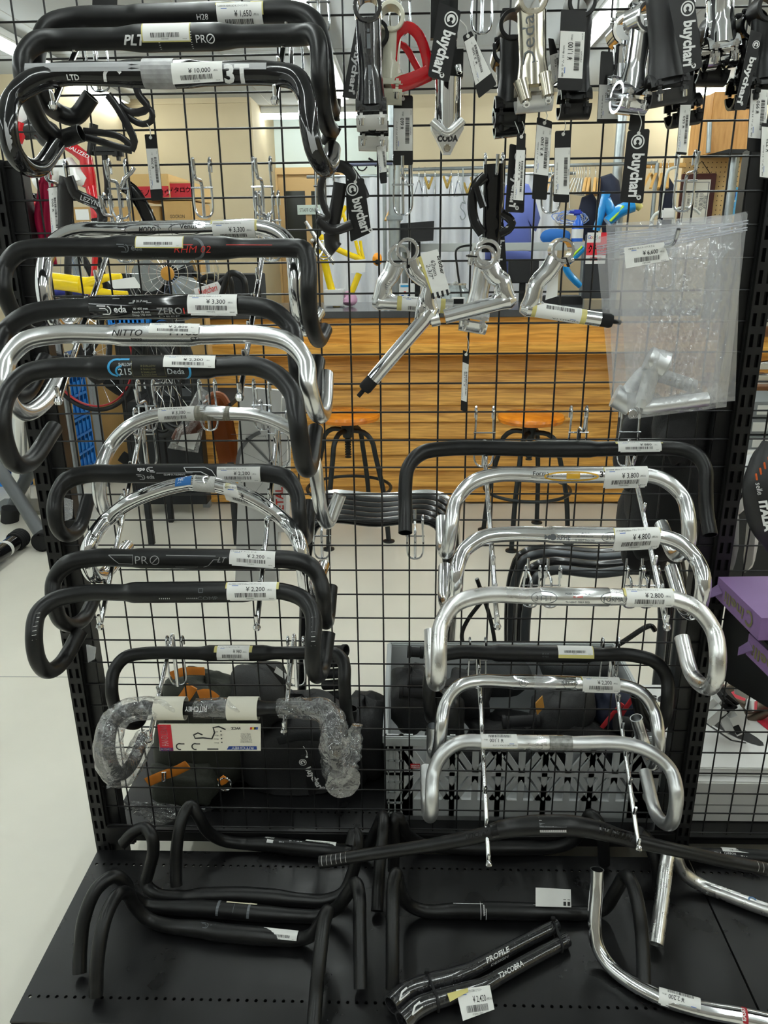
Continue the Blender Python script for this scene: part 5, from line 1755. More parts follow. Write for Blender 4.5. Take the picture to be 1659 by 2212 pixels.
TAGS = [
    (((772, 38), (792, 44), (769, 214), (739, 210)), -.062, 'black logo tag tucked behind the carbon stem, leftmost of the top row', dict()),
    (((948, 4), (996, 24), (970, 178), (924, 165)), -.115, 'large logo tag catching the light over the silver tube stem', dict()),
    (((999, 78), (1018, 66), (1073, 182), (1034, 213)), -.088, 'tag with a 3,300 yen sticker slanting out beside the silver tube stem', dict(kind='label', sticker=(.08, .80), price='3,300', seed=61, string=(990, 40))),
    (((850, 206), (892, 206), (892, 357), (849, 357)), -.03, 'tag with a 660 yen sticker hanging below the red bottle cage', dict(kind='label', sticker=(.17, .80), price='660', seed=62, string=(866, 150), title='BONTRAGER ボトルケージ')),
    (((813, 316), (834, 312), (836, 395), (822, 397)), -.05, 'narrow tag seen almost edge-on under the white-faced stems', dict(kind='label', sticker=(0, .72), price=None, seed=63)),
    (((1101, 310), (1137, 318), (1132, 460), (1091, 458)), -.06, 'logo tag with a narrow sticker beside it, left of the 3,300 yen tag', dict(string=(1112, 262))),
    (((1117, 288), (1136, 288), (1130, 440), (1108, 438)), -.075, 'narrow pale sticker tag hanging over the edge of the logo tag', dict(kind='label', sticker=(.22, .97), price='1,000', seed=64, string=(1128, 262))),
    (((1160, 252), (1193, 262), (1181, 432), (1149, 430)), -.07, 'tag with a 3,300 yen sticker, hanging below the pewter stem', dict(kind='label', sticker=(.08, .70), price='3,300', seed=65, string=(1176, 236))),
    (((1199, 283), (1234, 281), (1229, 438), (1195, 436)), -.065, 'tag with a greyish folded sticker below the black stem', dict(kind='label', sticker=(.22, .90), price=None, seed=66, string=(1215, 252))),
    (((1356, 282), (1404, 278), (1389, 440), (1339, 436)), -.09, 'logo tag hanging lowest of all below the polished silver stem', dict(string=(1378, 240))),
    (((1363, 238), (1394, 240), (1392, 282), (1357, 281)), -.06, 'short visible piece of a black logo tag above the lowest one', dict(kind='none')),
    (((1212, 20), (1267, 23), (1257, 196), (1203, 194)), -.10, 'tag with an 1,100 yen sticker in front of the black stem', dict(kind='label', sticker=(.25, .86), price='1,100', seed=67)),
    (((1298, 110), (1324, 112), (1335, 266), (1289, 266)), -.04, 'tag with an 880 yen sticker between the black and silver stems', dict(kind='label', sticker=(.45, .95), price='880', seed=68)),
    (((1184, 82), (1196, 84), (1220, 166), (1194, 186)), -.07, 'dark tag with a small 650 print right of the pewter stem', dict(kind='label', sticker=(.35, .98), price='650', seed=69)),
    (((1442, -6), (1500, -4), (1518, 145), (1477, 160)), -.135, 'large black logo tag tilted across the satin black stem', dict()),
    (((1474, 165), (1499, 163), (1483, 335), (1461, 333)), -.085, 'narrow tag with a 550 yen sticker under the big tilted logo tag', dict(kind='label', sticker=(.35, .98), price='550', seed=70)),
    (((1622, 64), (1646, 72), (1611, 238), (1586, 236)), -.11, 'dark logo tag slanting beside the right post', dict()),
    (((1622, 190), (1660, 192), (1652, 330), (1613, 326)), -.10, 'tag with a 990 yen sticker at the right edge', dict(kind='label', sticker=(0, .80), price='990', seed=71)),
    (((1645, 265), (1680, 268), (1672, 388), (1640, 384)), -.11, 'half-seen white sticker tag at the right edge below the 990 yen one', dict(kind='label', sticker=(.05, 1), price='770', seed=72)),
    (((312, 290), (338, 290), (352, 432), (327, 434)), -.02, 'tag with a 700 yen sticker hanging from the black cage at the upper left', dict(kind='label', sticker=(.20, .84), price='700', seed=73, string=(314, 262))),
    (((748, 390), (786, 384), (802, 502), (757, 523)), -.045, 'logo tag hanging on the black bottle cage by the staff door', dict(string=(762, 362))),
    (((1056, 478), (1088, 480), (1096, 600), (1062, 598)), -.005, 'logo tag behind the grid under the glossy black cage', dict()),
    (((1000, 756), (1014, 762), (1007, 890), (995, 886)), -.04, 'slim tag dangling on a thread below the forged stem in the middle', dict(kind='label', sticker=(.18, .84), price='1,170', seed=74, string=(1008, 725))),
    (((650, 1632), (674, 1628), (692, 1706), (668, 1722)), .012, 'logo tag dangling over the dark bags at the lower left', dict(string=(655, 1612))),
    (((200, -24), (254, -24), (253, 18), (199, 19)), -.03, 'bottom end of a black logo tag cut by the top edge', dict(kind='none')),
    (((104, 404), (124, 402), (128, 515), (112, 518)), -.02, 'white price tag hanging in front of the crimson fork', dict(kind='label', sticker=(.0, .96), price='900', seed=75)),
]
for c, Y, lab, kw in TAGS:
    hang_tag(c, Y, lab, **kw)


# ================================================================== bottle cages
def band(t, pts, name, m, w_=.006, ell=.3, up=(0, -1, 0)):
    return MB().tube(pts, [w_] * len(pts), 12, step=.006, ell=ell, up=up).build(name, m, t)


def px(Y, *ps):
    return [at(u, v, Y + (d[0] if d else 0)) for u, v, *d in ps]


M_RED = mat('red_gloss_plastic', '#c01420', .15, coat=.6)
t = thing('bottle_cage', at(885, 120, -.02), 'glossy red bottle cage hanging against the ceiling', 'bottle cage', 'bottle cages')
band(t, px(-.045, (848, 168), (848, 110), (858, 72), (880, 58), (903, 74), (918, 110), (925, 150), (922, 172)), 'outer_loop', M_RED, .0075)
band(t, px(-.02, (852, 110), (866, 96), (880, 108), (895, 135), (908, 158)), 'inner_strap', M_RED, .005)
band(t, px(-.05, (846, 188), (870, 180), (900, 170), (926, 158)), 'base_plate', M_RED, .011, .5)
band(t, px(-.03, (850, 112), (851, 140), (850, 170)), 'rear_strap', M_RED, .0055)

M_CFB = mat('dark_carbon_plastic', (.012, .011, .012), .28, coat=.3)
t = thing('bottle_cage', at(290, 250, -.02), 'black carbon bottle cage with open side loops at the upper left', 'bottle cage', 'bottle cages')
band(t, px(-.03, (233, 205), (252, 230), (275, 270), (290, 305), (283, 325)), 'side_arm', M_CFB, .0060)
band(t, px(-.03, (180, 283), (220, 287), (260, 296), (288, 318)), 'upper_arm', M_CFB, .0050)
band(t, px(-.03, (180, 295), (215, 305), (255, 318), (285, 325)), 'lower_arm', M_CFB, .0055)
band(t, px(-.02, (258, 225), (275, 240), (298, 243), (320, 232), (300, 205), (294, 185)), 'front_loop', M_CFB, .0058)
band(t, px(-.02, (262, 232), (285, 258), (308, 268), (326, 262), (328, 240), (314, 232)), 'front_lip', M_CFB, .0048)

t = thing('bottle_cage', at(180, 430, -.02), 'matte black side-load bottle cage in front of the red and white bicycle', 'bottle cage', 'bottle cages')
band(t, px(-.03, (148, 382), (155, 400), (162, 418), (185, 430), (208, 442), (221, 462), (218, 480), (200, 484)), 'side_arm', M_CFB, .0085, .35)
band(t, px(-.02, (146, 384), (141, 420), (142, 470), (140, 540)), 'back_plate', M_CFB, .013, .35)
f = Flat().text('LEZYNE', 0, 0, .007, bold=.01, fitw=.034).text('SIDE LOAD', 0, -.005, .003)
mb = MB()
f.onto(mb, plane_map(at(196, 440, -.039), (1, 0, -.38), (.38, 0, 1)))
mb.build('maker_print', M_WINK, t, flat=True)

t = thing('bottle_cage', at(722, 440, -.03), 'black bottle cage with yellow glimpses behind it, near the staff door', 'bottle cage', 'bottle cages')
band(t, px(-.03, (720, 358), (745, 362), (766, 385), (778, 405), (788, 430)), 'top_arch', M_CFB, .009, .4)
band(t, px(-.05, (722, 362), (700, 378), (692, 410), (700, 445), (708, 468), (690, 475), (688, 482)), 'left_strap', M_CFB, .0055, .35)
band(t, px(-.05, (690, 478), (705, 492), (722, 497), (742, 492), (760, 485)), 'lower_strap', M_CFB, .0075, .35)
band(t, px(-.03, (735, 395), (730, 430), (722, 470), (716, 510), (718, 536)), 'spine', M_CFB, .0105, .35)
band(t, px(-.03, (716, 505), (718, 530), (727, 540)), 'foot', M_CFB, .0125, .6)

t = thing('bottle_cage', at(1062, 430, -.03), 'high gloss black bottle cage behind the first logo tag in the middle', 'bottle cage', 'bottle cages')
band(t, px(-.03, (1066, 354), (1066, 400), (1064, 450), (1062, 500), (1060, 545)), 'spine', M_GLOSS, .0145, .35)
band(t, px(-.045, (1048, 380), (1028, 400), (1020, 440), (1026, 480), (1042, 505)), 'left_strap', M_GLOSS, .0075, .4)
band(t, px(-.055, (1030, 404), (1038, 430), (1044, 448)), 'inner_strap', M_GLOSS, .0055, .4)
band(t, px(-.045, (1084, 460), (1098, 470), (1106, 482), (1098, 496), (1080, 505)), 'right_strap', M_GLOSS, .0065, .4)
t = thing('bottle_cage', at(290, 430, .0), 'black carbon mudguard blade curving behind the zinc hooks', 'mudguard')
band(t, px(.01, (268, 400), (285, 412), (305, 440), (322, 475), (332, 500)), 'blade', M_GLOSS, .011, .3)
band(t, px(-.01, (262, 405), (270, 385), (284, 372), (290, 362)), 'stay', M_CHR, .0035, 1)


# ================================================================== zip bags with stems
def zip_bag(c, Y, label, seed, stem=None, depth=.02):
    q = [at(*p, Y) for p in c]
    t = thing('zip_bag', (q[2] + q[3]) / 2, label, 'plastic bag', 'zip bags with stems')
    rr = random.Random(seed)
    ph = [(rr.uniform(6, 22), rr.uniform(4, 14), rr.uniform(0, 6)) for _ in range(6)]
    nx, ny = 52, 70
    for nm, sg, mm in (('front_film', -1, M_BAG), ('back_film', 1, M_BAGB)):
        vs, fs = [], []
        for j in range(ny + 1):
            for i in range(nx + 1):
                s, v = i / nx, j / ny
                p = q[0].lerp(q[1], s).lerp(q[3].lerp(q[2], s), v)
                edge = min(1, 6 * min(s, 1 - s)) * min(1, 5 * v) * min(1, 8 * (1 - v))
                k = sum(abs(math.sin(a * s * 2.2 + b * v * 1.5 + o + 1.3 * math.sin(5 * v + o))) for a, b, o in ph) / 6
                fold = math.exp(-((s - .45 - .10 * v) / .05) ** 2) * (1 - v) * .8
                k2 = sum(abs(math.sin(a * s * 5.5 + b * v * (4 + i_) + o + 2.1 * math.sin(3 * s + 6 * v + o))) for i_, (a, b, o) in enumerate(ph[:4])) / 4
                k2 = (k2 - .6) * (.25 + max(0, 1 - abs(s - .55 + .15 * v) * 2.2)) * edge
                p = p + V((0, sg * (.011 * k2 + depth * .5 * edge * (.3 + v * .9) + .010 * (k - .5) * edge * (.5 + v) + .006 * fold), 0))
                vs.append(p)
        for j in range(ny):
            for i in range(nx):
                a = j * (nx + 1) + i
                fs.append((a, a + 1, a + nx + 2, a + nx + 1))
        MB().add(vs, fs).build(nm, mm, t, angle=50)
    z = MB()
    for v in (.045, .058, .078, .090):
        a, b = q[0].lerp(q[3], v), q[1].lerp(q[2], v)
        z.tube([a + V((0, -.004, 0)), b + V((0, -.004, 0))], .0009, 6, smooth=False)
    z.build('zip_ridge', mat('milky_plastic', '#c9ccd6', .3, alpha=.55), t)
    return t, q


zip_bag(((1286, 514), (1560, 462), (1550, 870), (1322, 890)), -.035, 'rearmost clear zip bag of the three on the right', 5)
zip_bag(((1309, 484), (1603, 462), (1588, 866), (1326, 884)), -.065, 'middle clear zip bag of the three on the right', 8)
zip_bag(((1335, 512), (1616, 456), (1569, 879), (1357, 906)), -.105, 'front clear zip bag holding a silver stem and a 6,600 yen label', 13, depth=.026)
x0, y0 = at(1352, 534, -.117), None
lp = [at(1348, 535, -.113), at(1434, 523, -.113), at(1446, 562, -.114), at(1352, 580, -.114)]
t = thing('price_card', lp[2], 'white 6,600 yen label inside the front zip bag', 'price tag')
cdx = MB().prism(lp, (0, .0005, 0)).build('card', M_PAPER, t, flat=True)
x_, y_ = lp[1] - lp[0], lp[0] - lp[3]
mb = MB()
label_art(x_.length, y_.length, 'CINELLI 1R スレッドステム', '6,600', 77).onto(mb, plane_map((lp[2] + lp[3]) / 2, x_, y_, .0005))
mb.build('card_print', [M_INK, M_BLUEINK], cdx, flat=True)


def bag_stem(head, corner, tip, Y, label, bolt_px=None):
    h, c, ti = at(*head, Y), at(*corner, Y), at(*tip, Y)
    t = thing('quill_stem', c, label, 'handlebar stem', 'stems inside the zip bags')
    MB().tube([h + V((-.012, 0, .004)), h + V((-.002, 0, 0)), h + V((.012, -.002, -.006))], [.013, .0165, .0175], 22, smooth=False, hollow=.12, ell=1.25).build('clamp_head', M_SAT, t)
    MB().tube([h + V((-.004, 0, -.006)), h.lerp(c, .4) + V((-.002, 0, 0)), c + (h - c).normalized() * .012, c], [.0150, .0120, .0125, .0105], 20).build('arm', M_SAT, t)
    MB().tube([c, c.lerp(ti, .08), c.lerp(ti, .5), ti], [.0100, .0125, .0112, .0112], 20, hollow=.14).build('quill', M_SAT, t)
    if bolt_px:
        bolt(at(*bolt_px, Y - .013), (-.2, -1, 0), .0075, M_CHR, t)


bag_stem((1420, 782), (1385, 880), (1528, 862), -.105, 'satin silver stem lying in the bottom of the front zip bag', (1367, 893))
bag_stem((1348, 862), (1395, 800), (1500, 835), -.062, 'satin silver stem lying in the middle zip bag, left of the front one')
# prong through the bags
t = thing('wire_hook', at(1455, 520, -.006), 'dark steel prong holding the three zip bags', 'hook')
p = at(1466, 495, -.155)
hook_frame(at(1440, 545, -.006).x, 1.45, t)
MB().tube([V((at(1440, 545, -.006).x, -.01, 1.395)), V((at(1440, 545, -.006).x, -.01, 1.43)), V((p.x, -.04, p.z - .02)), V((p.x, -.14, p.z - .018)), p], .003, 12).build('prong', M_ZINC, t)


# ================================================================== counter and stools
M_OAK = wood('oak_board', '#eeb65a', '#c48a3a', .38, (1.0, 10, 16))
M_OAK2 = wood('oak_slat', '#e8b058', '#bd863c', .4, (1.0, 10, 22))
M_TOP = mat('dark_counter_top', '#4a4c4e', .18, var=.05)
YC = 2.93
xl, xr = at(425, 760, YC).x, 2.9
t = thing('service_counter', ((xl + xr) / 2, YC, 0), 'long wooden service counter with louvred slats and a dark top', 'counter')
zt = at(1240, 674, YC - .03).z
ztop = at(1240, 668, YC - .03).z
MB().bbox(((xl + xr) / 2, YC + .33, ztop - .018), (xr - xl + .06, .76, .036), .003).build('counter_top', M_TOP, t)
zl = at(1000, 741, YC - .01).z
MB().box(((xl + xr) / 2, YC + .01, (ztop - .036 + zl) / 2), (xr - xl, .04, ztop - .036 - zl)).build('upper_panel', M_OAK, t)
za, zb = zl, at(1000, 770, YC - .11).z
MB().bbox(((xl + xr) / 2, YC - .045, (za + zb) / 2 + .004), (xr - xl, .13, za - zb), .004).build('ledge', M_OAK, t)
z0, z1 = .012, zb
n = 9
hh = (z1 - z0) / n
for i in range(n):
    zc = z0 + hh * (i + .5)
    y0 = YC + .015
    prof = [(y0 - .018, zc - hh / 2 + .003), (y0 - .018, zc - hh / 2 + .012), (y0 + .004, zc + hh / 2), (y0 + .03, zc + hh / 2), (y0 + .03, zc - hh / 2 + .003)]
    MB().prism([(xl, a, b) for a, b in prof], (xr - xl, 0, 0)).build('slat', M_OAK2, t, flat=True)
MB().box(((xl + xr) / 2, YC + .33, .5), (xr - xl - .04, .58, .98)).build('carcass', mat('counter_carcass', '#6b4d28', .6), t)

M_SEAT = wood('stool_seat_wood', '#dd8420', '#c06a14', .16, (3, 3, 3))
M_IRON = mat('dark_iron', '#2c3032', .42, metal=.6)


def stool(u, v, Y, ring_u, label):
    c = at(u, v, Y)
    x, y, zs = c.x, c.y, c.z
    t = thing('bar_stool', (x, y, 0), label, 'stool', 'round wooden bar stools')
    MB().lathe((x, y, zs), [(0, -.026), (.13, -.026), (.158, -.018), (.165, -.002), (.160, .010), (.14, .014), (0, .014)], 36).build('seat', M_SEAT, t)
    MB().cyl((x, y, zs - .20), (x, y, zs - .026), .011, 12).lathe((x, y, zs - .06), [(.028, .03), (.032, .0), (.024, -.05), (.018, -.055)], 16).build('hub', M_IRON, t)
    sc = MB()
    for i in range(9):
        sc.ring((x, y, zs - .11 - i * .013), (0, 0, 1), .0165, .010, .006, 16)
    sc.build('screw_thread', M_IRON, t)
    for k in range(4):
        a = PI / 4 + k * PI / 2 + .35
        d = V((math.cos(a), math.sin(a), 0))
        o = V((x, y, 0))
        MB().tube([o + d * .02 + V((0, 0, zs - .075)), o + d * .09 + V((0, 0, zs - .078)), o + d * .135 + V((0, 0, zs - .115)), o + d * .155 + V((0, 0, zs - .19)), o + d * .20 + V((0, 0, .25)), o + d * .225 + V((0, 0, .008))],
                  .0125, 12, step=.02).lathe(o + d * .226, [(.030, 0), (.030, .006), (.014, .012)], 14).build('leg', M_IRON, t)
    zr = .26
    MB().tube([(x + .215 * math.cos(i * PI / 14), y + .215 * math.sin(i * PI / 14), zr) for i in range(28)], .0085, 10, closed=True, step=.03).build('foot_ring', M_IRON, t)


stool(750, 897, 2.42, 0, 'round wooden bar stool with iron legs, left one before the counter')
stool(1147, 901, 2.40, 0, 'round wooden bar stool with iron legs, right one before the counter')

# ================================================================== nested display stands behind the grid
M_STAND = mat('black_tube_stand', (.010, .010, .011), .22, coat=.3)
M_STAND2 = mat('grey_tube_stand', '#45484b', .3, metal=.5)


def ustand(x0, x1, y, z, r, m, label, group, sag=.01, foot=.0, splay=.05):
    t = thing('tube_stand', ((x0 + x1) / 2, y, 0), label, 'stand', group)
    pts = [(x0 - splay, y - .06, r), (x0 - .012, y - .01, z - .13), (x0, y, z - .06), (x0 + .016, y, z - .018), (x0 + .06, y, z), ((x0 + x1) / 2, y, z - sag), (x1 - .06, y, z), (x1 - .016, y, z - .018), (x1, y, z - .06), (x1 + .012, y - .01, z - .13), (x1 - splay * .2, y - .06, r)]
    MB().tube(pts, r, 14, step=.02).build('bent_tube', m, t)
    ft = MB()
    for q in (pts[0], pts[-1]):
        ft.lathe((q[0], q[1], 0), [(0, 0), (r * 1.4, 0), (r * 1.4, .02), (r, .03)], 12)
    ft.build('rubber_foot', M_RUB, t)


ords = ('frontmost', 'second', 'third', 'fourth', 'fifth', 'rearmost pale')
for i in range(6):
    y = .60 + i * .045
    a, b = at(668, 1130 - i * 11, y), at(958 + i * 4, 1130 - i * 11, y)
    z = a.z + .012
    ustand(a.x, b.x, y, z, .013 if i < 5 else .012, M_STAND if i < 5 else M_BRU, f'{"black" if i < 5 else "silver"} bent tube stand nested behind the grid, {ords[i]} of the stack in the middle', 'nested tube stands')
for i in range(4):
    y = .60 + i * .05
    m = (M_STAND2, M_STAND, M_STAND2, M_STAND)[i]
    vv = (1240, 1222, 1205, 1195)[i]
    a, b = at((1150, 1140, 1120, 1113)[i], vv, y), at((1430, 1445, 1468, 1475)[i], vv, y)
    ustand(a.x, b.x, y, a.z + .012, .0135, m, f'{"grey" if i % 2 == 0 else "black"} bent tube stand behind the silver bars, {ords[i]} of four', 'nested tube stands right', splay=-.0)
t = thing('prop_bar', at(1400, 1370, .62), 'black angled prop bar joining the right tube stands', 'stand')
MB().tube(px(.62, (1210, 1440), (1330, 1395), (1405, 1352), (1415, 1362)), .0075, 10).build('prop', M_STAND, t)
t = thing('prop_bar', at(1010, 1370, .62), 'black bent prop rod beside the middle tube stands', 'stand')
MB().tube(px(.60, (1048, 1290), (1010, 1340), (998, 1370), (1002, 1400), (1015, 1470)), .006, 10).tube(px(.62, (1030, 1250), (1060, 1340), (1075, 1430)), .006, 10).build('prop', M_STAND, t)

# ================================================================== grey folding crate and contents
M_CRATE = mat('grey_crate_plastic', '#b4b7b8', .5, bump=.03, bscale=500)
M_CRATE2 = mat('pale_crate_rim', '#a9adae', .5)
cx0, cx1, cy0, cy1 = -.052, .545, .085, .50
cz0, cz1 = ZD, at(1100, 1592, .085).z
t = thing('folding_crate', ((cx0 + cx1) / 2, (cy0 + cy1) / 2, ZD), 'grey folding crate with chevron openings, full of black bags, behind the grid', 'crate')
W, H = cx1 - cx0, cz1 - cz0
MB().box(((cx0 + cx1) / 2, (cy0 + cy1) / 2, cz0 + .006), (W, cy1 - cy0, .012)).build('crate_floor', M_CRATE, t)
rim = MB()
for y in (cy0, cy1):
    rim.bbox(((cx0 + cx1) / 2, y, cz1 - .012), (W + .006, .012, .024), .003)
for x in (cx0, cx1):
    rim.bbox((x, (cy0 + cy1) / 2, cz1 - .012), (.012, cy1 - cy0, .024), .003)
rim.build('crate_rim', M_CRATE2, t)
for x, nm in ((cx0, 0), (cx1, 1)):
    MB().box((x, (cy0 + cy1) / 2, (cz0 + cz1) / 2), (.006, cy1 - cy0 - .01, H - .02)).build('side_wall', M_CRATE, t)
fw = MB()
for z_, hgt in ((cz0 + .028, .056), (cz0 + .125, .010), (cz1 - .03, .016)):
    fw.box(((cx0 + cx1) / 2, cy0 + .004, z_), (W, .008, hgt))
for k in range(6):
    xx = cx0 + .045 + k * (W - .09) / 5
    fw.box((xx, cy0 + .004, (cz0 + cz1) / 2), (.012 if 0 < k < 5 else .03, .008, H))
fw.box((cx0 + .02, cy0 + .004, (cz0 + cz1) / 2), (.04, .008, H)).box((cx1 - .02, cy0 + .004, (cz0 + cz1) / 2), (.04, .008, H))
fw.build('front_frame', M_CRATE, t)
gr = MB()
for k in range(7):
    gr.box((cx0 + .02, cy0 - .001, cz0 + .02 + k * .028), (.034, .004, .004))
for k in range(3):
    gr.box((cx0 + .006 + k * .014, cy0 - .001, (cz0 + cz1) / 2), (.003, .004, H - .02))
gr.build('corner_ribs', M_CRATE2, t)
cell = (W - .09) / 5
for k in range(5):
    for row in range(2):
        za_, zb_ = (cz0 + .056, cz0 + .120) if row == 0 else (cz0 + .130, cz1 - .038)
        zc, hh_ = (za_ + zb_) / 2, (zb_ - za_)
        xm = cx0 + .045 + cell * (k + .5)
        for q in range(-2, 3):
            sg = (1 if q < 0 else -1) * (1 if row == 0 else -1)
            xx = xm + q * cell * .225
            if q == 0:
                MB().prism([(xm - .007, cy0, za_), (xm + .007, cy0, za_), (xm + .007, cy0, zb_), (xm - .007, cy0, zb_)], (0, .006, 0)).build('slat', M_CRATE, t, flat=True)
                continue
            w_ = .0076
            dx = sg * hh_ * .62
            MB().prism([(xx - w_ - dx / 2, cy0, za_), (xx + w_ - dx / 2, cy0, za_), (xx + w_ + dx / 2, cy0, zb_), (xx - w_ + dx / 2, cy0, zb_)], (0, .006, 0)).build('slat', M_CRATE, t, flat=True)
MB().box(((cx0 + cx1) / 2, cy1 - .004, (cz0 + cz1) / 2), (W, .006, H - .02)).build('back_wall', M_CRATE, t)
p = at(897, 1655, cy0 - .002)
s = tag(MB().box(p, (.021, .002, .011)).build('origin_badge', mat('badge_red', '#b5242b', .4), t), 'small red badge with white words')
mb = MB()
Flat().text('MADE IN', 0, .001, .0032, bold=.02).text('TÜRKIYE', 0, -.004, .0036, bold=.02).onto(mb, plane_map(p + V((0, -.0011, 0)), (1, 0, 0), (0, 0, 1)))
mb.build('badge_print', M_WINK, s, flat=True)

M_NYL = mat('black_nylon', (.012, .012, .013), .65, bump=.3, bscale=350)
M_NYL2 = mat('charcoal_fabric', '#26282a', .8, bump=.4, bscale=300)


def lump(u, v, Y, size, label, m, name='bag', cat='bag', seed=1, amp=.12, flat=2.6, group=None, extras=None, rot=0):
    c = at(u, v, Y)
    t = thing(name, (c.x, c.y, c.z - size[2] / 2), label, cat, group)
    M = Matrix.Rotation(rot, 3, 'Y') if rot else None
    mb = MB().blob(c, size, 12, seed=seed, amp=amp, flat=flat, M=M)
    if name == 'bag' and c.x > -.04 and c.z < .62 and c.x < .53 and c.y < .5:      # lies inside the crate
        mb.v = [(min(max(p[0], cx0 + .010), cx1 - .010), min(max(p[1], cy0 + .012), cy1 - .012), max(p[2], cz0 + .014)) for p in mb.v]
    else:
        mb.v = [(min(p[0], cx0 - .008) if c.x < cx0 and p[2] < cz1 + .02 else p[0], max(p[1], .012), max(p[2], ZD + .002)) for p in mb.v]
    mb.build('body', m, t, angle=80)
    return t, c


lump(890, 1510, .24, (.11, .12, .16), 'black padded pouch at the left end inside the crate', M_NYL, seed=2)
lump(960, 1560, .26, (.10, .12, .17), 'wrinkled black dry bag with a round valve in the crate', mat('black_pvc', (.012, .012, .012), .3), seed=3)
t, c = lump(1215, 1530, .25, (.16, .14, .10), 'black saddlebag with a tan leather patch in the crate', M_NYL, seed=4, rot=-.5)
MB().prism(px(.175, (1157, 1520), (1172, 1504), (1176, 1528), (1160, 1545)), (0, .004, 0)).build('leather_patch', mat('tan_patch', '#c98f3e', .6), t, flat=True)
lump(1262, 1585, .22, (.20, .10, .07), 'second black saddlebag lying below the one with the tan patch', M_NYL, seed=5, rot=.4)
t, c = lump(1335, 1530, .27, (.11, .10, .13), 'navy, red and white striped pouch at the right in the crate', mat('navy_cloth', '#1d2438', .7), seed=6, rot=-.7)
for k in range(2):
    band(t, px(.205, (1300 + k * 30, 1572 - k * 8), (1322 + k * 26, 1545 - k * 10), (1345 + k * 22, 1520 - k * 12)), 'red_stripe', mat('red_webbing', '#c22a32', .6), .006, .35)
lump(1080, 1460, .40, (.16, .12, .08), 'black foam pad lying at the rear of the crate', M_NYL2, seed=7)
lump(1240, 1440, .42, (.18, .12, .08), 'dark flat bag at the rear right of the crate', M_NYL2, seed=8)
lump(1320, 1600, .30, (.14, .12, .10), 'black camera mount block deep in the crate', M_RUB, seed=9, flat=5)
lump(1100, 1600, .30, (.26, .20, .10), 'heap of dark straps at the bottom of the crate', M_NYL, seed=10, amp=.3)
lump(1010, 1500, .35, (.12, .12, .12), 'dark round bottle holder in the middle of the crate', M_NYL, seed=11)
for (u0, v0, u1, v1, Y, r, nm) in ((880, 1472, 955, 1474, .19, .016, 'upper black roller foot across the left of the crate'), (862, 1493, 950, 1497, .18, .016, 'lower black roller foot across the left of the crate'), (1085, 1560, 1165, 1556, .2, .016, 'black cylinder end in the middle of the crate'), (1330, 1560, 1365, 1566, .17, .020, 'black lamp cylinder at the right of the crate'),
                                   (880, 1408, 915, 1410, .25, .014, 'black roller foot on the far left rim of the crate')):
    a, b = at(u0, v0, Y), at(u1, v1, Y)
    t = thing('roller_foot', (a + b) / 2, nm, 'roller')
    d = (b - a).normalized()
    MB().tube([a, a + d * .008, a + d * .009, b - d * .009, b - d * .008, b], [r, r, r * .82, r * .82, r, r], 18, smooth=False).build('roller_body', M_RUB, t)
for k in range(5):
    a, b = at(700, 1408 + k * 24 if k else 1405, .50), at(748, 1405 + k * 24, .47)
    t = thing('roller_foot', (a + b) / 2, 'black roller foot behind the small bar, ' + ('topmost of five', 'second from the top', 'middle of five', 'fourth from the top', 'lowest of five')[k], 'roller')
    d = (b - a).normalized()
    MB().tube([a, b - d * .012, b - d * .010, b], [.0135, .0135, .0165, .0165], 16, smooth=False, hollow=.2).build('roller_body', M_RUB, t)

# ================================================================== backpack and bags behind the left half
M_OLIVE = mat('olive_canvas', '#2b2d26', .8, bump=.35, bscale=260, var=.1)
M_TAN = mat('tan_leather', '#cc7a22', .5, var=.08, vscale=40)
c = at(440, 1585, .22)
t = thing('backpack', (c.x, c.y, ZD), 'dark olive canvas pack with tan leather straps behind the bagged handlebar', 'backpack')
MB().blob(c + V((-.005, .02, -.005)), (.215, .17, .30), 16, seed=21, amp=.10, flat=3.2, M=Matrix.Rotation(.10, 3, 'Y')).build('main_body', M_OLIVE, t, angle=80)
MB().blob(at(400, 1690, .15), (.16, .09, .10), 12, seed=22, amp=.14, flat=3).build('front_pocket', M_OLIVE, t, angle=80)
for nm, ps, w_ in (('top_strap', ((370, 1460), (400, 1450), (442, 1450)), .010), ('flap_tab', ((395, 1512), (405, 1498), (415, 1482)), .013), ('name_patch', ((430, 1503), (448, 1500), (466, 1512)), .014), ('lower_strap', ((318, 1690), (350, 1676), (378, 1666), (406, 1652)), .012), ('side_tab', ((474, 1690), (482, 1686), (489, 1680)), .010)):
    band(t, px(.095 if nm not in ('lower_strap', 'side_tab') else .085, *ps), nm, M_TAN, w_, .16)
bk = px(.075, (357, 1668), (357, 1686), (351, 1687), (351, 1669))
MB().tube(bk, .0022, 8, closed=True, smooth=False).build('buckle', M_CHR, t)
MB().tube([at(486, 1694, .085) + V((.014 * math.cos(i * PI / 8), 0, .017 * math.sin(i * PI / 8))) for i in range(16)], .0022, 8, closed=True).build('d_ring', M_CHR, t)
t, c = lump(560, 1500, .24, (.15, .13, .15), 'black mesh panel bag with pinstripes beside the olive pack', mat('pinstripe_mesh', (.02, .02, .02), .7, bump=.5, bscale=600), seed=23)
t, c = lump(660, 1640, .27, (.32, .22, .34), 'large black bag slumped on the deck behind the film-wrapped bar', M_NYL, seed=24, amp=.16)
band(t, px(.14, (600, 1600), (650, 1590), (720, 1600), (760, 1640)), 'strap', M_NYL2, .012, .2)
lump(790, 1590, .30, (.15, .18, .22), 'second black bag rising beside the crate', M_NYL, seed=25)
lump(520, 1690, .26, (.16, .14, .14), 'dark blue-black soft bag between the olive pack and the large bag', mat('midnight_cloth', '#14171c', .75), seed=26)
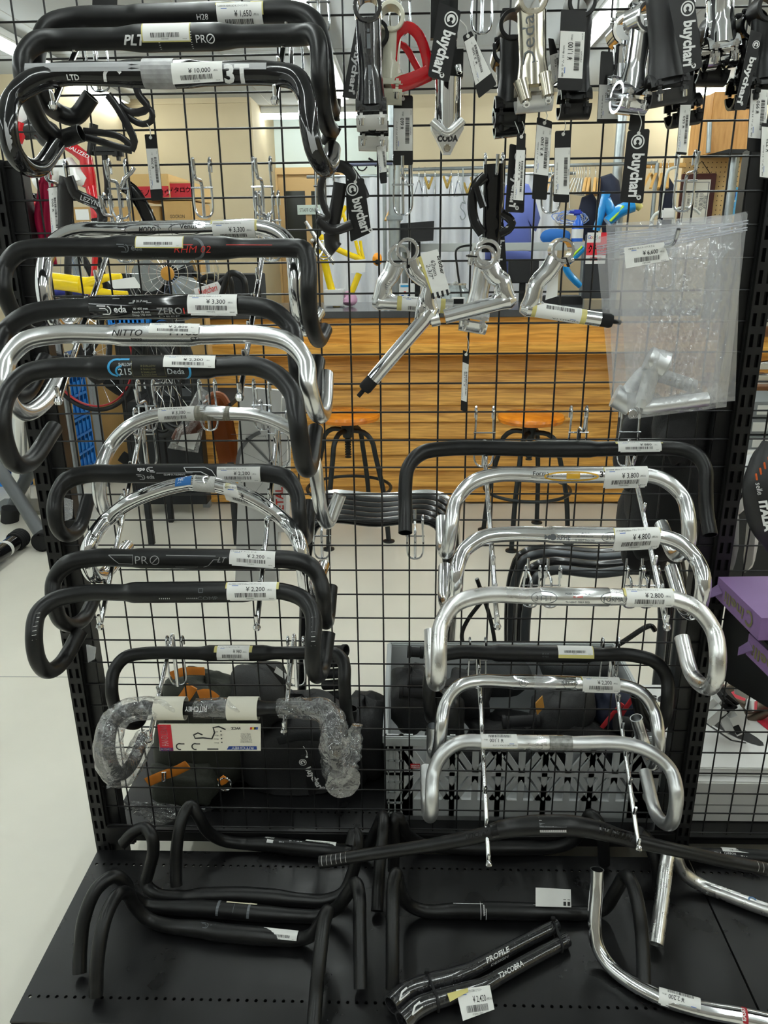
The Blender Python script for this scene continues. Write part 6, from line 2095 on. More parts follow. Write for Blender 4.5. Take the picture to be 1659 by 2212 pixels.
c = at(600, 1470, .20)
t = thing('price_card', c, 'black and white swing card on the pinstripe bag', 'price tag')
MB().prism(px(.165, (586, 1440), (618, 1462), (610, 1480), (572, 1432)), (0, .001, 0)).build('card', M_CARD, t, flat=True)
MB().prism(px(.163, (597, 1440), (620, 1458), (616, 1468), (592, 1452)), (0, .0008, 0)).build('sticker', M_PAPER, t, flat=True)
q = [at(255, 1735, .06), at(300, 1700, .10), at(430, 1712, .14), at(455, 1750, .12), at(400, 1790, .05), at(340, 1785, .04), at(280, 1770, .05)]
t = thing('film_bag', q[4], 'crumpled clear film bag under the olive pack at the lower left', 'plastic bag')
nx = 26
vs, fs = [], []
for j in range(nx + 1):
    for i in range(nx + 1):
        s, v = i / nx, j / nx
        p = q[0].lerp(q[1], s * .2 + v * .1).lerp(q[3].lerp(q[5], v), s)
        k = sum(abs(math.sin(a * s * 9 + b * v * 11 + o)) for a, b, o in ((2, 1, 0), (1, -2, 1), (1.4, 2.2, 2), (3, .4, 4)))
        vs.append(p + V((.012 * math.sin(k * 3), -.006 * k, .014 * k - .02)))
for j in range(nx):
    for i in range(nx):
        a = j * (nx + 1) + i
        fs.append((a, a + 1, a + nx + 2, a + nx + 1))
MB().add(vs, fs).build('film', M_BAG2, t, angle=15)
for c_, lab in ((((186, 1394), (206, 1400), (204, 1424), (190, 1432)), 'clear plastic clip on the left upright beside the front bar'), (((232, 1664), (252, 1672), (238, 1702), (230, 1704)), 'clear plastic clip on the left upright at the film-wrapped bar'), (((138, 1076), (156, 1082), (155, 1120), (140, 1126)), 'clear plastic price holder on the left upright inside the matte bar loop')):
    q = [at(*p, -.022) for p in c_]
    t = thing('plastic_clip', q[0], lab, 'clip')
    MB().prism(q, (0, .004, 0)).build('clip_body', film('clip_clear_' + str(c_[0][0]), .7, .08, .2), t)


# ================================================================== middle distance, left
def pxbox(name, r, Y, dep, m, label, cat, group=None, bev=.004, base=None, sides=None):
    """box whose front face fills picture rectangle r (u0, v0, u1, v1) at depth Y"""
    a, b = at(r[0], r[3], Y), at(r[2], r[1], Y)
    c = at((r[0] + r[2]) / 2, (r[1] + r[3]) / 2, Y)
    x0, x1, z0, z1 = min(a.x, b.x), max(a.x, b.x), a.z, b.z
    t = thing(name, (c.x, Y + dep / 2, z0), label, cat, group)
    MB().bbox(((x0 + x1) / 2, Y + dep / 2, (z0 + z1) / 2), (x1 - x0, dep, z1 - z0), bev).build('body', m, t)
    return t, x0, x1, z0, z1


def face_print(t, x0, x1, z0, z1, Y, fn, mats, name='front_print'):
    f = Flat()
    fn(f, x1 - x0, z1 - z0)
    mb = MB()
    f.onto(mb, plane_map(((x0 + x1) / 2, Y - .001, (z0 + z1) / 2), (1, 0, 0), (0, 0, 1), .0006))
    mb.build(name, mats, t, flat=True)


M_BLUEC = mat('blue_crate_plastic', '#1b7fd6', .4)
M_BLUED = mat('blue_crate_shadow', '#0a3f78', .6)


def blue_crate(x0, x1, y0, y1, z0, z1, label, rows=3):
    t = thing('blue_crate', ((x0 + x1) / 2, (y0 + y1) / 2, z0), label, 'crate', 'blue folding crates')
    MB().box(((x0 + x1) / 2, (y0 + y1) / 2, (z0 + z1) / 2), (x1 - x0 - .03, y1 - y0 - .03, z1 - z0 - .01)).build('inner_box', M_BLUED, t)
    h = (z1 - z0) / rows
    for (ya, face) in ((y0, 0), (x1, 1)):
        for k in range(rows + 1):
            z = z0 + h * k
            if face == 0:
                MB().bbox(((x0 + x1) / 2, y0, min(max(z, z0 + .008), z1 - .008)), (x1 - x0, .02, .018), .003).build('rail', M_BLUEC, t)
            else:
                MB().bbox((x1, (y0 + y1) / 2, min(max(z, z0 + .008), z1 - .008)), (.02, y1 - y0, .018), .003).build('rail', M_BLUEC, t)
        for k in range(rows):
            if face == 0:
                MB().box(((x0 + x1) / 2, y0 + .004, z0 + h * (k + .38)), (x1 - x0 - .01, .01, h * .55)).build('panel', M_BLUEC, t)
            else:
                MB().box((x1 - .004, (y0 + y1) / 2, z0 + h * (k + .38)), (.01, y1 - y0 - .01, h * .55)).build('panel', M_BLUEC, t)
        r = MB()
        for k in range(9):
            if face == 0:
                r.box((x0 + (x1 - x0) * k / 8, y0 - .002, (z0 + z1) / 2), (.010, .016, z1 - z0))
            else:
                r.box((x1 + .002, y0 + (y1 - y0) * k / 8, (z0 + z1) / 2), (.016, .010, z1 - z0))
        r.build('ribs', M_BLUEC, t)
    return t


bx1, by0 = at(208, 1000, 3.9).x, 3.62
bx0 = at(148, 1000, by0).x - .05
zt1, zt2 = at(170, 905, by0).z, at(170, 770, by0).z
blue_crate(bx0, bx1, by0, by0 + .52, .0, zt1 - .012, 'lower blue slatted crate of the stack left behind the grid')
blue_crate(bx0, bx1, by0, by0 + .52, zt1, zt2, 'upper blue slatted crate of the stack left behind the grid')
t = thing('crate_lid', (bx0 + .1, by0 - .2, 0), 'pale clear plastic tray standing left of the blue crates', 'box')
MB().bbox((bx0 + .04, by0 - .12, (zt1 + zt2) / 2 + .04), (.26, .12, zt2 - zt1 - .06), .01).box((bx0 + .04, by0 - .12, zt1 / 2), (.2, .10, zt1)).build('tray', mat('frosted_plastic', '#c9d3dc', .35), t)
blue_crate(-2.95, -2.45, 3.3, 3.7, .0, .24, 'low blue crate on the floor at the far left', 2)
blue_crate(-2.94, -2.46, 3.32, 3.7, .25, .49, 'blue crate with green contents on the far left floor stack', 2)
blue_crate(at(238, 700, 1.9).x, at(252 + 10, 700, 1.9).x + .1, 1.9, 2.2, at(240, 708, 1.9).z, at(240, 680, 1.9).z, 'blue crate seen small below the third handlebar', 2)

M_KRAFT = mat('kraft_cardboard', '#b4905a', .75, var=.06, vscale=9)
M_KRAFT2 = mat('pale_cardboard', '#c2a068', .75, var=.05, vscale=9)
t, x0, x1, z0, z1 = pxbox('cardboard_box', (212, 690, 272, 1022), 3.55, .06, M_KRAFT, 'tall brown cardboard carton standing right of the blue crates', 'box')
t, x0, x1, z0, z1 = pxbox('cardboard_box', (72, 730, 132, 1049), 3.3, .02, M_KRAFT, 'brown cardboard sheet behind the left upright', 'box')
t, x0, x1, z0, z1 = pxbox('cardboard_box', (285, 375, 362, 432), 2.9, .4, M_KRAFT2, 'open cardboard box with a red printed band, left of two', 'box')
face_print(t, x0, x1, z0, z1, 2.9, lambda f, w_, h: f.rect(-w_ / 2 + .002, -h / 2 + .01, w_ / 2 - .002, -h / 2 + h * .52, 0).text('モノタロウ', .02, -h * .34, h * .2, 1, bold=.02), [mat('carton_red', '#b3202b', .6), M_WINK])
t, x0, x1, z0, z1 = pxbox('cardboard_box', (352, 392, 412, 432), 2.92, .4, M_KRAFT2, 'cardboard box with a red printed band, right of two', 'box')
face_print(t, x0, x1, z0, z1, 2.92, lambda f, w_, h: f.rect(-w_ / 2 + .002, -h / 2 + .008, w_ / 2 - .002, h / 2 - .008, 0).text('モノタロウ', .0, -h * .08, h * .24, 1, bold=.02), [mat('carton_red', '#b3202b', .6), M_WINK])
t, x0, x1, z0, z1 = pxbox('cardboard_box', (354, 434, 412, 494), 2.9, .4, M_KRAFT, 'brown carton marked with black lettering under the red banded boxes', 'box')
face_print(t, x0, x1, z0, z1, 2.9, lambda f, w_, h: f.text('GOCRON', .0, -h * .12, h * .13, 0, fitw=w_ * .5), [M_INK])
t, x0, x1, z0, z1 = pxbox('cardboard_box', (158, 445, 345, 494), 2.95, .35, M_KRAFT, 'brown carton with a white shipping label behind the red and white bicycle', 'box')
face_print(t, x0, x1, z0, z1, 2.95, lambda f, w_, h: f.rect(-w_ * .45, -h * .1, -w_ * .30, h * .4, 0).rect(w_ * .28, -h * .2, w_ * .42, h * .35, 0), [M_PAPER])
t, x0, x1, z0, z1 = pxbox('storage_shelf', (60, 494, 405, 506), 2.85, .5, mat('grey_shelf', '#8b9094', .5), 'grey shelf board carrying the cartons behind the bicycles', 'shelf')
for x_ in (x0 + .04, x1 - .04):
    for y_ in (2.89, 3.31):
        MB().box((x_, y_, z0 / 2), (.04, .04, z0)).build('shelf_leg', mat('grey_shelf', '#8b9094', .5), t)
t = thing('cardboard_box', (at(415, 600, 2.6).x, 2.6, .743), 'brown carton standing behind the wire fan', 'box')
zq = at(415, 560, 2.6).z
MB().bbox((at(415, 600, 2.6).x, 2.6, (.743 + zq) / 2), (.12, .10, zq - .743), .004).build('body', M_KRAFT, t)

# fan
c = at(372, 590, 2.35)
t = thing('electric_fan', c, 'wire guard electric fan with translucent blades, left behind the counter end', 'fan')
g = MB()
R0 = .215
for k in range(20):
    a = k * PI / 10
    g.tube([c + V((math.cos(a) * r_, -.075 * (1 - (r_ / R0) ** 2) - .0, math.sin(a) * r_)) for r_ in (.03, .09, .15, R0)], .0016, 5, step=.05)
for r_ in (.05, .09, .13, .17, .2, R0):
    g.tube([c + V((math.cos(i * PI / 14) * r_, -.075 * (1 - (r_ / R0) ** 2), math.sin(i * PI / 14) * r_)) for i in range(28)], .0016 if r_ < R0 else .004, 5, closed=True, step=.05)
g.build('wire_guard', M_BRU, t)
M_BLADE = mat('smoky_blade', '#8f9493', .3)
for k in range(3):
    a = k * 2 * PI / 3 + .5
    bl = []
    for i in range(10):
        b = a + (i / 9) * 1.35
        r_ = .19 * math.sin(PI * (.12 + .80 * i / 9)) ** .5
        bl.append(c + V((math.cos(b) * r_, -.02 + .03 * i / 9, math.sin(b) * r_)))
    bl += [c + V((math.cos(a + 1.3) * .04, 0, math.sin(a + 1.3) * .04)), c + V((math.cos(a) * .04, -.02, math.sin(a) * .04))]
    MB().prism(bl, (0, .003, 0)).build('blade', M_BLADE, t, flat=True)
MB().lathe(c + V((0, -.078, 0)), [(0, -.012), (.028, -.008), (.032, .006)], 18, ax=(0, 1, 0)).build('hub_cap', mat('orange_cap', '#c08a35', .4), t)
MB().lathe(c + V((0, .08, 0)), [(0, .1), (.06, .09), (.07, 0), (.05, -.03), (0, -.03)], 18, ax=(0, 1, 0)).build('motor', M_NYL2, t)
MB().cyl(c + V((0, .08, -.06)), V((c.x, c.y + .08, .76)), .014, 12).lathe((c.x, c.y + .08, .742), [(0, 0), (.14, 0), (.14, .02), (.03, .04)], 24).build('stand', M_NYL2, t)

t = thing('parts_table', (c.x, 2.4, 0), 'dark low table under the wire fan', 'table')
MB().bbox((c.x, 2.45, .727), (.5, .4, .028), .004).build('table_top', mat('dark_bin', '#15171a', .6), t)
for sx in (-1, 1):
    for sy in (-1, 1):
        MB().bbox((c.x + sx * .22, 2.45 + sy * .17, .357), (.03, .03, .712), .004).build('leg', mat('dark_bin', '#15171a', .6), t)
# bicycles and frames ------------------------------------------------
M_YEL = mat('yellow_frame_paint', '#f0cf12', .25, coat=.4)
M_WHITE = mat('white_frame_paint', '#e2e2e0', .25, coat=.4)
M_CRIM = mat('crimson_metallic', '#a3153f', .3, metal=.4)


def wheel(t, c, r, ax=(0, 1, 0), tyre=M_RUB, rim=None, n=16, w_=.012):
    c, ax = V(c), V(ax).normalized()
    nn = ax.orthogonal().normalized()
    b = ax.cross(nn)
    circ = lambda q: [c + nn * (q * math.cos(i * PI / 18)) + b * (q * math.sin(i * PI / 18)) for i in range(36)]
    MB().tube(circ(r), w_, 10, closed=True, step=.05).build('tyre', tyre, t)
    MB().tube(circ(r - w_ * 1.7), w_ * .75, 8, closed=True, step=.05, ell=.6).build('rim', rim or M_BLK, t)
    s = MB()
    for i in range(n):
        a = 2 * PI * i / n
        a2 = a + (.5 if i % 2 else -.5)
        s.cyl(c + ax * (.02 * (1 if i % 2 else -1)) + nn * (.018 * math.cos(a2)) + b * (.018 * math.sin(a2)), c + nn * ((r - w_ * 2) * math.cos(a)) + b * ((r - w_ * 2) * math.sin(a)), .0012, 4)
    s.cyl(c - ax * .05, c + ax * .05, .016, 12)
    s.build('spokes_and_hub', M_ZINC, t)


Yb = 1.9
t = thing('bicycle', at(170, 480, Yb), 'red, white and black racing bicycle behind the left hooks', 'bicycle')
P_ = lambda u, v, d=0: at(u, v, Yb + d)
MB().tube([P_(185, 340), P_(192, 380), P_(193, 405)], [.026, .026, .028], 16, smooth=False).build('head_tube', M_RED, t)
for s in (-1, 1):
    MB().tube([P_(196, 405, s * .02), P_(203, 440, s * .04), P_(206, 490, s * .05), P_(205, 560, s * .05), P_(196, 640, s * .05)], [.022, .018, .016, .012, .009], 12, ell=.75).build('fork_blade', M_RED, t)
MB().tube([P_(188, 345), P_(160, 322), P_(120, 300), P_(60, 270)], [.024, .022, .02, .018], 14).build('top_tube', M_RED, t)
MB().tube([P_(190, 392), P_(170, 380), P_(140, 365), P_(80, 400)], [.03, .032, .034, .03], 14).build('down_tube', M_WHITE, t)
MB().tube([P_(140, 345), P_(150, 372), P_(162, 398)], [.03, .045, .05], 14).build('white_shroud', M_WHITE, t)
f = Flat().text('SPECIALIZED', 0, -.006, .014, bold=.01, shear=.2, fitw=.13)
mb = MB()
aa, bb_ = P_(142, 312), P_(188, 336)
f.onto(mb, plane_map((aa + bb_) / 2 + V((0, -.03, 0)), bb_ - aa, V((0, -1, 0)).cross(bb_ - aa), .001))
mb.build('frame_lettering', M_WINK, t, flat=True)
MB().tube([P_(196, 335), P_(200, 300), P_(203, 268)], .016, 12, smooth=False).build('steerer_stem', M_BLK, t)
MB().bbox(P_(228, 326), (.11, .05, .03), .012).tube([P_(226, 330), P_(228, 360), P_(232, 400), P_(230, 440)], .012, 10).bbox(P_(255, 332), (.04, .05, .05), .015).build('brake_lever_group', M_BLK, t)
MB().tube([P_(50, 285), P_(80, 278), P_(105, 292), P_(120, 310)], [.03, .04, .05, .045], 12).build('saddle_bag', mat('glossy_black_shell', (.02, .02, .02), .2), t)
wheel(t, P_(196, 660), .31, ax=(1, .15, 0), tyre=M_RUB, rim=M_BLK)
t = thing('front_fork', at(100, 450, .025), 'crimson fork with two slim blades hanging behind the grid', 'fork')
for s in (0, 1):
    MB().tube(px(.025, (96 + s * 7, 392), (90 + s * 14, 430), (84 + s * 17, 470), (92 + s * 16, 520), (100 + s * 18, 575)), [.009, .008, .0075, .006, .005], 12).build('blade', M_CRIM, t)
MB().tube(px(.022, (98, 396), (100, 370), (102, 345)), .009, 12, smooth=False).build('steerer', M_CRIM, t)
t = thing('helmet', at(85, 470, .75), 'black and red helmet shape hanging at the far left', 'helmet')
MB().blob(at(80, 470, .75), (.11, .14, .10), 12, seed=31, amp=.2).build('shell', M_GLOSS, t, angle=80)
band(t, px(.68, (62, 448), (80, 440), (96, 452)), 'red_trim', M_RED, .006)
t = thing('frameset', at(35, 300, 1.9), 'white and red frame tube at the far left edge', 'bicycle frame')
MB().tube(px(1.9, (48, 225), (40, 265), (32, 310)), [.03, .035, .03], 12, ell=.6).build('tube', M_WHITE, t)
MB().tube(px(1.88, (40, 262), (36, 285), (32, 305)), [.03, .036, .03], 12, ell=.6).build('red_panel', M_RED, t)

t = thing('frameset', at(200, 610, 1.75), 'bright yellow frame lying on its side behind the left hooks', 'bicycle frame')
q = lambda *p: px(1.55, *p)
MB().tube(q((105, 606), (140, 610), (175, 615)), .030, 14).build('down_tube', M_YEL, t)
MB().tube(q((170, 614), (200, 608), (228, 600), (262, 598)), [.026, .018, .014, .012], 12).build('upper_stay', M_YEL, t)
MB().tube(q((172, 620), (205, 628), (240, 634), (275, 636)), [.022, .016, .013, .012], 12).build('lower_stay', M_YEL, t)
MB().tube(q((208, 606), (213, 618), (210, 630)), .015, 10).build('bridge', M_YEL, t)
t = thing('bicycle', at(125, 620, 2.0), 'dark bicycle with a thin spoked wheel behind the yellow frame', 'bicycle')
wheel(t, at(118, 640, 2.35), .30, ax=(.5, 1, .1))
MB().tube(px(2.35, (60, 640), (160, 628), (240, 640)), .018, 10).build('frame_tube', mat('navy_gloss', '#18227a', .3), t)
t = thing('bicycle', at(230, 680, 2.05), 'bicycle with a red-walled tyre seen below the third bar', 'bicycle')
wheel(t, at(190, 765, 2.75), .30, ax=(.3, 1, .0), tyre=M_RUB, rim=mat('red_rim', '#a01822', .4))
for i, (u, v, r_, yy) in enumerate(((365, 780, .24, 1.9), (335, 800, .24, 2.2))):
    t = thing('bicycle', at(u, v, yy), ('grey city bicycle wheel beside the counter end', 'second dark bicycle wheel deeper beside the counter end')[i], 'bicycle')
    wheel(t, at(u, v + 30, yy), r_, ax=(1, .9, 0))
    MB().tube(px(yy, (u - 50, v - 60), (u - 10, v - 20), (u + 30, v + 40)), .014, 10).tube(px(yy, (u + 30, v + 40), (u + 15, v - 50)), .012, 10).build('frame_tube', M_BLK, t)
for i in range(7):
    u = 318 + i * 30
    t = thing('handlebar_grip', at(u, 600 + (i % 3) * 14, 2.6), f'black bicycle part heaped behind the fan, {("first", "second", "third", "fourth", "fifth", "sixth", "seventh")[i]} from the left', 'bicycle part')
    MB().tube(px(2.6 - .05 * i, (u - 20, 640 - (i % 2) * 30), (u, 590 + (i % 3) * 12), (u + 26, 600), (u + 34, 640)), .014, 10).build('bar', M_BLK, t)
pxbox('parts_bin', (290, 590, 402, 1090), 2.74, .10, mat('dark_bin', '#15171a', .6), 'dark cabinet front behind the wire fan', 'cabinet')
t = thing('parts_bin', (at(495, 600, 3.0).x, 3.0, ztop), 'dark low bin of black bicycle parts on the counter end', 'bin')
zq = at(495, 592, 3.0).z
MB().bbox((at(495, 600, 3.0).x, 3.05, (ztop + zq) / 2), (at(560, 600, 3.0).x - at(432, 600, 3.0).x, .3, zq - ztop - .001), .004).build('bin_body', mat('dark_bin', '#15171a', .6), t)
t = thing('paper_note', at(260, 610, 1.7), 'white paper note with red lettering resting on the yellow frame', 'paper')
q = px(1.50, (232, 607), (290, 598), (306, 622), (246, 624))
nt_ = MB().prism(q, (0, .001, 0)).build('sheet', M_PAPER, t, flat=True)
t = thing('paper_card', at(455, 620, 2.3), 'white card with red handwriting leaning by the fan', 'paper')
q = px(2.3, (418, 624), (470, 608), (488, 636), (424, 644))
nt_ = MB().prism(q, (0, .004, 0)).build('card', M_WHITE, t, flat=True)
mb = MB()
Flat().text('bugichari', 0, -.01, .03, shear=.2, bold=.01, fitw=.09).onto(mb, plane_map((q[0] + q[1] + q[2] + q[3]) / 4, q[1] - q[0], q[0] - q[3], .003))
mb.build('handwriting', M_REDINK, nt_, flat=True)

# black child seat, leather flap, clear bag, fender box
c = at(345, 870, 3.2)
t = thing('child_seat', (c.x, c.y, 0), 'black padded child seat for a bicycle behind the middle left set', 'child seat')
MB().blob(c + V((0, .06, .03)), (.42, .26, .46), 14, seed=41, amp=.08, flat=3.5).build('backrest', mat('soft_black_plastic', (.018, .018, .019), .5), t, angle=70)
MB().blob(V((c.x + .05, 3.1, .30)), (.36, .34, .22), 12, seed=42, amp=.1, flat=3.5).build('seat', mat('soft_black_plastic', (.018, .018, .019), .5), t, angle=70)
MB().tube(px(3.05, (232, 812), (245, 822), (262, 838), (285, 850)), [.05, .06, .05, .04], 12).build('armrest', M_RUB, t)
MB().bbox(V((c.x + .05, 3.1, .11)), (.16, .22, .22), .02).build('seat_base', M_RUB, t)
MB().bbox(at(372, 884, 3.0), (.26, .05, .06), .012, 0, Matrix.Rotation(.4, 3, 'Y')).build('buckle_bar', M_RUB, t)
MB().tube(px(3.05, (310, 960), (290, 1000), (262, 985)), .035, 10).tube(px(3.02, (330, 970), (305, 1005), (280, 1030)), .03, 10).build('leg_strut', M_RUB, t)
t = thing('leather_flap', at(475, 930, .36), 'long curved brown leather flap hanging in front of the counter', 'leather flap')
M_LEA = mat('brown_leather', '#8a4a20', .42, var=.12, vscale=15)
vs, fs = [], []
L_ = px(.05, (446, 862), (452, 900), (462, 950), (474, 1005))
R_ = px(.055, (490, 868), (503, 910), (511, 950), (513, 1005))
for i in range(4):
    for k in range(7):
        s = k / 6
        vs.append(L_[i].lerp(R_[i], s) + V((0, .022 * math.sin(PI * s), 0)))
for i in range(3):
    for k in range(6):
        fs.append((i * 7 + k, i * 7 + k + 1, i * 7 + k + 8, i * 7 + k + 7))
n0 = len(vs)
vs += [p + V((0, .004, 0)) for p in vs]
fs += [tuple(n0 + j for j in f[::-1]) for f in fs]
MB().add(vs, fs).build('leather', M_LEA, t)
MB().tube(px(.045, (448, 862), (462, 852), (480, 855), (492, 872)), .006, 8).build('rolled_edge', M_LEA, t)
q = [at(430, 835, .022), at(456, 850, .025), at(428, 978, .04), at(362, 968, .03)]
t = thing('zip_bag', q[3], 'clear bag of brown leather grips hanging behind the grid', 'plastic bag')
vs, fs = [], []
for sg in (-1, 1):
    k0 = len(vs)
    for j in range(13):
        for i in range(9):
            s, v = i / 8, j / 12
            e = min(1, 5 * min(s, 1 - s)) * min(1, 4 * min(v, 1 - v) + .1)
            vs.append(q[0].lerp(q[1], s).lerp(q[3].lerp(q[2], s), v) + V((0, sg * (.018 * e * (.6 + .4 * math.sin(9 * s + 7 * v))), 0)))
    for j in range(12):
        for i in range(8):
            a = k0 + j * 9 + i
            fs.append((a, a + 1, a + 10, a + 9))
MB().add(vs, fs).build('film', M_BAG2, t, angle=50)
t2 = thing('leather_grip', at(412, 930, .035), 'brown leather grips inside the clear bag', 'grip')
MB().tube(px(.035, (382, 950), (395, 930), (412, 940), (425, 915), (434, 925)), .011, 12).build('grip', mat('dark_brown_leather', '#5b2f1a', .45), t2)
q = px(.012, (392, 940), (430, 935), (418, 972), (384, 962))
MB().prism(q, (0, .0006, 0)).build('price_sticker', M_PAPER, t, flat=True)

M_WBOX = mat('white_carton', '#dcdcda', .6)
t = thing('fender_box', at(565, 1000, .06), 'tall white fender carton with a wheel drawing hanging behind the grid', 'box')
q = px(.03, (519, 836), (608, 844), (603, 1020), (511, 1020))
MB().prism([q[0], q[1], q[2], q[3]], (0, .012, 0)).build('hanging_panel', M_WBOX, t, flat=True)
q2 = px(.045, (606, 860), (622, 858), (617, 1150), (598, 1150))
q2b = px(.045, (516, 1000), (606, 1000), (595, 1292), (507, 1290))
MB().prism(q2, (0, .05, 0)).build('side_panel', M_WBOX, t, flat=True)
MB().prism(q2b, (0, .045, 0)).build('lower_carton', M_WBOX, t, flat=True)
f = Flat()
f.stroke([(.02, -.052), (-.025, -.002)], .0035).arc(.024, -.056, .010, 0, 6.28, .0022).arc(.024, -.056, .004, 0, 6.28, .0016)
for i in range(14):
    a = i * .45
    f.stroke([(.024 + .012 * math.cos(a), -.056 + .012 * math.sin(a)), (.024 + .062 * math.cos(a), -.056 + .062 * math.sin(a))], .0005)
f.arc(.024, -.056, .068, 1.9, 3.6, .007).stroke([(-.052, .005), (.0, .004)], .0008).text('FENDER ATTACHMENT', -.005, .0, .0025)
mb = MB()
ctr = (q[0] + q[1] + q[2] + q[3]) / 4
f.onto(mb, plane_map(ctr + V((0, -.001, -.01)), (1, 0, 0), (0, 0, 1)))
mb.build('wheel_drawing', mat('print_grey', '#77787a', .6), t, flat=True)
f = Flat().text('METAL FENDER SET 700C', 0, .0, .0028).rect(-.035, -.030, -.012, -.028).rect(.005, -.034, .03, -.018);f = Flat().text('METAL FENDER SET 700C', 0, -.018, .0028).stroke([(.010, .0), (.036, .0), (.036, -.010), (.010, -.010), (.010, .0)], .0006).text('CE', .022, -.008, .005)
mb = MB()
f.onto(mb, plane_map(at(553, 1270, .044), (1, 0, 0), (0, 0, 1)))
mb.build('carton_print', M_GREYINK, t, flat=True)
f = Flat().text('METAL', 0, 0, .014, rot=PI / 2, bold=.02)
mb = MB()
f.onto(mb, plane_map(at(612, 1085, .0445), (1, 0, 0), (0, 0, 1)))
mb.build('red_side_print', M_REDINK, t, flat=True)

# repair stand legs, pump, casters at the left
M_LEG = mat('grey_tube_paint', '#56595b', .45)
t = thing('repair_stand', atz(40, 1190, 0), 'grey tube repair stand with crossed legs at the left edge', 'stand')
a0 = atz(20, 1085, .03)
Ys_ = 1.35
MB().tube([at(-10, 1000, 2.75), at(40, 1075, 2.55), atz(98, 1168, .03)], .036, 14, smooth=False).build('leg', M_LEG, t)
MB().tube([at(75, 1000, 2.6), at(40, 1065, 2.75), atz(22, 1112, .03)], .034, 14, smooth=False).build('leg', M_LEG, t)
b_ = atz(22, 1112, .04)
MB().tube([b_ + V((.01, 0, .04)), b_ - V((.01, 0, .04))], .048, 14, smooth=False).build('rubber_foot', M_RUB, t)
MB().cyl(at(42, 900, 2.86), V((at(48, 1100, 2.86).x, 2.86, .02)), .05, 16).build('column', M_BRU, t)
MB().bbox((at(52, 1110, 2.86).x, 2.86, .012), (.34, .24, .022), .004).build('foot_plate', mat('worn_plate', '#8d8c80', .5, metal=.5), t)
c = atz(88, 1172, .05)
MB().tube([c + V((0, .06, 0)), c, c - V((0, .008, 0)), c + V((0, .02, 0))], [.05, .05, .04, .036], 20, smooth=False).build('end_cap', M_RUB, t)
t = thing('caster', atz(165, 1106, .03), 'small grey wheel beside the left upright seen through the matte bar', 'caster')
MB().ring(atz(165, 1106, .03), (.3, 1, 0), .030, .007, .02, 22).build('wheel', M_RUB, t)
a, b = atz(-40, 1225, .05), atz(46, 1160, .05)
t = thing('floor_pump', (a + b) / 2, 'black cylinder with ribbed rubber end and white band at the left edge', 'pump')
d = (b - a).normalized()
MB().tube([a, b - d * .06], .040, 20, smooth=False).build('barrel', M_GLOSS, t)
cap = MB().tube([b - d * .075, b], [.046, .048], 20, smooth=False)
for i in range(4):
    cap.ring(b - d * (.010 + i * .016), d, .0500, .04, .009, 22)
cap.build('ribbed_end', M_RUB, t)
MB().tube([b - d * .180, b - d * .155], .0406, 20, smooth=False).build('white_band', M_WHITE, t)


# ================================================================== back of the shop
M_POLE = mat('galvanised_pole', '#9ba2a4', .35, metal=.8, var=.1, vscale=20)
t = thing('steel_pole', (at(852, 400, 3.7).x, 3.7, 0), 'grey steel pole rising behind the forged stems to the ceiling', 'pole')
xx = at(852, 400, 3.7).x
MB().cyl((xx, 3.7, 1.09), (xx, 3.7, ZC), .036, 16).build('pole', M_POLE, t)
MB().bbox((xx, 3.7, 1.6), (.10, .09, .03), .006).build('collar', M_POLE, t)
for u, lab in ((1340, 'galvanised pole right of the clothes rail'), (1592, 'galvanised pole beside the wooden cabinet at the right')):
    x_ = at(u, 300, 4.6).x
    t = thing('steel_pole', (x_, 4.6, 0), lab, 'pole')
    MB().cyl((x_, 4.6, 0), (x_, 4.6, ZC), .035, 14).build('pole', M_POLE, t)
    MB().lathe((x_, 4.6, 0), [(0, 0), (.09, 0), (.09, .01), (.036, .02)], 16).build('flange', M_POLE, t)

# white curtain with folds
M_CURT = mat('white_curtain', '#e6e8ec', .8)
a, b = at(690, 385, 5.2), at(1215, 385, 5.2)
t = thing('curtain', ((a.x + b.x) / 2, 5.2, .3), 'white curtain hung across the back of the workshop', 'curtain')
vs, fs = [], []
nx = 120
for j in range(2):
    for i in range(nx + 1):
        x = a.x + (b.x - a.x) * i / nx
        vs.append((x, 5.2 + .03 * math.sin(i * .9) + .02 * math.sin(i * .37), a.z if j == 0 else .012))
for i in range(nx):
    fs.append((i, i + 1, nx + 2 + i, nx + 1 + i))
n0 = len(vs)
vs += [(p[0], p[1] + .003, p[2]) for p in vs]
fs += [tuple(n0 + q for q in f[::-1]) for f in fs]
MB().add(vs, fs).build('cloth', M_CURT, t, angle=80)
MB().cyl((a.x - .1, 5.2, a.z + .01), (b.x + .1, 5.2, a.z + .01), .012, 10).build('curtain_rail', M_POLE, t)

# hanger rail
Yr = 4.3
a, b = at(830, 368, Yr), at(1420, 352, Yr)
t = thing('clothes_rail', ((a.x + b.x) / 2, Yr, 1.09), 'steel rail of hangers above the counter', 'clothes rail')
MB().cyl(a, b, .011, 10).build('rail', M_POLE, t)
for p in (a, b):
    MB().cyl(p, V((p.x, p.y, 0)), .014, 10).build('post', M_POLE, t)
M_HANG = mat('pale_hanger_wood', '#c79a55', .5)


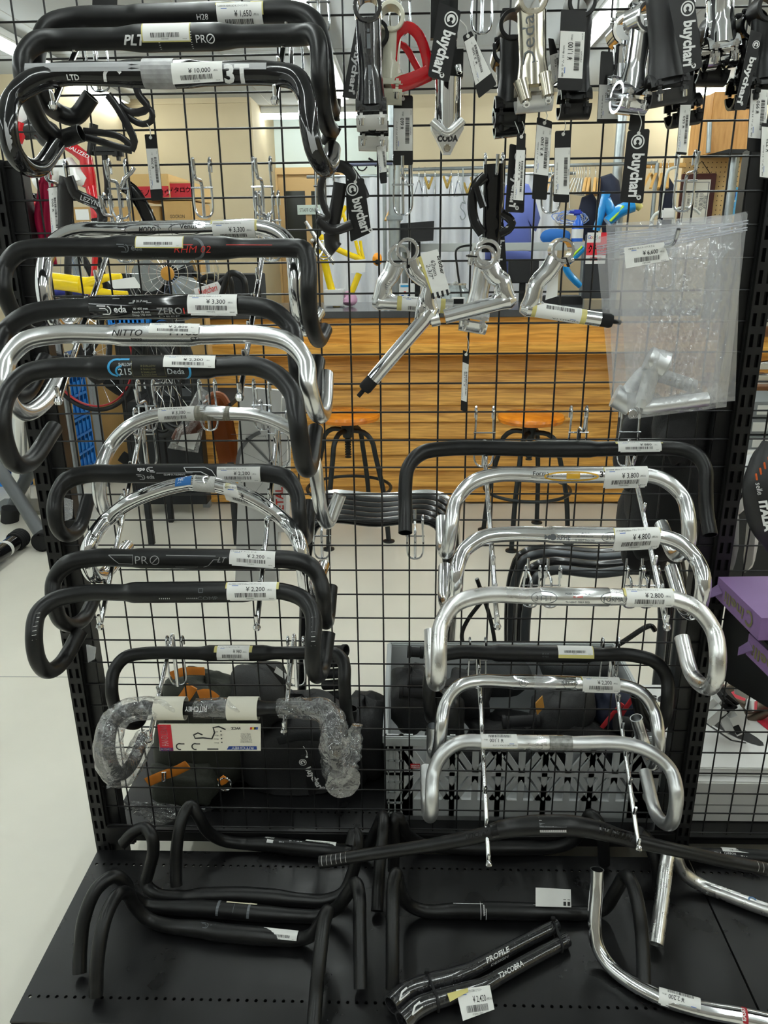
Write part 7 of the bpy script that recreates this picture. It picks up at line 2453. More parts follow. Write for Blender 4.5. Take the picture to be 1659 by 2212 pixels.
def hanger(u, v, m, label, tilt=1.2, w_=.20, wire=False):
    p = at(u, v, Yr)
    t = thing('clothes_hanger', p, label, 'hanger', 'hangers on the rail')
    d = V((math.cos(tilt), math.sin(tilt), 0))
    MB().tube([p + V((0, 0, .012)), p + V((0, .012, 0)), p + V((0, 0, -.03)), p + V((0, 0, -.07))], .0022, 8).build('hook', M_ZINC, t)
    q = p + V((0, 0, -.07))
    MB().tube([q - d * w_ + V((0, 0, -.10)), q - d * w_ * .5 + V((0, 0, -.045)), q, q + d * w_ * .5 + V((0, 0, -.045)), q + d * w_ + V((0, 0, -.10))], .003 if wire else .010, 8, ell=1 if wire else .6).build('shoulders', m, t)
    if wire:
        MB().cyl(q - d * w_ + V((0, 0, -.10)), q + d * w_ + V((0, 0, -.10)), .0025, 6).build('bottom_wire', m, t)


k = 0
for u, lab in ((1192, 'first wooden'), (1203, 'second wooden'), (1268, 'third wooden'), (1275, 'fourth wooden'), (1288, 'fifth wooden'), (1296, 'sixth wooden')):
    hanger(u, 360, M_HANG, f'{lab} hanger from the left on the rail behind the price tags', tilt=1.25 + .02 * k)
    k += 1
for i in range(6):
    hanger(1240 + i * 5, 360, M_WHITE, f'white wire hanger on the rail, {ords[i]} of the bunch', tilt=1.1 + i * .05, w_=.17, wire=True)
for i, u in enumerate((876, 905, 918, 940, 975, 990)):
    hanger(u, 365, M_ZINC, f'thin wire hanger over the white curtain, {("first", "second", "third", "fourth", "fifth", "sixth")[i]} from the left', tilt=.9 + i * .2, w_=.07, wire=True)
M_PEG = mat('brass_peg', '#c0a050', .45)
for i, (u, v) in enumerate(((926, 392), (966, 390), (1025, 392), (1010, 404))):
    p = at(u, v, Yr)
    t = thing('clip_peg', p, f'pale wooden clip hanging from the rail, {("first", "second", "third", "fourth")[i]} from the left', 'peg', 'clips on the rail')
    for s in (-1, 1):
        MB().bbox(p + V((s * .012, 0, -.01)), (.016, .02, .085), .004, 0, Matrix.Rotation(s * .35, 3, 'Y')).build('jaw', M_PEG, t)
    MB().cyl(p + V((0, -.014, .0)), p + V((0, .014, 0)), .008, 10).build('spring', M_ZINC, t)
p = at(1000, 460, 3.6)
t = thing('s_hook', p, 'grey S-shaped hook hanging in front of the white curtain', 'hook')
MB().tube(px(4.285, (1000, 364), (1002, 432), (1006, 440), (998, 437), (995, 448), (1003, 458), (1005, 468), (998, 475), (994, 466)), .0045, 8, step=.01).build('hook', M_POLE, t)


def garment(poly, Y, thick, m, label, cat='clothes', seed=1, group=None, loop=None):
    """hanging cloth: outline given in the picture at depth Y, with rounded thickness and folds"""
    q = [at(u, v, Y) for u, v in poly]
    c = sum(q, V()) / len(q)
    t = thing('hanging_garment', c, label, cat, group)
    n = len(q)
    vs, fs = [], []
    lay = ((0, .55), (thick * .35, .92), (thick * .5, 1), (thick * .65, .92), (thick, .55))
    for dy, k in lay:
        for p in q:
            vs.append(c + (p - c) * k + V((0, dy + .012 * math.sin(p.x * 60 + seed), 0)))
    for r in range(len(lay) - 1):
        for i in range(n):
            j = (i + 1) % n
            fs.append((r * n + i, r * n + j, (r + 1) * n + j, (r + 1) * n + i))
    fs += [tuple(range(n))[::-1], tuple(range((len(lay) - 1) * n, len(lay) * n))]
    MB().add(vs, fs).build('cloth', m, t, angle=70)
    if loop:
        MB().tube([at(*loop, Y), at(loop[0], 361, Yr)], .004, 6, smooth=False).build('hanging_loop', M_ZINC, t)
    return t


M_PERI = mat('periwinkle_cloth', '#6a78c0', .8, bump=.2, bscale=60)
M_NAVY = mat('navy_garment', '#1a2034', .75, bump=.2, bscale=60)
garment([(1096, 398), (1118, 390), (1146, 396), (1160, 430), (1172, 470), (1162, 500), (1150, 480), (1152, 560), (1090, 560), (1070, 480), (1080, 430)], 4.35, .16, M_PERI, 'periwinkle blue jacket hanging in the middle of the back', seed=3, loop=(1120, 396))
garment([(1048, 500), (1075, 520), (1150, 545), (1160, 600), (1110, 610), (1050, 580)], 4.12, .12, M_PERI, 'lower periwinkle cloth bundle behind the glossy cage', seed=4, loop=(1078, 530))
garment([(1302, 380), (1326, 372), (1345, 388), (1352, 440), (1348, 520), (1310, 530), (1300, 440)], 4.2, .16, M_NAVY, 'navy garment with a chrome clip hanging near the blue frame', seed=5)
garment([(1262, 425), (1285, 415), (1300, 440), (1296, 520), (1265, 520), (1250, 470)], 4.3, .14, M_NAVY, 'dark navy trousers hanging under the wooden hangers', seed=6)
garment([(842, 410), (856, 400), (862, 460), (858, 560), (842, 560), (838, 470)], 4.0, .10, M_NAVY, 'dark garment on a wooden hanger beside the steel pole', seed=7)
hanger(848, 420, M_HANG, 'wooden hanger beside the steel pole carrying the dark garment', tilt=1.2, w_=.13)
garment([(1432, 385), (1448, 372), (1462, 400), (1464, 500), (1440, 520), (1425, 480)], 4.35, .12, M_NAVY, 'dark narrow garment hanging by the framed certificate', seed=8)
for i, u in enumerate((1408, 1420, 1432, 1445)):
    hanger(u, 350, M_HANG, f'wooden hanger near the certificate, {("first", "second", "third", "fourth")[i]} from the left', tilt=1.0 + .1 * i, w_=.15)
p = at(1435, 357, 4.32)
t = thing('hanger_shelf', p, 'pale wooden rail carrying hangers left of the pegboard', 'rail')
MB().bbox((at(1415, 357, 4.45).x, 4.45, at(1415, 358, 4.45).z), (.42, .03, .03), .004).build('board', M_HANG, t)

# things on the counter: workbench rail, chair back, jar, monitor
t, x0, x1, z0, z1 = pxbox('work_table', (858, 522, 1290, 545), 3.84, .22, mat('pale_table', '#b9bdbb', .4), 'pale metal work table behind the counter', 'table')
for x_ in (x0 + .05, x1 - .05):
    MB().cyl((x_, 3.95, 0), (x_, 3.95, z0), .02, 10).build('leg', M_POLE, t)
t = thing('office_chair', at(900, 500, 3.75), 'black office chair back behind the counter', 'chair')
q = px(3.72, (860, 483), (938, 477), (936, 520), (862, 524))
MB().prism(q, (0, .05, 0)).build('backrest', M_NYL, t)
MB().cyl(at(898, 522, 3.75), V((at(898, 522, 3.75).x, 3.75, .0)), .03, 12).build('column', M_RUB, t)
MB().bbox((at(898, 600, 3.75).x, 3.74, .55), (.40, .16, .07), .02).build('seat', M_NYL, t)
t = thing('glass_jar', at(983, 625, 3.25), 'squat clear glass jar on the counter', 'jar')
c = at(984, 628, 3.25)
zc_ = ztop
MB().lathe((c.x, 3.25, zc_), [(0, .004), (.075, .004), (.085, .02), (.085, .08), (.06, .1), (.058, .115), (.055, .115), (.055, .1), (.08, .08), (.08, .02), (0, .008)], 24).build('glass', mat('clear_glass', (.9, .95, .95), .03, trans=.95, ior=1.3), t)
MB().lathe((c.x, 3.25, zc_), [(0, .135), (.012, .13), (.012, .118), (.062, .115), (.062, .125), (0, .127)], 20).build('lid', M_BRU, t)
t, x0, x1, z0, z1 = pxbox('card_terminal', (975, 642, 1006, 660), 3.15, .08, M_WHITE, 'small white card terminal on the counter edge', 'terminal')
MB().bbox(((x0 + x1) / 2, 3.145, (z0 + z1) / 2), ((x1 - x0) * .7, .004, (z1 - z0) * .6), .001).build('screen', M_DARK, t)
t, x0, x1, z0, z1 = pxbox('notice_board', (862, 612, 896, 648), 3.3, .02, M_WHITE, 'small white leaflet stand on the counter', 'leaflet stand')
face_print(t, x0, x1, z0, z1, 3.3, lambda f, w_, h: f.rect(-w_ * .4, h * .28, w_ * .1, h * .4, 0).rect(-w_ * .2, -h * .1, -w_ * .05, h * .02, 1).rect(w_ * .05, -h * .3, w_ * .2, -h * .18, 2).rect(-w_ * .35, -h * .32, -w_ * .2, -h * .2, 2), [M_CYANINK, M_REDINK, M_BLUEINK])
t, x0, x1, z0, z1 = pxbox('monitor', (1098, 560, 1165, 612), 3.55, .05, M_NYL, 'dark monitor back behind the forged stems', 'monitor')
MB().cyl(((x0 + x1) / 2, 3.58, ztop), ((x0 + x1) / 2, 3.58, z0 + .02), .02, 10).build('stand', M_RUB, t)
t = thing('floor_lamp_arm', at(990, 560, 3.3), 'thin black bent rod standing on the counter beside the jar', 'rod')
MB().tube(px(3.3, (1020, 530), (1000, 532), (986, 540), (988, 580), (998, 648)), .006, 8).build('rod', M_BLK, t)
pxbox('counter_box', (700, 626, 740, 662), 3.2, .15, M_WHITE, 'white paper box on the counter under the yellow frame', 'box')
pxbox('counter_box', (1060, 640, 1100, 664), 3.2, .12, M_NYL2, 'low dark tray on the counter between the stems', 'tray')
pxbox('counter_box', (1180, 640, 1260, 662), 3.25, .15, M_NYL, 'low black printer on the counter near the right stem', 'printer')

# hung yellow frame with chainset
t = thing('frameset', at(735, 560, 3.25), 'yellow frame clamped upright behind the counter, near the staff door', 'bicycle frame')
Yy = 3.25
MB().tube(px(Yy, (690, 520), (700, 560), (712, 610), (728, 664)), .022, 14).build('down_tube', M_YEL, t)
MB().tube(px(Yy, (692, 510), (715, 530), (750, 548), (782, 560)), .016, 12).build('seat_stay', M_YEL, t)
MB().tube(px(Yy, (716, 470), (722, 440), (728, 420)), .013, 10).tube(px(Yy, (728, 485), (738, 462), (748, 445)), .011, 10).tube(px(Yy, (735, 445), (744, 470), (750, 490)), .010, 10).build('rear_stays', M_YEL, t)
MB().tube(px(Yy, (768, 520), (776, 548), (784, 562)), .010, 10).tube(px(Yy, (778, 520), (782, 545), (786, 560)), .009, 10).build('fork_tips', M_YEL, t)
MB().tube(px(Yy, (776, 590), (766, 615), (756, 640)), .018, 12).build('top_tube', M_YEL, t)
f = Flat().text('colnago', 0, -.01, .022, bold=.02)
mb = MB()
a, b = at(716, 612, Yy - .024), at(727, 655, Yy - .024)
f.onto(mb, plane_map((a + b) / 2, b - a, V((0, 1, 0)).cross(b - a), -.0005))
c = at(700, 540, Yy - .05)
mb = MB()
for r_ in (.050, .036):
    mb.tube([c + V((math.cos(i * PI / 14) * r_, 0, math.sin(i * PI / 14) * r_)) for i in range(28)], .0045, 6, closed=True)
for i in range(5):
    a = i * 1.2566 + .3
    mb.cyl(c, c + V((math.cos(a) * .046, 0, math.sin(a) * .046)), .006, 8)
mb.build('chainring', M_BRU, t)
MB().tube([at(660, 478, Yy - .07), at(680, 510, Yy - .07), c + V((0, -.02, 0))], [.010, .012, .014], 10).tube([c, at(722, 570, Yy - .03)], [.013, .010], 10, smooth=False).build('crank_arm', M_BRU, t)
MB().blob(at(815, 560, Yy), (.055, .05, .07), 10, seed=51, amp=.05).build('orange_clamp', mat('orange_plastic', '#f09a1a', .4), t)
MB().cyl(at(815, 566, Yy - .03), at(815, 566, Yy + .01), .014, 14).build('clamp_bore', M_DARK, t)
MB().blob(at(756, 645, Yy), (.08, .07, .08), 10, seed=52, amp=.25).build('pink_cloth', mat('pink_rag', '#d3a3c0', .8), t)
t = thing('paper_note', at(768, 575, 3.15), 'translucent white paper hanging on the yellow frame', 'paper')
MB().prism(px(3.226, (757, 562), (790, 560), (789, 588), (758, 590)), (0, .002, 0)).build('sheet', M_PAPER, t, flat=True)
t = thing('clamp_rail', at(840, 354, 3.66), 'dark clamp rail with cable clips above the black bottle cage', 'rail')
MB().cyl(at(752, 356, 3.66), at(848, 353, 3.66), .010, 10).build('rail', mat('blue_grey_rail', '#5a5f78', .4), t)
MB().tube(px(3.66, (770, 355), (775, 366), (785, 368), (793, 360)), .004, 8).build('clip', M_RUB, t)
MB().tube(px(3.66, (796, 342), (806, 348), (812, 360)), .006, 8).build('clip', M_RUB, t)

# blue frame, spray bottle, cables, red sign
M_CYAN = mat('bright_blue_paint', '#1a8ad0', .25, coat=.4)
M_LIME = mat('lime_paint', '#a8d838', .35)
t = thing('frameset', at(1300, 500, 3.6), 'bright blue frame with lime stripes hanging behind the zip bags', 'bicycle frame')
Yf = 3.6
MB().tube(px(Yf, (1310, 415), (1300, 455), (1288, 498)), [.026, .024, .022], 12, ell=.7).build('seat_tube', M_CYAN, t)
MB().tube(px(Yf, (1312, 480), (1340, 455), (1368, 445)), [.045, .055, .05], 14, ell=.7).build('bottom_shell', M_CYAN, t)
MB().tube(px(Yf, (1310, 430), (1318, 452), (1325, 470)), [.025, .03, .03], 12).build('bracket', M_CYAN, t)
MB().tube(px(Yf - .045, (1318, 478), (1335, 460), (1347, 445)), .008, 8).build('lime_stripe', M_LIME, t)
MB().tube(px(Yf, (1262, 535), (1240, 556), (1228, 566)), [.018, .02, .018], 12).build('stay', M_CYAN, t)
MB().tube(px(Yf - .02, (1258, 532), (1244, 546), (1234, 556)), .006, 8).build('lime_stripe', M_LIME, t)
MB().tube(px(Yf, (1218, 570), (1228, 590), (1244, 608), (1254, 618)), [.02, .021, .021, .018], 12).build('chain_stay', M_CYAN, t)
MB().cyl(at(1340, 455, 3.70), V((at(1340, 455, 3.70).x, 3.70, 0)), .02, 10).build('clamp_post', M_POLE, t)
MB().tube(px(Yf, (1384, 450), (1372, 440), (1360, 442)), [.02, .03, .03], 10).build('yellow_tip', mat('pale_yellow', '#d8cf7a', .4), t)
t = thing('spray_bottle', at(1248, 500, 3.5), 'blue spray bottle with a white label on the work table', 'bottle')
c = at(1246, 522, 3.93)
MB().lathe((c.x, 3.93, c.z), [(0, 0), (.035, 0), (.037, .01), (.037, .09), (.028, .12), (.014, .14), (.014, .16)], 18).build('bottle', mat('blue_bottle', '#2a5fc0', .2), t)
MB().bbox((c.x - .01, 3.93, c.z + .175), (.06, .03, .035), .01).bbox((c.x - .045, 3.93, c.z + .178), (.03, .015, .015), .004).build('trigger_head', mat('blue_cap', '#3040b0', .4), t)
MB().lathe((c.x, 3.93, c.z), [(.0376, .02), (.0376, .075)], 18).build('label', M_WHITE, t)
t = thing('cable_coil', at(1230, 465, 4.27), 'coil of pale blue and white cables hanging under the hangers', 'cable')
for i in range(9):
    c = at(1228 + (i % 3) * 6, 468 + (i % 4) * 2, 4.27)
    MB().tube([c + V((.11 * math.cos(j * PI / 8) * (1 - .04 * i), .02 * math.sin(j + i), .035 * math.sin(j * PI / 8) + .008 * math.sin(i * 2 + j))) for j in range(16)], .0035, 6, closed=True).build('loop', M_WHITE if i % 2 else mat('pale_blue_cable', '#7f9ad8', .4), t)
MB().tube([at(1230, 450, 4.27), at(1229, 400, 4.28), at(1229, 356, 4.287)], .0035, 6).build('hanging_cord', M_WHITE, t)
MB().blob(at(1200, 512, 3.95), (.2, .1, .1), 10, seed=53, amp=.1).build('blue_bundle', mat('deep_blue_cloth', '#1a5fa8', .7), thing('cloth_bundle', at(1200, 530, 3.95), 'deep blue cloth bundle on the work table', 'cloth'), angle=80)
t, x0, x1, z0, z1 = pxbox('sign_panel', (1258, 505, 1330, 645), 3.1, .04, mat('charcoal_panel', '#303236', .4), 'dark upright panel with a red and white notice behind the zip bags', 'sign')
q0, q1 = at(1264, 570, 3.1), at(1312, 502, 3.1)
s = MB().box(((q0.x + q1.x) / 2, 3.097, (q0.z + q1.z) / 2), (q1.x - q0.x, .004, q1.z - q0.z)).build('notice', M_WHITE, t)
f = Flat()
w_, h = q1.x - q0.x, q1.z - q0.z
f.rect(-w_ / 2, -h / 2 + .012, w_ / 2, h * .12, 0).poly([(0, h / 2), (w_ / 2, h / 2), (w_ / 2, h * .12), (-w_ * .1, h * .12)], 0) if False else f.rect(-w_ / 2, -h * .22, w_ / 2, h * .18, 0).rect(w_ * .18, h * .18, w_ / 2, h / 2, 0)
for i, (ch, c_) in enumerate(zip('Google', (1, 0, 2, 1, 3, 0))):
    f.text(ch, -w_ * .40 + i * w_ * .105, h * .30, h * .12, c_)
f.text('クチコミ', 0, -h * .12, h * .2, 4, bold=.03, fitw=w_ * .8).text('募集中', 0, -h * .40, h * .1, 0)
mb = MB()
f.onto(mb, plane_map(((q0.x + q1.x) / 2, 3.0945, (q0.z + q1.z) / 2), (1, 0, 0), (0, 0, 1)))
mb.build('notice_print', [mat('notice_red', '#cf2030', .5), M_BLUEINK, M_YTAPE, mat('notice_green', '#2a8a40', .5), M_WINK], s, flat=True)

# right: pegboard, certificate, cabinet, blue poster
M_PEGB = mat('pegboard_tan', '#c9a974', .7, var=.04)
Yp_ = 4.75
t, x0, x1, z0, z1 = pxbox('pegboard', (1460, 334, 1625, 500), Yp_, .02, M_PEGB, 'tan pegboard wall behind the framed certificate', 'pegboard')
mb = MB()
nx, nz = int((x1 - x0) / .032), int((z1 - z0) / .032)
for i in range(nx):
    for j in range(nz):
        xx, zz = x0 + .016 + i * .032, z0 + .016 + j * .032
        mb.add([(xx + .004 * math.cos(k * PI / 3), Yp_ - .0012, zz + .004 * math.sin(k * PI / 3)) for k in range(6)], [tuple(range(6))])
o = mb.build('peg_holes', M_DARK, t, flat=True)
o['kind'] = 'stuff'
t, x0, x1, z0, z1 = pxbox('framed_certificate', (1462, 374, 1549, 492), 4.715, .03, mat('mahogany_frame', '#4a1c18', .35), 'framed certificate with a dark red moulding on the pegboard', 'picture frame')
MB().box(((x0 + x1) / 2 - .012, 4.712, (z0 + z1) / 2 - .012), ((x1 - x0) * .78, .004, (z1 - z0) * .84)).build('paper', mat('cream_paper', '#e9e6da', .6), t)
f = Flat()
w_, h = (x1 - x0) * .78, (z1 - z0) * .84
f.stroke([(-w_ * .44, -h * .44), (w_ * .44, -h * .44), (w_ * .44, h * .44), (-w_ * .44, h * .44)], .006, 0, True)
for i, s_ in enumerate(('感謝状', '自転車店', '貴殿は日頃より', 'ご協力を賜り', '深く感謝します')):
    f.text(s_, w_ * .30 - i * w_ * .15, 0, .022 if i < 2 else .014, 0, rot=-PI / 2)
mb = MB()
f.onto(mb, plane_map(((x0 + x1) / 2 - .012, 4.7095, (z0 + z1) / 2 - .012), (1, 0, 0), (0, 0, 1)))
mb.build('certificate_text', M_GREYINK, t, flat=True)
ca = at(1516, 348, 4.735)
MB().tube([V((x0 + .06, 4.715, z1)), ca, V((x1 - .05, 4.715, z1))], .003, 6, smooth=False).build('hanging_cord', M_DARK, t)
t, x0, x1, z0, z1 = pxbox('wall_cabinet', (1528, 196, 1660, 332), 4.5, .4, wood('pale_cabinet_wood', '#d29d5c', '#bb8444', .5, (8, 8, 1.2)), 'pale wooden wall cabinet high at the right', 'cabinet')
MB().cyl(at(1533, 262, 4.44), at(1530, 330, 4.44), .016, 10).build('grey_conduit', M_POLE, t)
t = thing('shelf_bracket', at(1590, 328, 4.3), 'black bracket shelf edge under the wooden cabinet', 'bracket')
MB().prism(px(4.3, (1540, 331), (1574, 322), (1625, 322), (1625, 331)), (0, .2, 0)).build('plate', M_NYL2, t, flat=True)
t, x0, x1, z0, z1 = pxbox('poster', (1563, 404, 1596, 466), 4.738, .01, mat('poster_blue', '#58aee0', .5), 'blue cartoon-coloured poster on the pegboard by the right post', 'poster')
face_print(t, x0, x1, z0, z1, 4.738, lambda f, w_, h: f.poly([(w_ * .1 + w_ * .25 * math.cos(i * .6), h * .2 + h * .2 * math.sin(i * .6)) for i in range(10)], 0).poly([(w_ * .1 + w_ * .2 * math.cos(i * .6), -h * .2 + h * .14 * math.sin(i * .6)) for i in range(10)], 0).rect(-w_ * .4, -h * .3, -w_ * .25, -h * .2, 1).rect(w_ * .1, -h * .02, w_ * .35, h * .05, 2), [mat('poster_navy', '#2a4fb0', .5), mat('poster_yellow', '#e0c840', .5), M_WINK])
pxbox('poster', (1596, 404, 1612, 466), 4.728, .02, mat('poster_grey', '#a9b0bd', .5), 'grey sheet beside the blue poster', 'poster')
t = thing('towel_ring', at(1410, 440, 3.3), 'white tube ring frame hanging in front of the certificate', 'rack')
M_WT = mat('pale_grey_tube', '#c3c7c2', .35)
MB().tube(px(3.3, (1424, 470), (1432, 420), (1438, 385), (1444, 368), (1456, 362), (1466, 363)), .008, 10).build('hoop', M_WT, t)
MB().tube(px(3.3, (1406, 478), (1415, 464), (1430, 455)), .009, 10).tube(px(3.3, (1450, 456), (1475, 448), (1500, 452), (1512, 462)), .007, 10).build('arc', M_WT, t)
MB().tube(px(3.3, (1462, 366), (1458, 420), (1455, 470), (1455, 675)), .009, 10).build('post', M_WT, t)
t = thing('brush_holder', at(1440, 460, 3.25), 'white plastic holder tag under the hoop', 'holder')
MB().bbox(at(1443, 462, 3.29), (.07, .02, .06), .01).build('body', M_WHITE, t)
t = thing('light_bracket', at(1000, 150, 3.2), 'grey ceiling cable duct crossing behind the silver stem', 'duct')
MB().bbox((at(1000, 146, 4.9).x, 4.9, at(1000, 146, 4.9).z), (1.1, .12, .06), .01).build('duct', M_POLE, t)

# black gear bags hanging at the back of the grid on the right
t, c = lump(1440, 1060, .18, (.16, .12, .30), 'tall black bag hung behind the grid at the right of the bullhorn bar', M_NYL, seed=61, amp=.12)
MB().tube(px(.10, (1440, 905), (1456, 900), (1478, 905), (1500, 935), (1480, 960), (1452, 950)), .010, 10, ell=.4).build('strap_loop', M_NYL, t)
band(t, px(.09, (1395, 990), (1440, 1010), (1490, 1000), (1520, 985)), 'strap', M_NYL2, .009, .25)
lump(1475, 925, .055, (.10, .08, .12), 'small black pouch with loose straps under the zip bags', M_NYL, seed=62, amp=.25)
lump(1400, 1130, .22, (.12, .1, .22), 'black soft case hanging lower behind the silver bars', M_NYL, seed=63, amp=.15)
lump(1385, 960, .2, (.10, .1, .20), 'black cloth pack hanging behind the zip bags near the counter', M_NYL, seed=64, amp=.15)


# ================================================================== right hand bay
def rbox(name, pts, h, m, label, cat='box', group=None):
    """box from the picture corners of its top face (three corners, level z = h given) extruded down"""
    pass


M_PUR = mat('purple_carton', '#7f6291', .55, var=.03, vscale=20)
M_PUR2 = mat('purple_carton_dark', '#6d5480', .55)
M_GOLD = mat('gold_ink', '#d8b454', .4)


def purple_box(tl, bl, corner, zt_, th, label, seed):
    """flat carton on the shelf; tl and bl are the picture ends of its left upper edge, corner the near right one"""
    a, b = atz(*tl, zt_), atz(*bl, zt_)          # rear left, front left of the top face
    x = V((1, 0, 0)) * .34
    d = (b - a)
    n = V((-d.y, d.x, 0)).normalized()
    if n.x < 0:
        n = -n
    n *= .30
    t = thing('flat_carton', (a.x, b.y, zt_ - th), label, 'box', 'purple cartons')
    MB().prism([a, a + n, b + n, b], (0, 0, -th)).build('carton_body', M_PUR, t, flat=True)
    MB().prism([a + V((-.001, -.005, -.012)), a.lerp(b, .16) + V((-.001, 0, -.020)), a.lerp(b, .12) + V((-.022, .0, -.032)), a + V((-.016, -.005, -.024))], (0, 0, -.002)).build('open_flap', M_PUR2, t, flat=True)
    f = Flat().text('inelli', .014, -.008, .020, 0, bold=.02, fitw=.072).arc(-.040, .000, .0115, .7, 5.6, .005, 0)
    mb = MB()
    ey = V((0, 0, 1))
    ex = (b - a).normalized()
    out_ = -n.normalized()
    ctr = a.lerp(b, .52) + V((0, 0, -th / 2)) + out_ * .0008
    f.onto(mb, lambda p, q: ctr - ex * p - ey * q)
    mb.build('side_print', M_GOLD, t, flat=True)
    f = Flat()
    f.stroke([(-.03, .03), (.03, .045), (.035, .02), (-.02, .01)], .0008, 0, True).stroke([(.00, -.03), (.05, -.02)], .0008).text('1A', .03, -.055, .012).stroke([(-.04, -.06), (.01, -.05), (.0, -.075)], .0008)
    f.text('il movimento', -.01, -.095, .008, shear=.3)
    mb = MB()
    c2 = (a + b) / 2 + n * .35
    f.onto(mb, plane_map(c2 + V((0, 0, .0004)), n, -ex, .0004) if True else None)
    mb.build('top_print', M_GOLD, t, flat=True)
    return t


zsh = .80
purple_box((1552, 1246), (1645, 1335), None, .86, .040, 'upper purple flat carton with gold lettering on the right shelf', 1)
purple_box((1618, 1368), (1712, 1455), None, .80, .040, 'lower purple flat carton with gold lettering on the right shelf', 2)
t = thing('wall_shelf', at(1560, 1400, -.2), 'black sloped display arm under the purple cartons', 'shelf')
a = atz(1552, 1246, .86)
MB().bbox((a.x + .19, -.135, .812), (.34, .20, .010), .002).build('shelf_plate', M_POST, t)
MB().prism([(a.x + .035, -.018, .805), (a.x + .035, -.30, .748), (a.x + .035, -.28, .72), (a.x + .035, -.018, .64)], (.004, 0, 0)).build('bracket', M_POST, t, flat=True)
MB().bbox((a.x + .21, -.24, .752), (.30, .22, .010), .002).build('lower_plate', M_POST, t)

# saddle at the right edge
t = thing('saddle', at(1640, 1070, -.12), 'black saddle with orange ticks and large white lettering at the right edge', 'saddle')
ps = px(-.12, (1660, 985), (1645, 1030), (1628, 1075), (1640, 1120), (1672, 1165))
vs = []
MB().tube([at(1672, 960, -.11), at(1660, 1000, -.12), at(1652, 1050, -.13), at(1660, 1110, -.13), at(1690, 1170, -.12)], [.020, .030, .036, .036, .030], 20, ell=.55, up=(0, -1, 0)).build('saddle_shell', mat('saddle_skin', (.014, .014, .015), .45), t)
f = Flat().text('selle', -.030, -.004, .0085, 0, bold=0, shear=.2).text('ITALIA', .018, -.004, .0115, 0, bold=.06, shear=.2, fitw=.055)
mb = MB()
f.onto(mb, plane_map(at(1647, 1092, -.152), at(1652, 1135, -.152) - at(1634, 1045, -.152), V((0, -1, 0)).cross(at(1652, 1135, -.152) - at(1634, 1045, -.152)), .0006))
mb.build('maker_print', M_WINK, t, flat=True)
mb = MB()
for i in range(4):
    p = at(1634 + i * 9, 1030 - i * 12, -.148)
    mb.bbox(p, (.003, .002, .012), .0008, 0, Matrix.Rotation(-.3, 3, 'Y'))
mb.build('orange_ticks', mat('orange_tick', '#d0602a', .5), t)
t = thing('white_saddle', at(1595, 1050, .06), 'white saddle nose with a black ring badge behind the right grid', 'saddle')
MB().blob(at(1602, 1050, .10), (.055, .06, .13), 12, seed=71, amp=.08, M=Matrix.Rotation(.35, 3, 'Y')).build('shell', M_WHITE, t)
mb = MB()
c = at(1590, 1062, .065)
mb.tube([c + V((.013 * math.cos(i * PI / 8), 0, .02 * math.sin(i * PI / 8))) for i in range(16)], .002, 6, closed=True)
Flat().text('5', 0, -.007, .014, bold=.02).onto(mb, plane_map(c, (1, 0, 0), (0, 0, 1), .001))
mb.build('ring_badge', M_INK, t)

# grey shoe boxes and shelves across the aisle, seen through the right grid
M_GBOX = mat('grey_carton', '#6d7173', .6)
zb_ = None
for i, (v0, v1) in enumerate(((868, 902), (905, 938), (942, 972))):
    t, x0, x1, z0, z1 = pxbox('grey_carton', (1606 + (0 if i else 10), v0, 1720, v1), 1.7, .35, M_GBOX, f'grey carton with a red stripe, {("top", "middle", "bottom")[i]} of the right edge stack', 'box', 'grey cartons')
    MB().box((x0 + .06, 1.698, (z0 + z1) / 2), (.06, .003, (z1 - z0) * .6)).build('end_label', mat('dull_label', '#b9bab6', .6), t)
    MB().box((x0 + .19, 1.698, (z0 + z1) / 2), (.06, .003, .008)).build('red_stripe', M_REDINK, t)
t, x0, x1, z0, z1 = pxbox('display_shelf', (1598, 973, 1740, 1003), 1.68, .42, M_WHITE, 'white shelf board across the aisle at the right edge', 'shelf')
MB().box(((x0 + x1) / 2, 1.9, z0 / 2), (x1 - x0 - .04, .36, z0)).build('shelf_base', M_NYL, t)
t, x0, x1, z0, z1 = pxbox('display_shelf', (1590, 835, 1740, 866), 1.95, .4, wood('walnut_shelf', '#7d5230', '#5f3b20', .5, (1, 8, 8)), 'brown wooden shelf carrying silver parts across the aisle', 'shelf')
MB().box(((x0 + x1) / 2, 2.3, z0 / 2), (x1 - x0 - .04, .06, z0)).build('back_panel', M_NYL, t)
pxbox('display_shelf', (1585, 705, 1740, 728), 2.0, .4, wood('walnut_shelf', '#7d5230', '#5f3b20', .5, (1, 8, 8)), 'upper brown wooden shelf across the aisle', 'shelf')
for i, (u, v) in enumerate(((1640, 790), (1655, 815), (1632, 830), (1650, 700))):
    p = at(u, v, 2.05)
    t = thing('pedal', p, f'silver bicycle part on the brown shelves, {("upper", "middle", "lower", "topmost")[i]} one', 'bicycle part')
    MB().bbox(p, (.10, .06, .025), .006).build('cage', M_BRU, t)
    MB().cyl(p - V((.08, 0, 0)), p + V((.09, 0, .02)), .009, 10).build('axle', M_CHR, t)
pxbox('wall_unit', (1560, 500, 1760, 700), 2.6, .3, mat('dim_unit', '#3a3d3c', .6), 'dark display unit seen beyond the right post', 'cabinet')

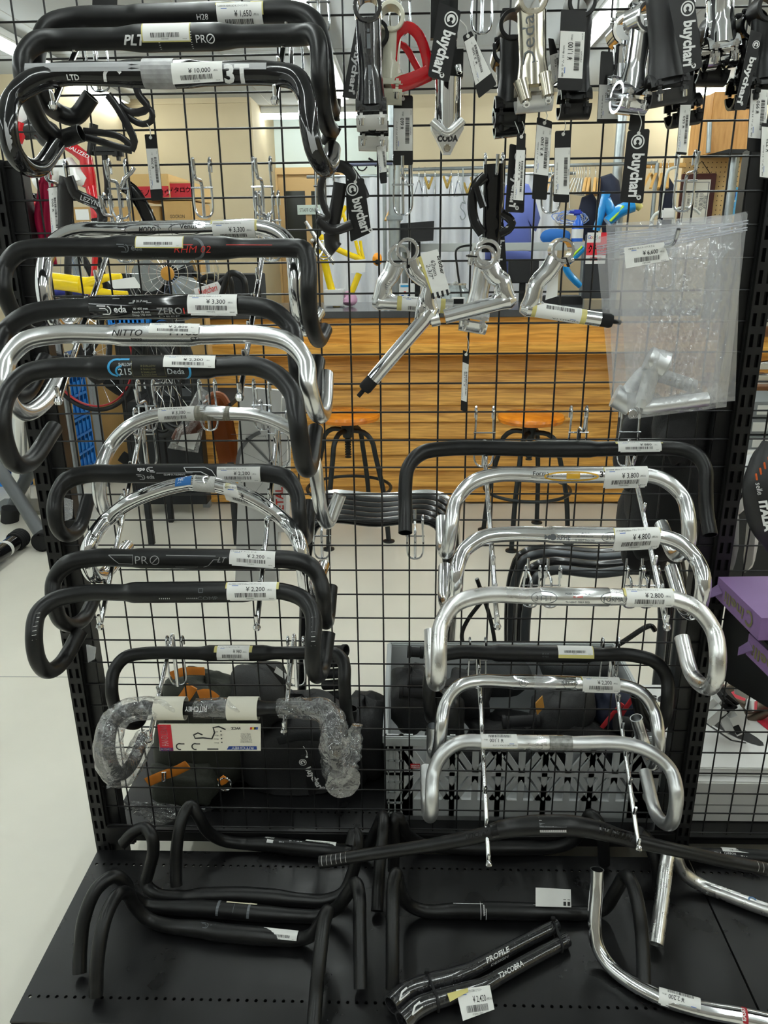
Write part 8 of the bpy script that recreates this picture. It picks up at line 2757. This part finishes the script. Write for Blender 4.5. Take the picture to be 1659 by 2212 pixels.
# shoes, titanium frame, scooter cartons on the right rear deck
M_TI = mat('bronze_tube', '#6b6055', .35, metal=.7)
t = thing('frameset', at(1600, 1560, .28), 'small bronze-grey tube frame behind the right grid', 'bicycle frame')
q = lambda *p: px(.30, *p)
MB().tube(q((1528, 1504), (1570, 1488), (1605, 1470)), .011, 12).tube(q((1605, 1535), (1645, 1525), (1690, 1500)), .011, 12).tube(q((1560, 1500), (1600, 1520), (1660, 1528)), .009, 12).build('upper_tubes', M_TI, t)
MB().tube(q((1516, 1590), (1545, 1588), (1572, 1582), (1598, 1600), (1625, 1622), (1660, 1660)), .011, 12).build('lower_tube', M_TI, t)
MB().tube(q((1600, 1565), (1640, 1545), (1690, 1520)), .012, 12).tube(q((1622, 1618), (1650, 1605), (1690, 1580)), .012, 12).tube(q((1600, 1668), (1640, 1655), (1690, 1630)), .012, 12).build('cross_tubes', M_TI, t)
MB().cyl(at(1624, 1508, .28), at(1622, 1530, .28), .014, 14).build('seat_clamp', M_BRU, t)
for (u, v, r_, lab) in ((1580, 1548, -.5, 'white boot-shaped pump body with a black strap behind the right grid'), (1535, 1530, .7, 'white mesh cuff with a black band behind the right grid')):
    c = at(u, v, .22)
    t = thing('white_boot', c, lab, 'boot')
    M = Matrix.Rotation(r_, 3, 'Y')
    MB().bbox(c, (.055, .07, .085), .018, 0, M).build('boot_body', M_WHITE, t)
    MB().bbox(c + M @ V((0, 0, .045)), (.05, .066, .02), .008, 0, M).build('black_strap', M_RUB, t)
    if r_ < 0:
        MB().bbox(c + M @ V((-.004, -.0355, -.01)), (.014, .003, .024), .001, 0, M).build('badge', M_RUB, t)
for i, (u0, u1, lab) in enumerate(((1582, 1600, 'pale trouser-like cloth hanging behind the right post, upper left piece'), (1630, 1650, 'pale cloth sleeve hanging under the black saddle'))):
    t = garment([(u0 - 8, 1125), (u1 + 4, 1120), (u1, 1180), (u0 + 6, 1240), (u0 - 14, 1245), (u0 - 10, 1180)], .014, .04, mat('offwhite_cloth', '#d4d2cc', .8), lab, cat='cloth', seed=80 + i)
garment([(1598, 1425), (1622, 1425), (1632, 1470), (1615, 1512), (1592, 1506), (1600, 1460)], .014, .03, mat('offwhite_cloth', '#d4d2cc', .8), 'pale cloth leg hanging below the purple cartons', cat='cloth', seed=90)
x0 = .60
z_ = at(1560, 1700, .10).z
t = thing('scooter_carton', (.85, .25, ZD), 'plain white carton on the right rear deck below the printed one', 'box')
zt_ = at(1560, 1690, .09).z
MB().bbox((.87, .27, (ZD + zt_) / 2), (.55, .36, zt_ - ZD), .003).build('carton_body', M_WBOX, t)
MB().box((.87, .0895, zt_ - .06), (.55, .001, .004)).build('lid_seam', mat('seam_grey', '#9a9a98', .6), t)
t = thing('board_carton', (.85, .27, zt_), 'white and red carton with a black skateboard picture on the right', 'box')
th_ = .022
MB().bbox((.87, .28, zt_ + th_ / 2 + .0005), (.54, .34, th_), .002).build('carton_body', M_WHITE, t)
zz = zt_ + th_ + .0012
f = Flat()
f.poly([(.02, -.17), (.27, -.17), (.27, .17), (-.09, .17), (-.04, .05)], 0)
f.poly([(-.10 + .075 * math.cos(i * .42) * math.cos(-.9) - .022 * math.sin(i * .42) * math.sin(-.9), -.03 + .075 * math.cos(i * .42) * math.sin(-.9) + .022 * math.sin(i * .42) * math.cos(-.9)) for i in range(15)], 1)
f.stroke([(-.16, .01), (-.12, -.07), (-.09, -.08)], .005, 1)
f.poly([(.06 + .06 * math.cos(i * .5), .08 + .05 * math.sin(i * .5)) for i in range(13)], 0)
f.text('989s', -.215, .115, .030, 1, bold=.04, shear=.2, rot=PI, fitw=.08).text('www.super.scooter', -.17, .150, .008, 1, rot=PI)
f.rect(-.262, .02, -.165, .085, 2).barcode(-.255, .05, -.18, .078, 1, 9).text('¥1,100', -.215, .032, .012, 1, rot=PI)
mb = MB()
f.onto(mb, plane_map((.87, .28, zz), (1, 0, 0), (0, 1, 0), .0003))
mb.build('top_print', [mat('carton_crimson', '#b01f34', .5), M_INK, mat('sticker_cream', '#ece6cf', .5)], t, flat=True)
mb = MB()
f = Flat().rect(-.05, -.010, .27, .008, 1).text('2010', .02, -.007, .013, 2, rot=PI, bold=.05).barcode(.0, .002, .06, .007, 2, 5, 14)
f.onto(mb, plane_map((.87, .109, zt_ + th_ / 2), (1, 0, 0), (0, 0, 1), .0003))
mb.build('edge_print', [M_REDINK, M_INK, M_WINK], t, flat=True)
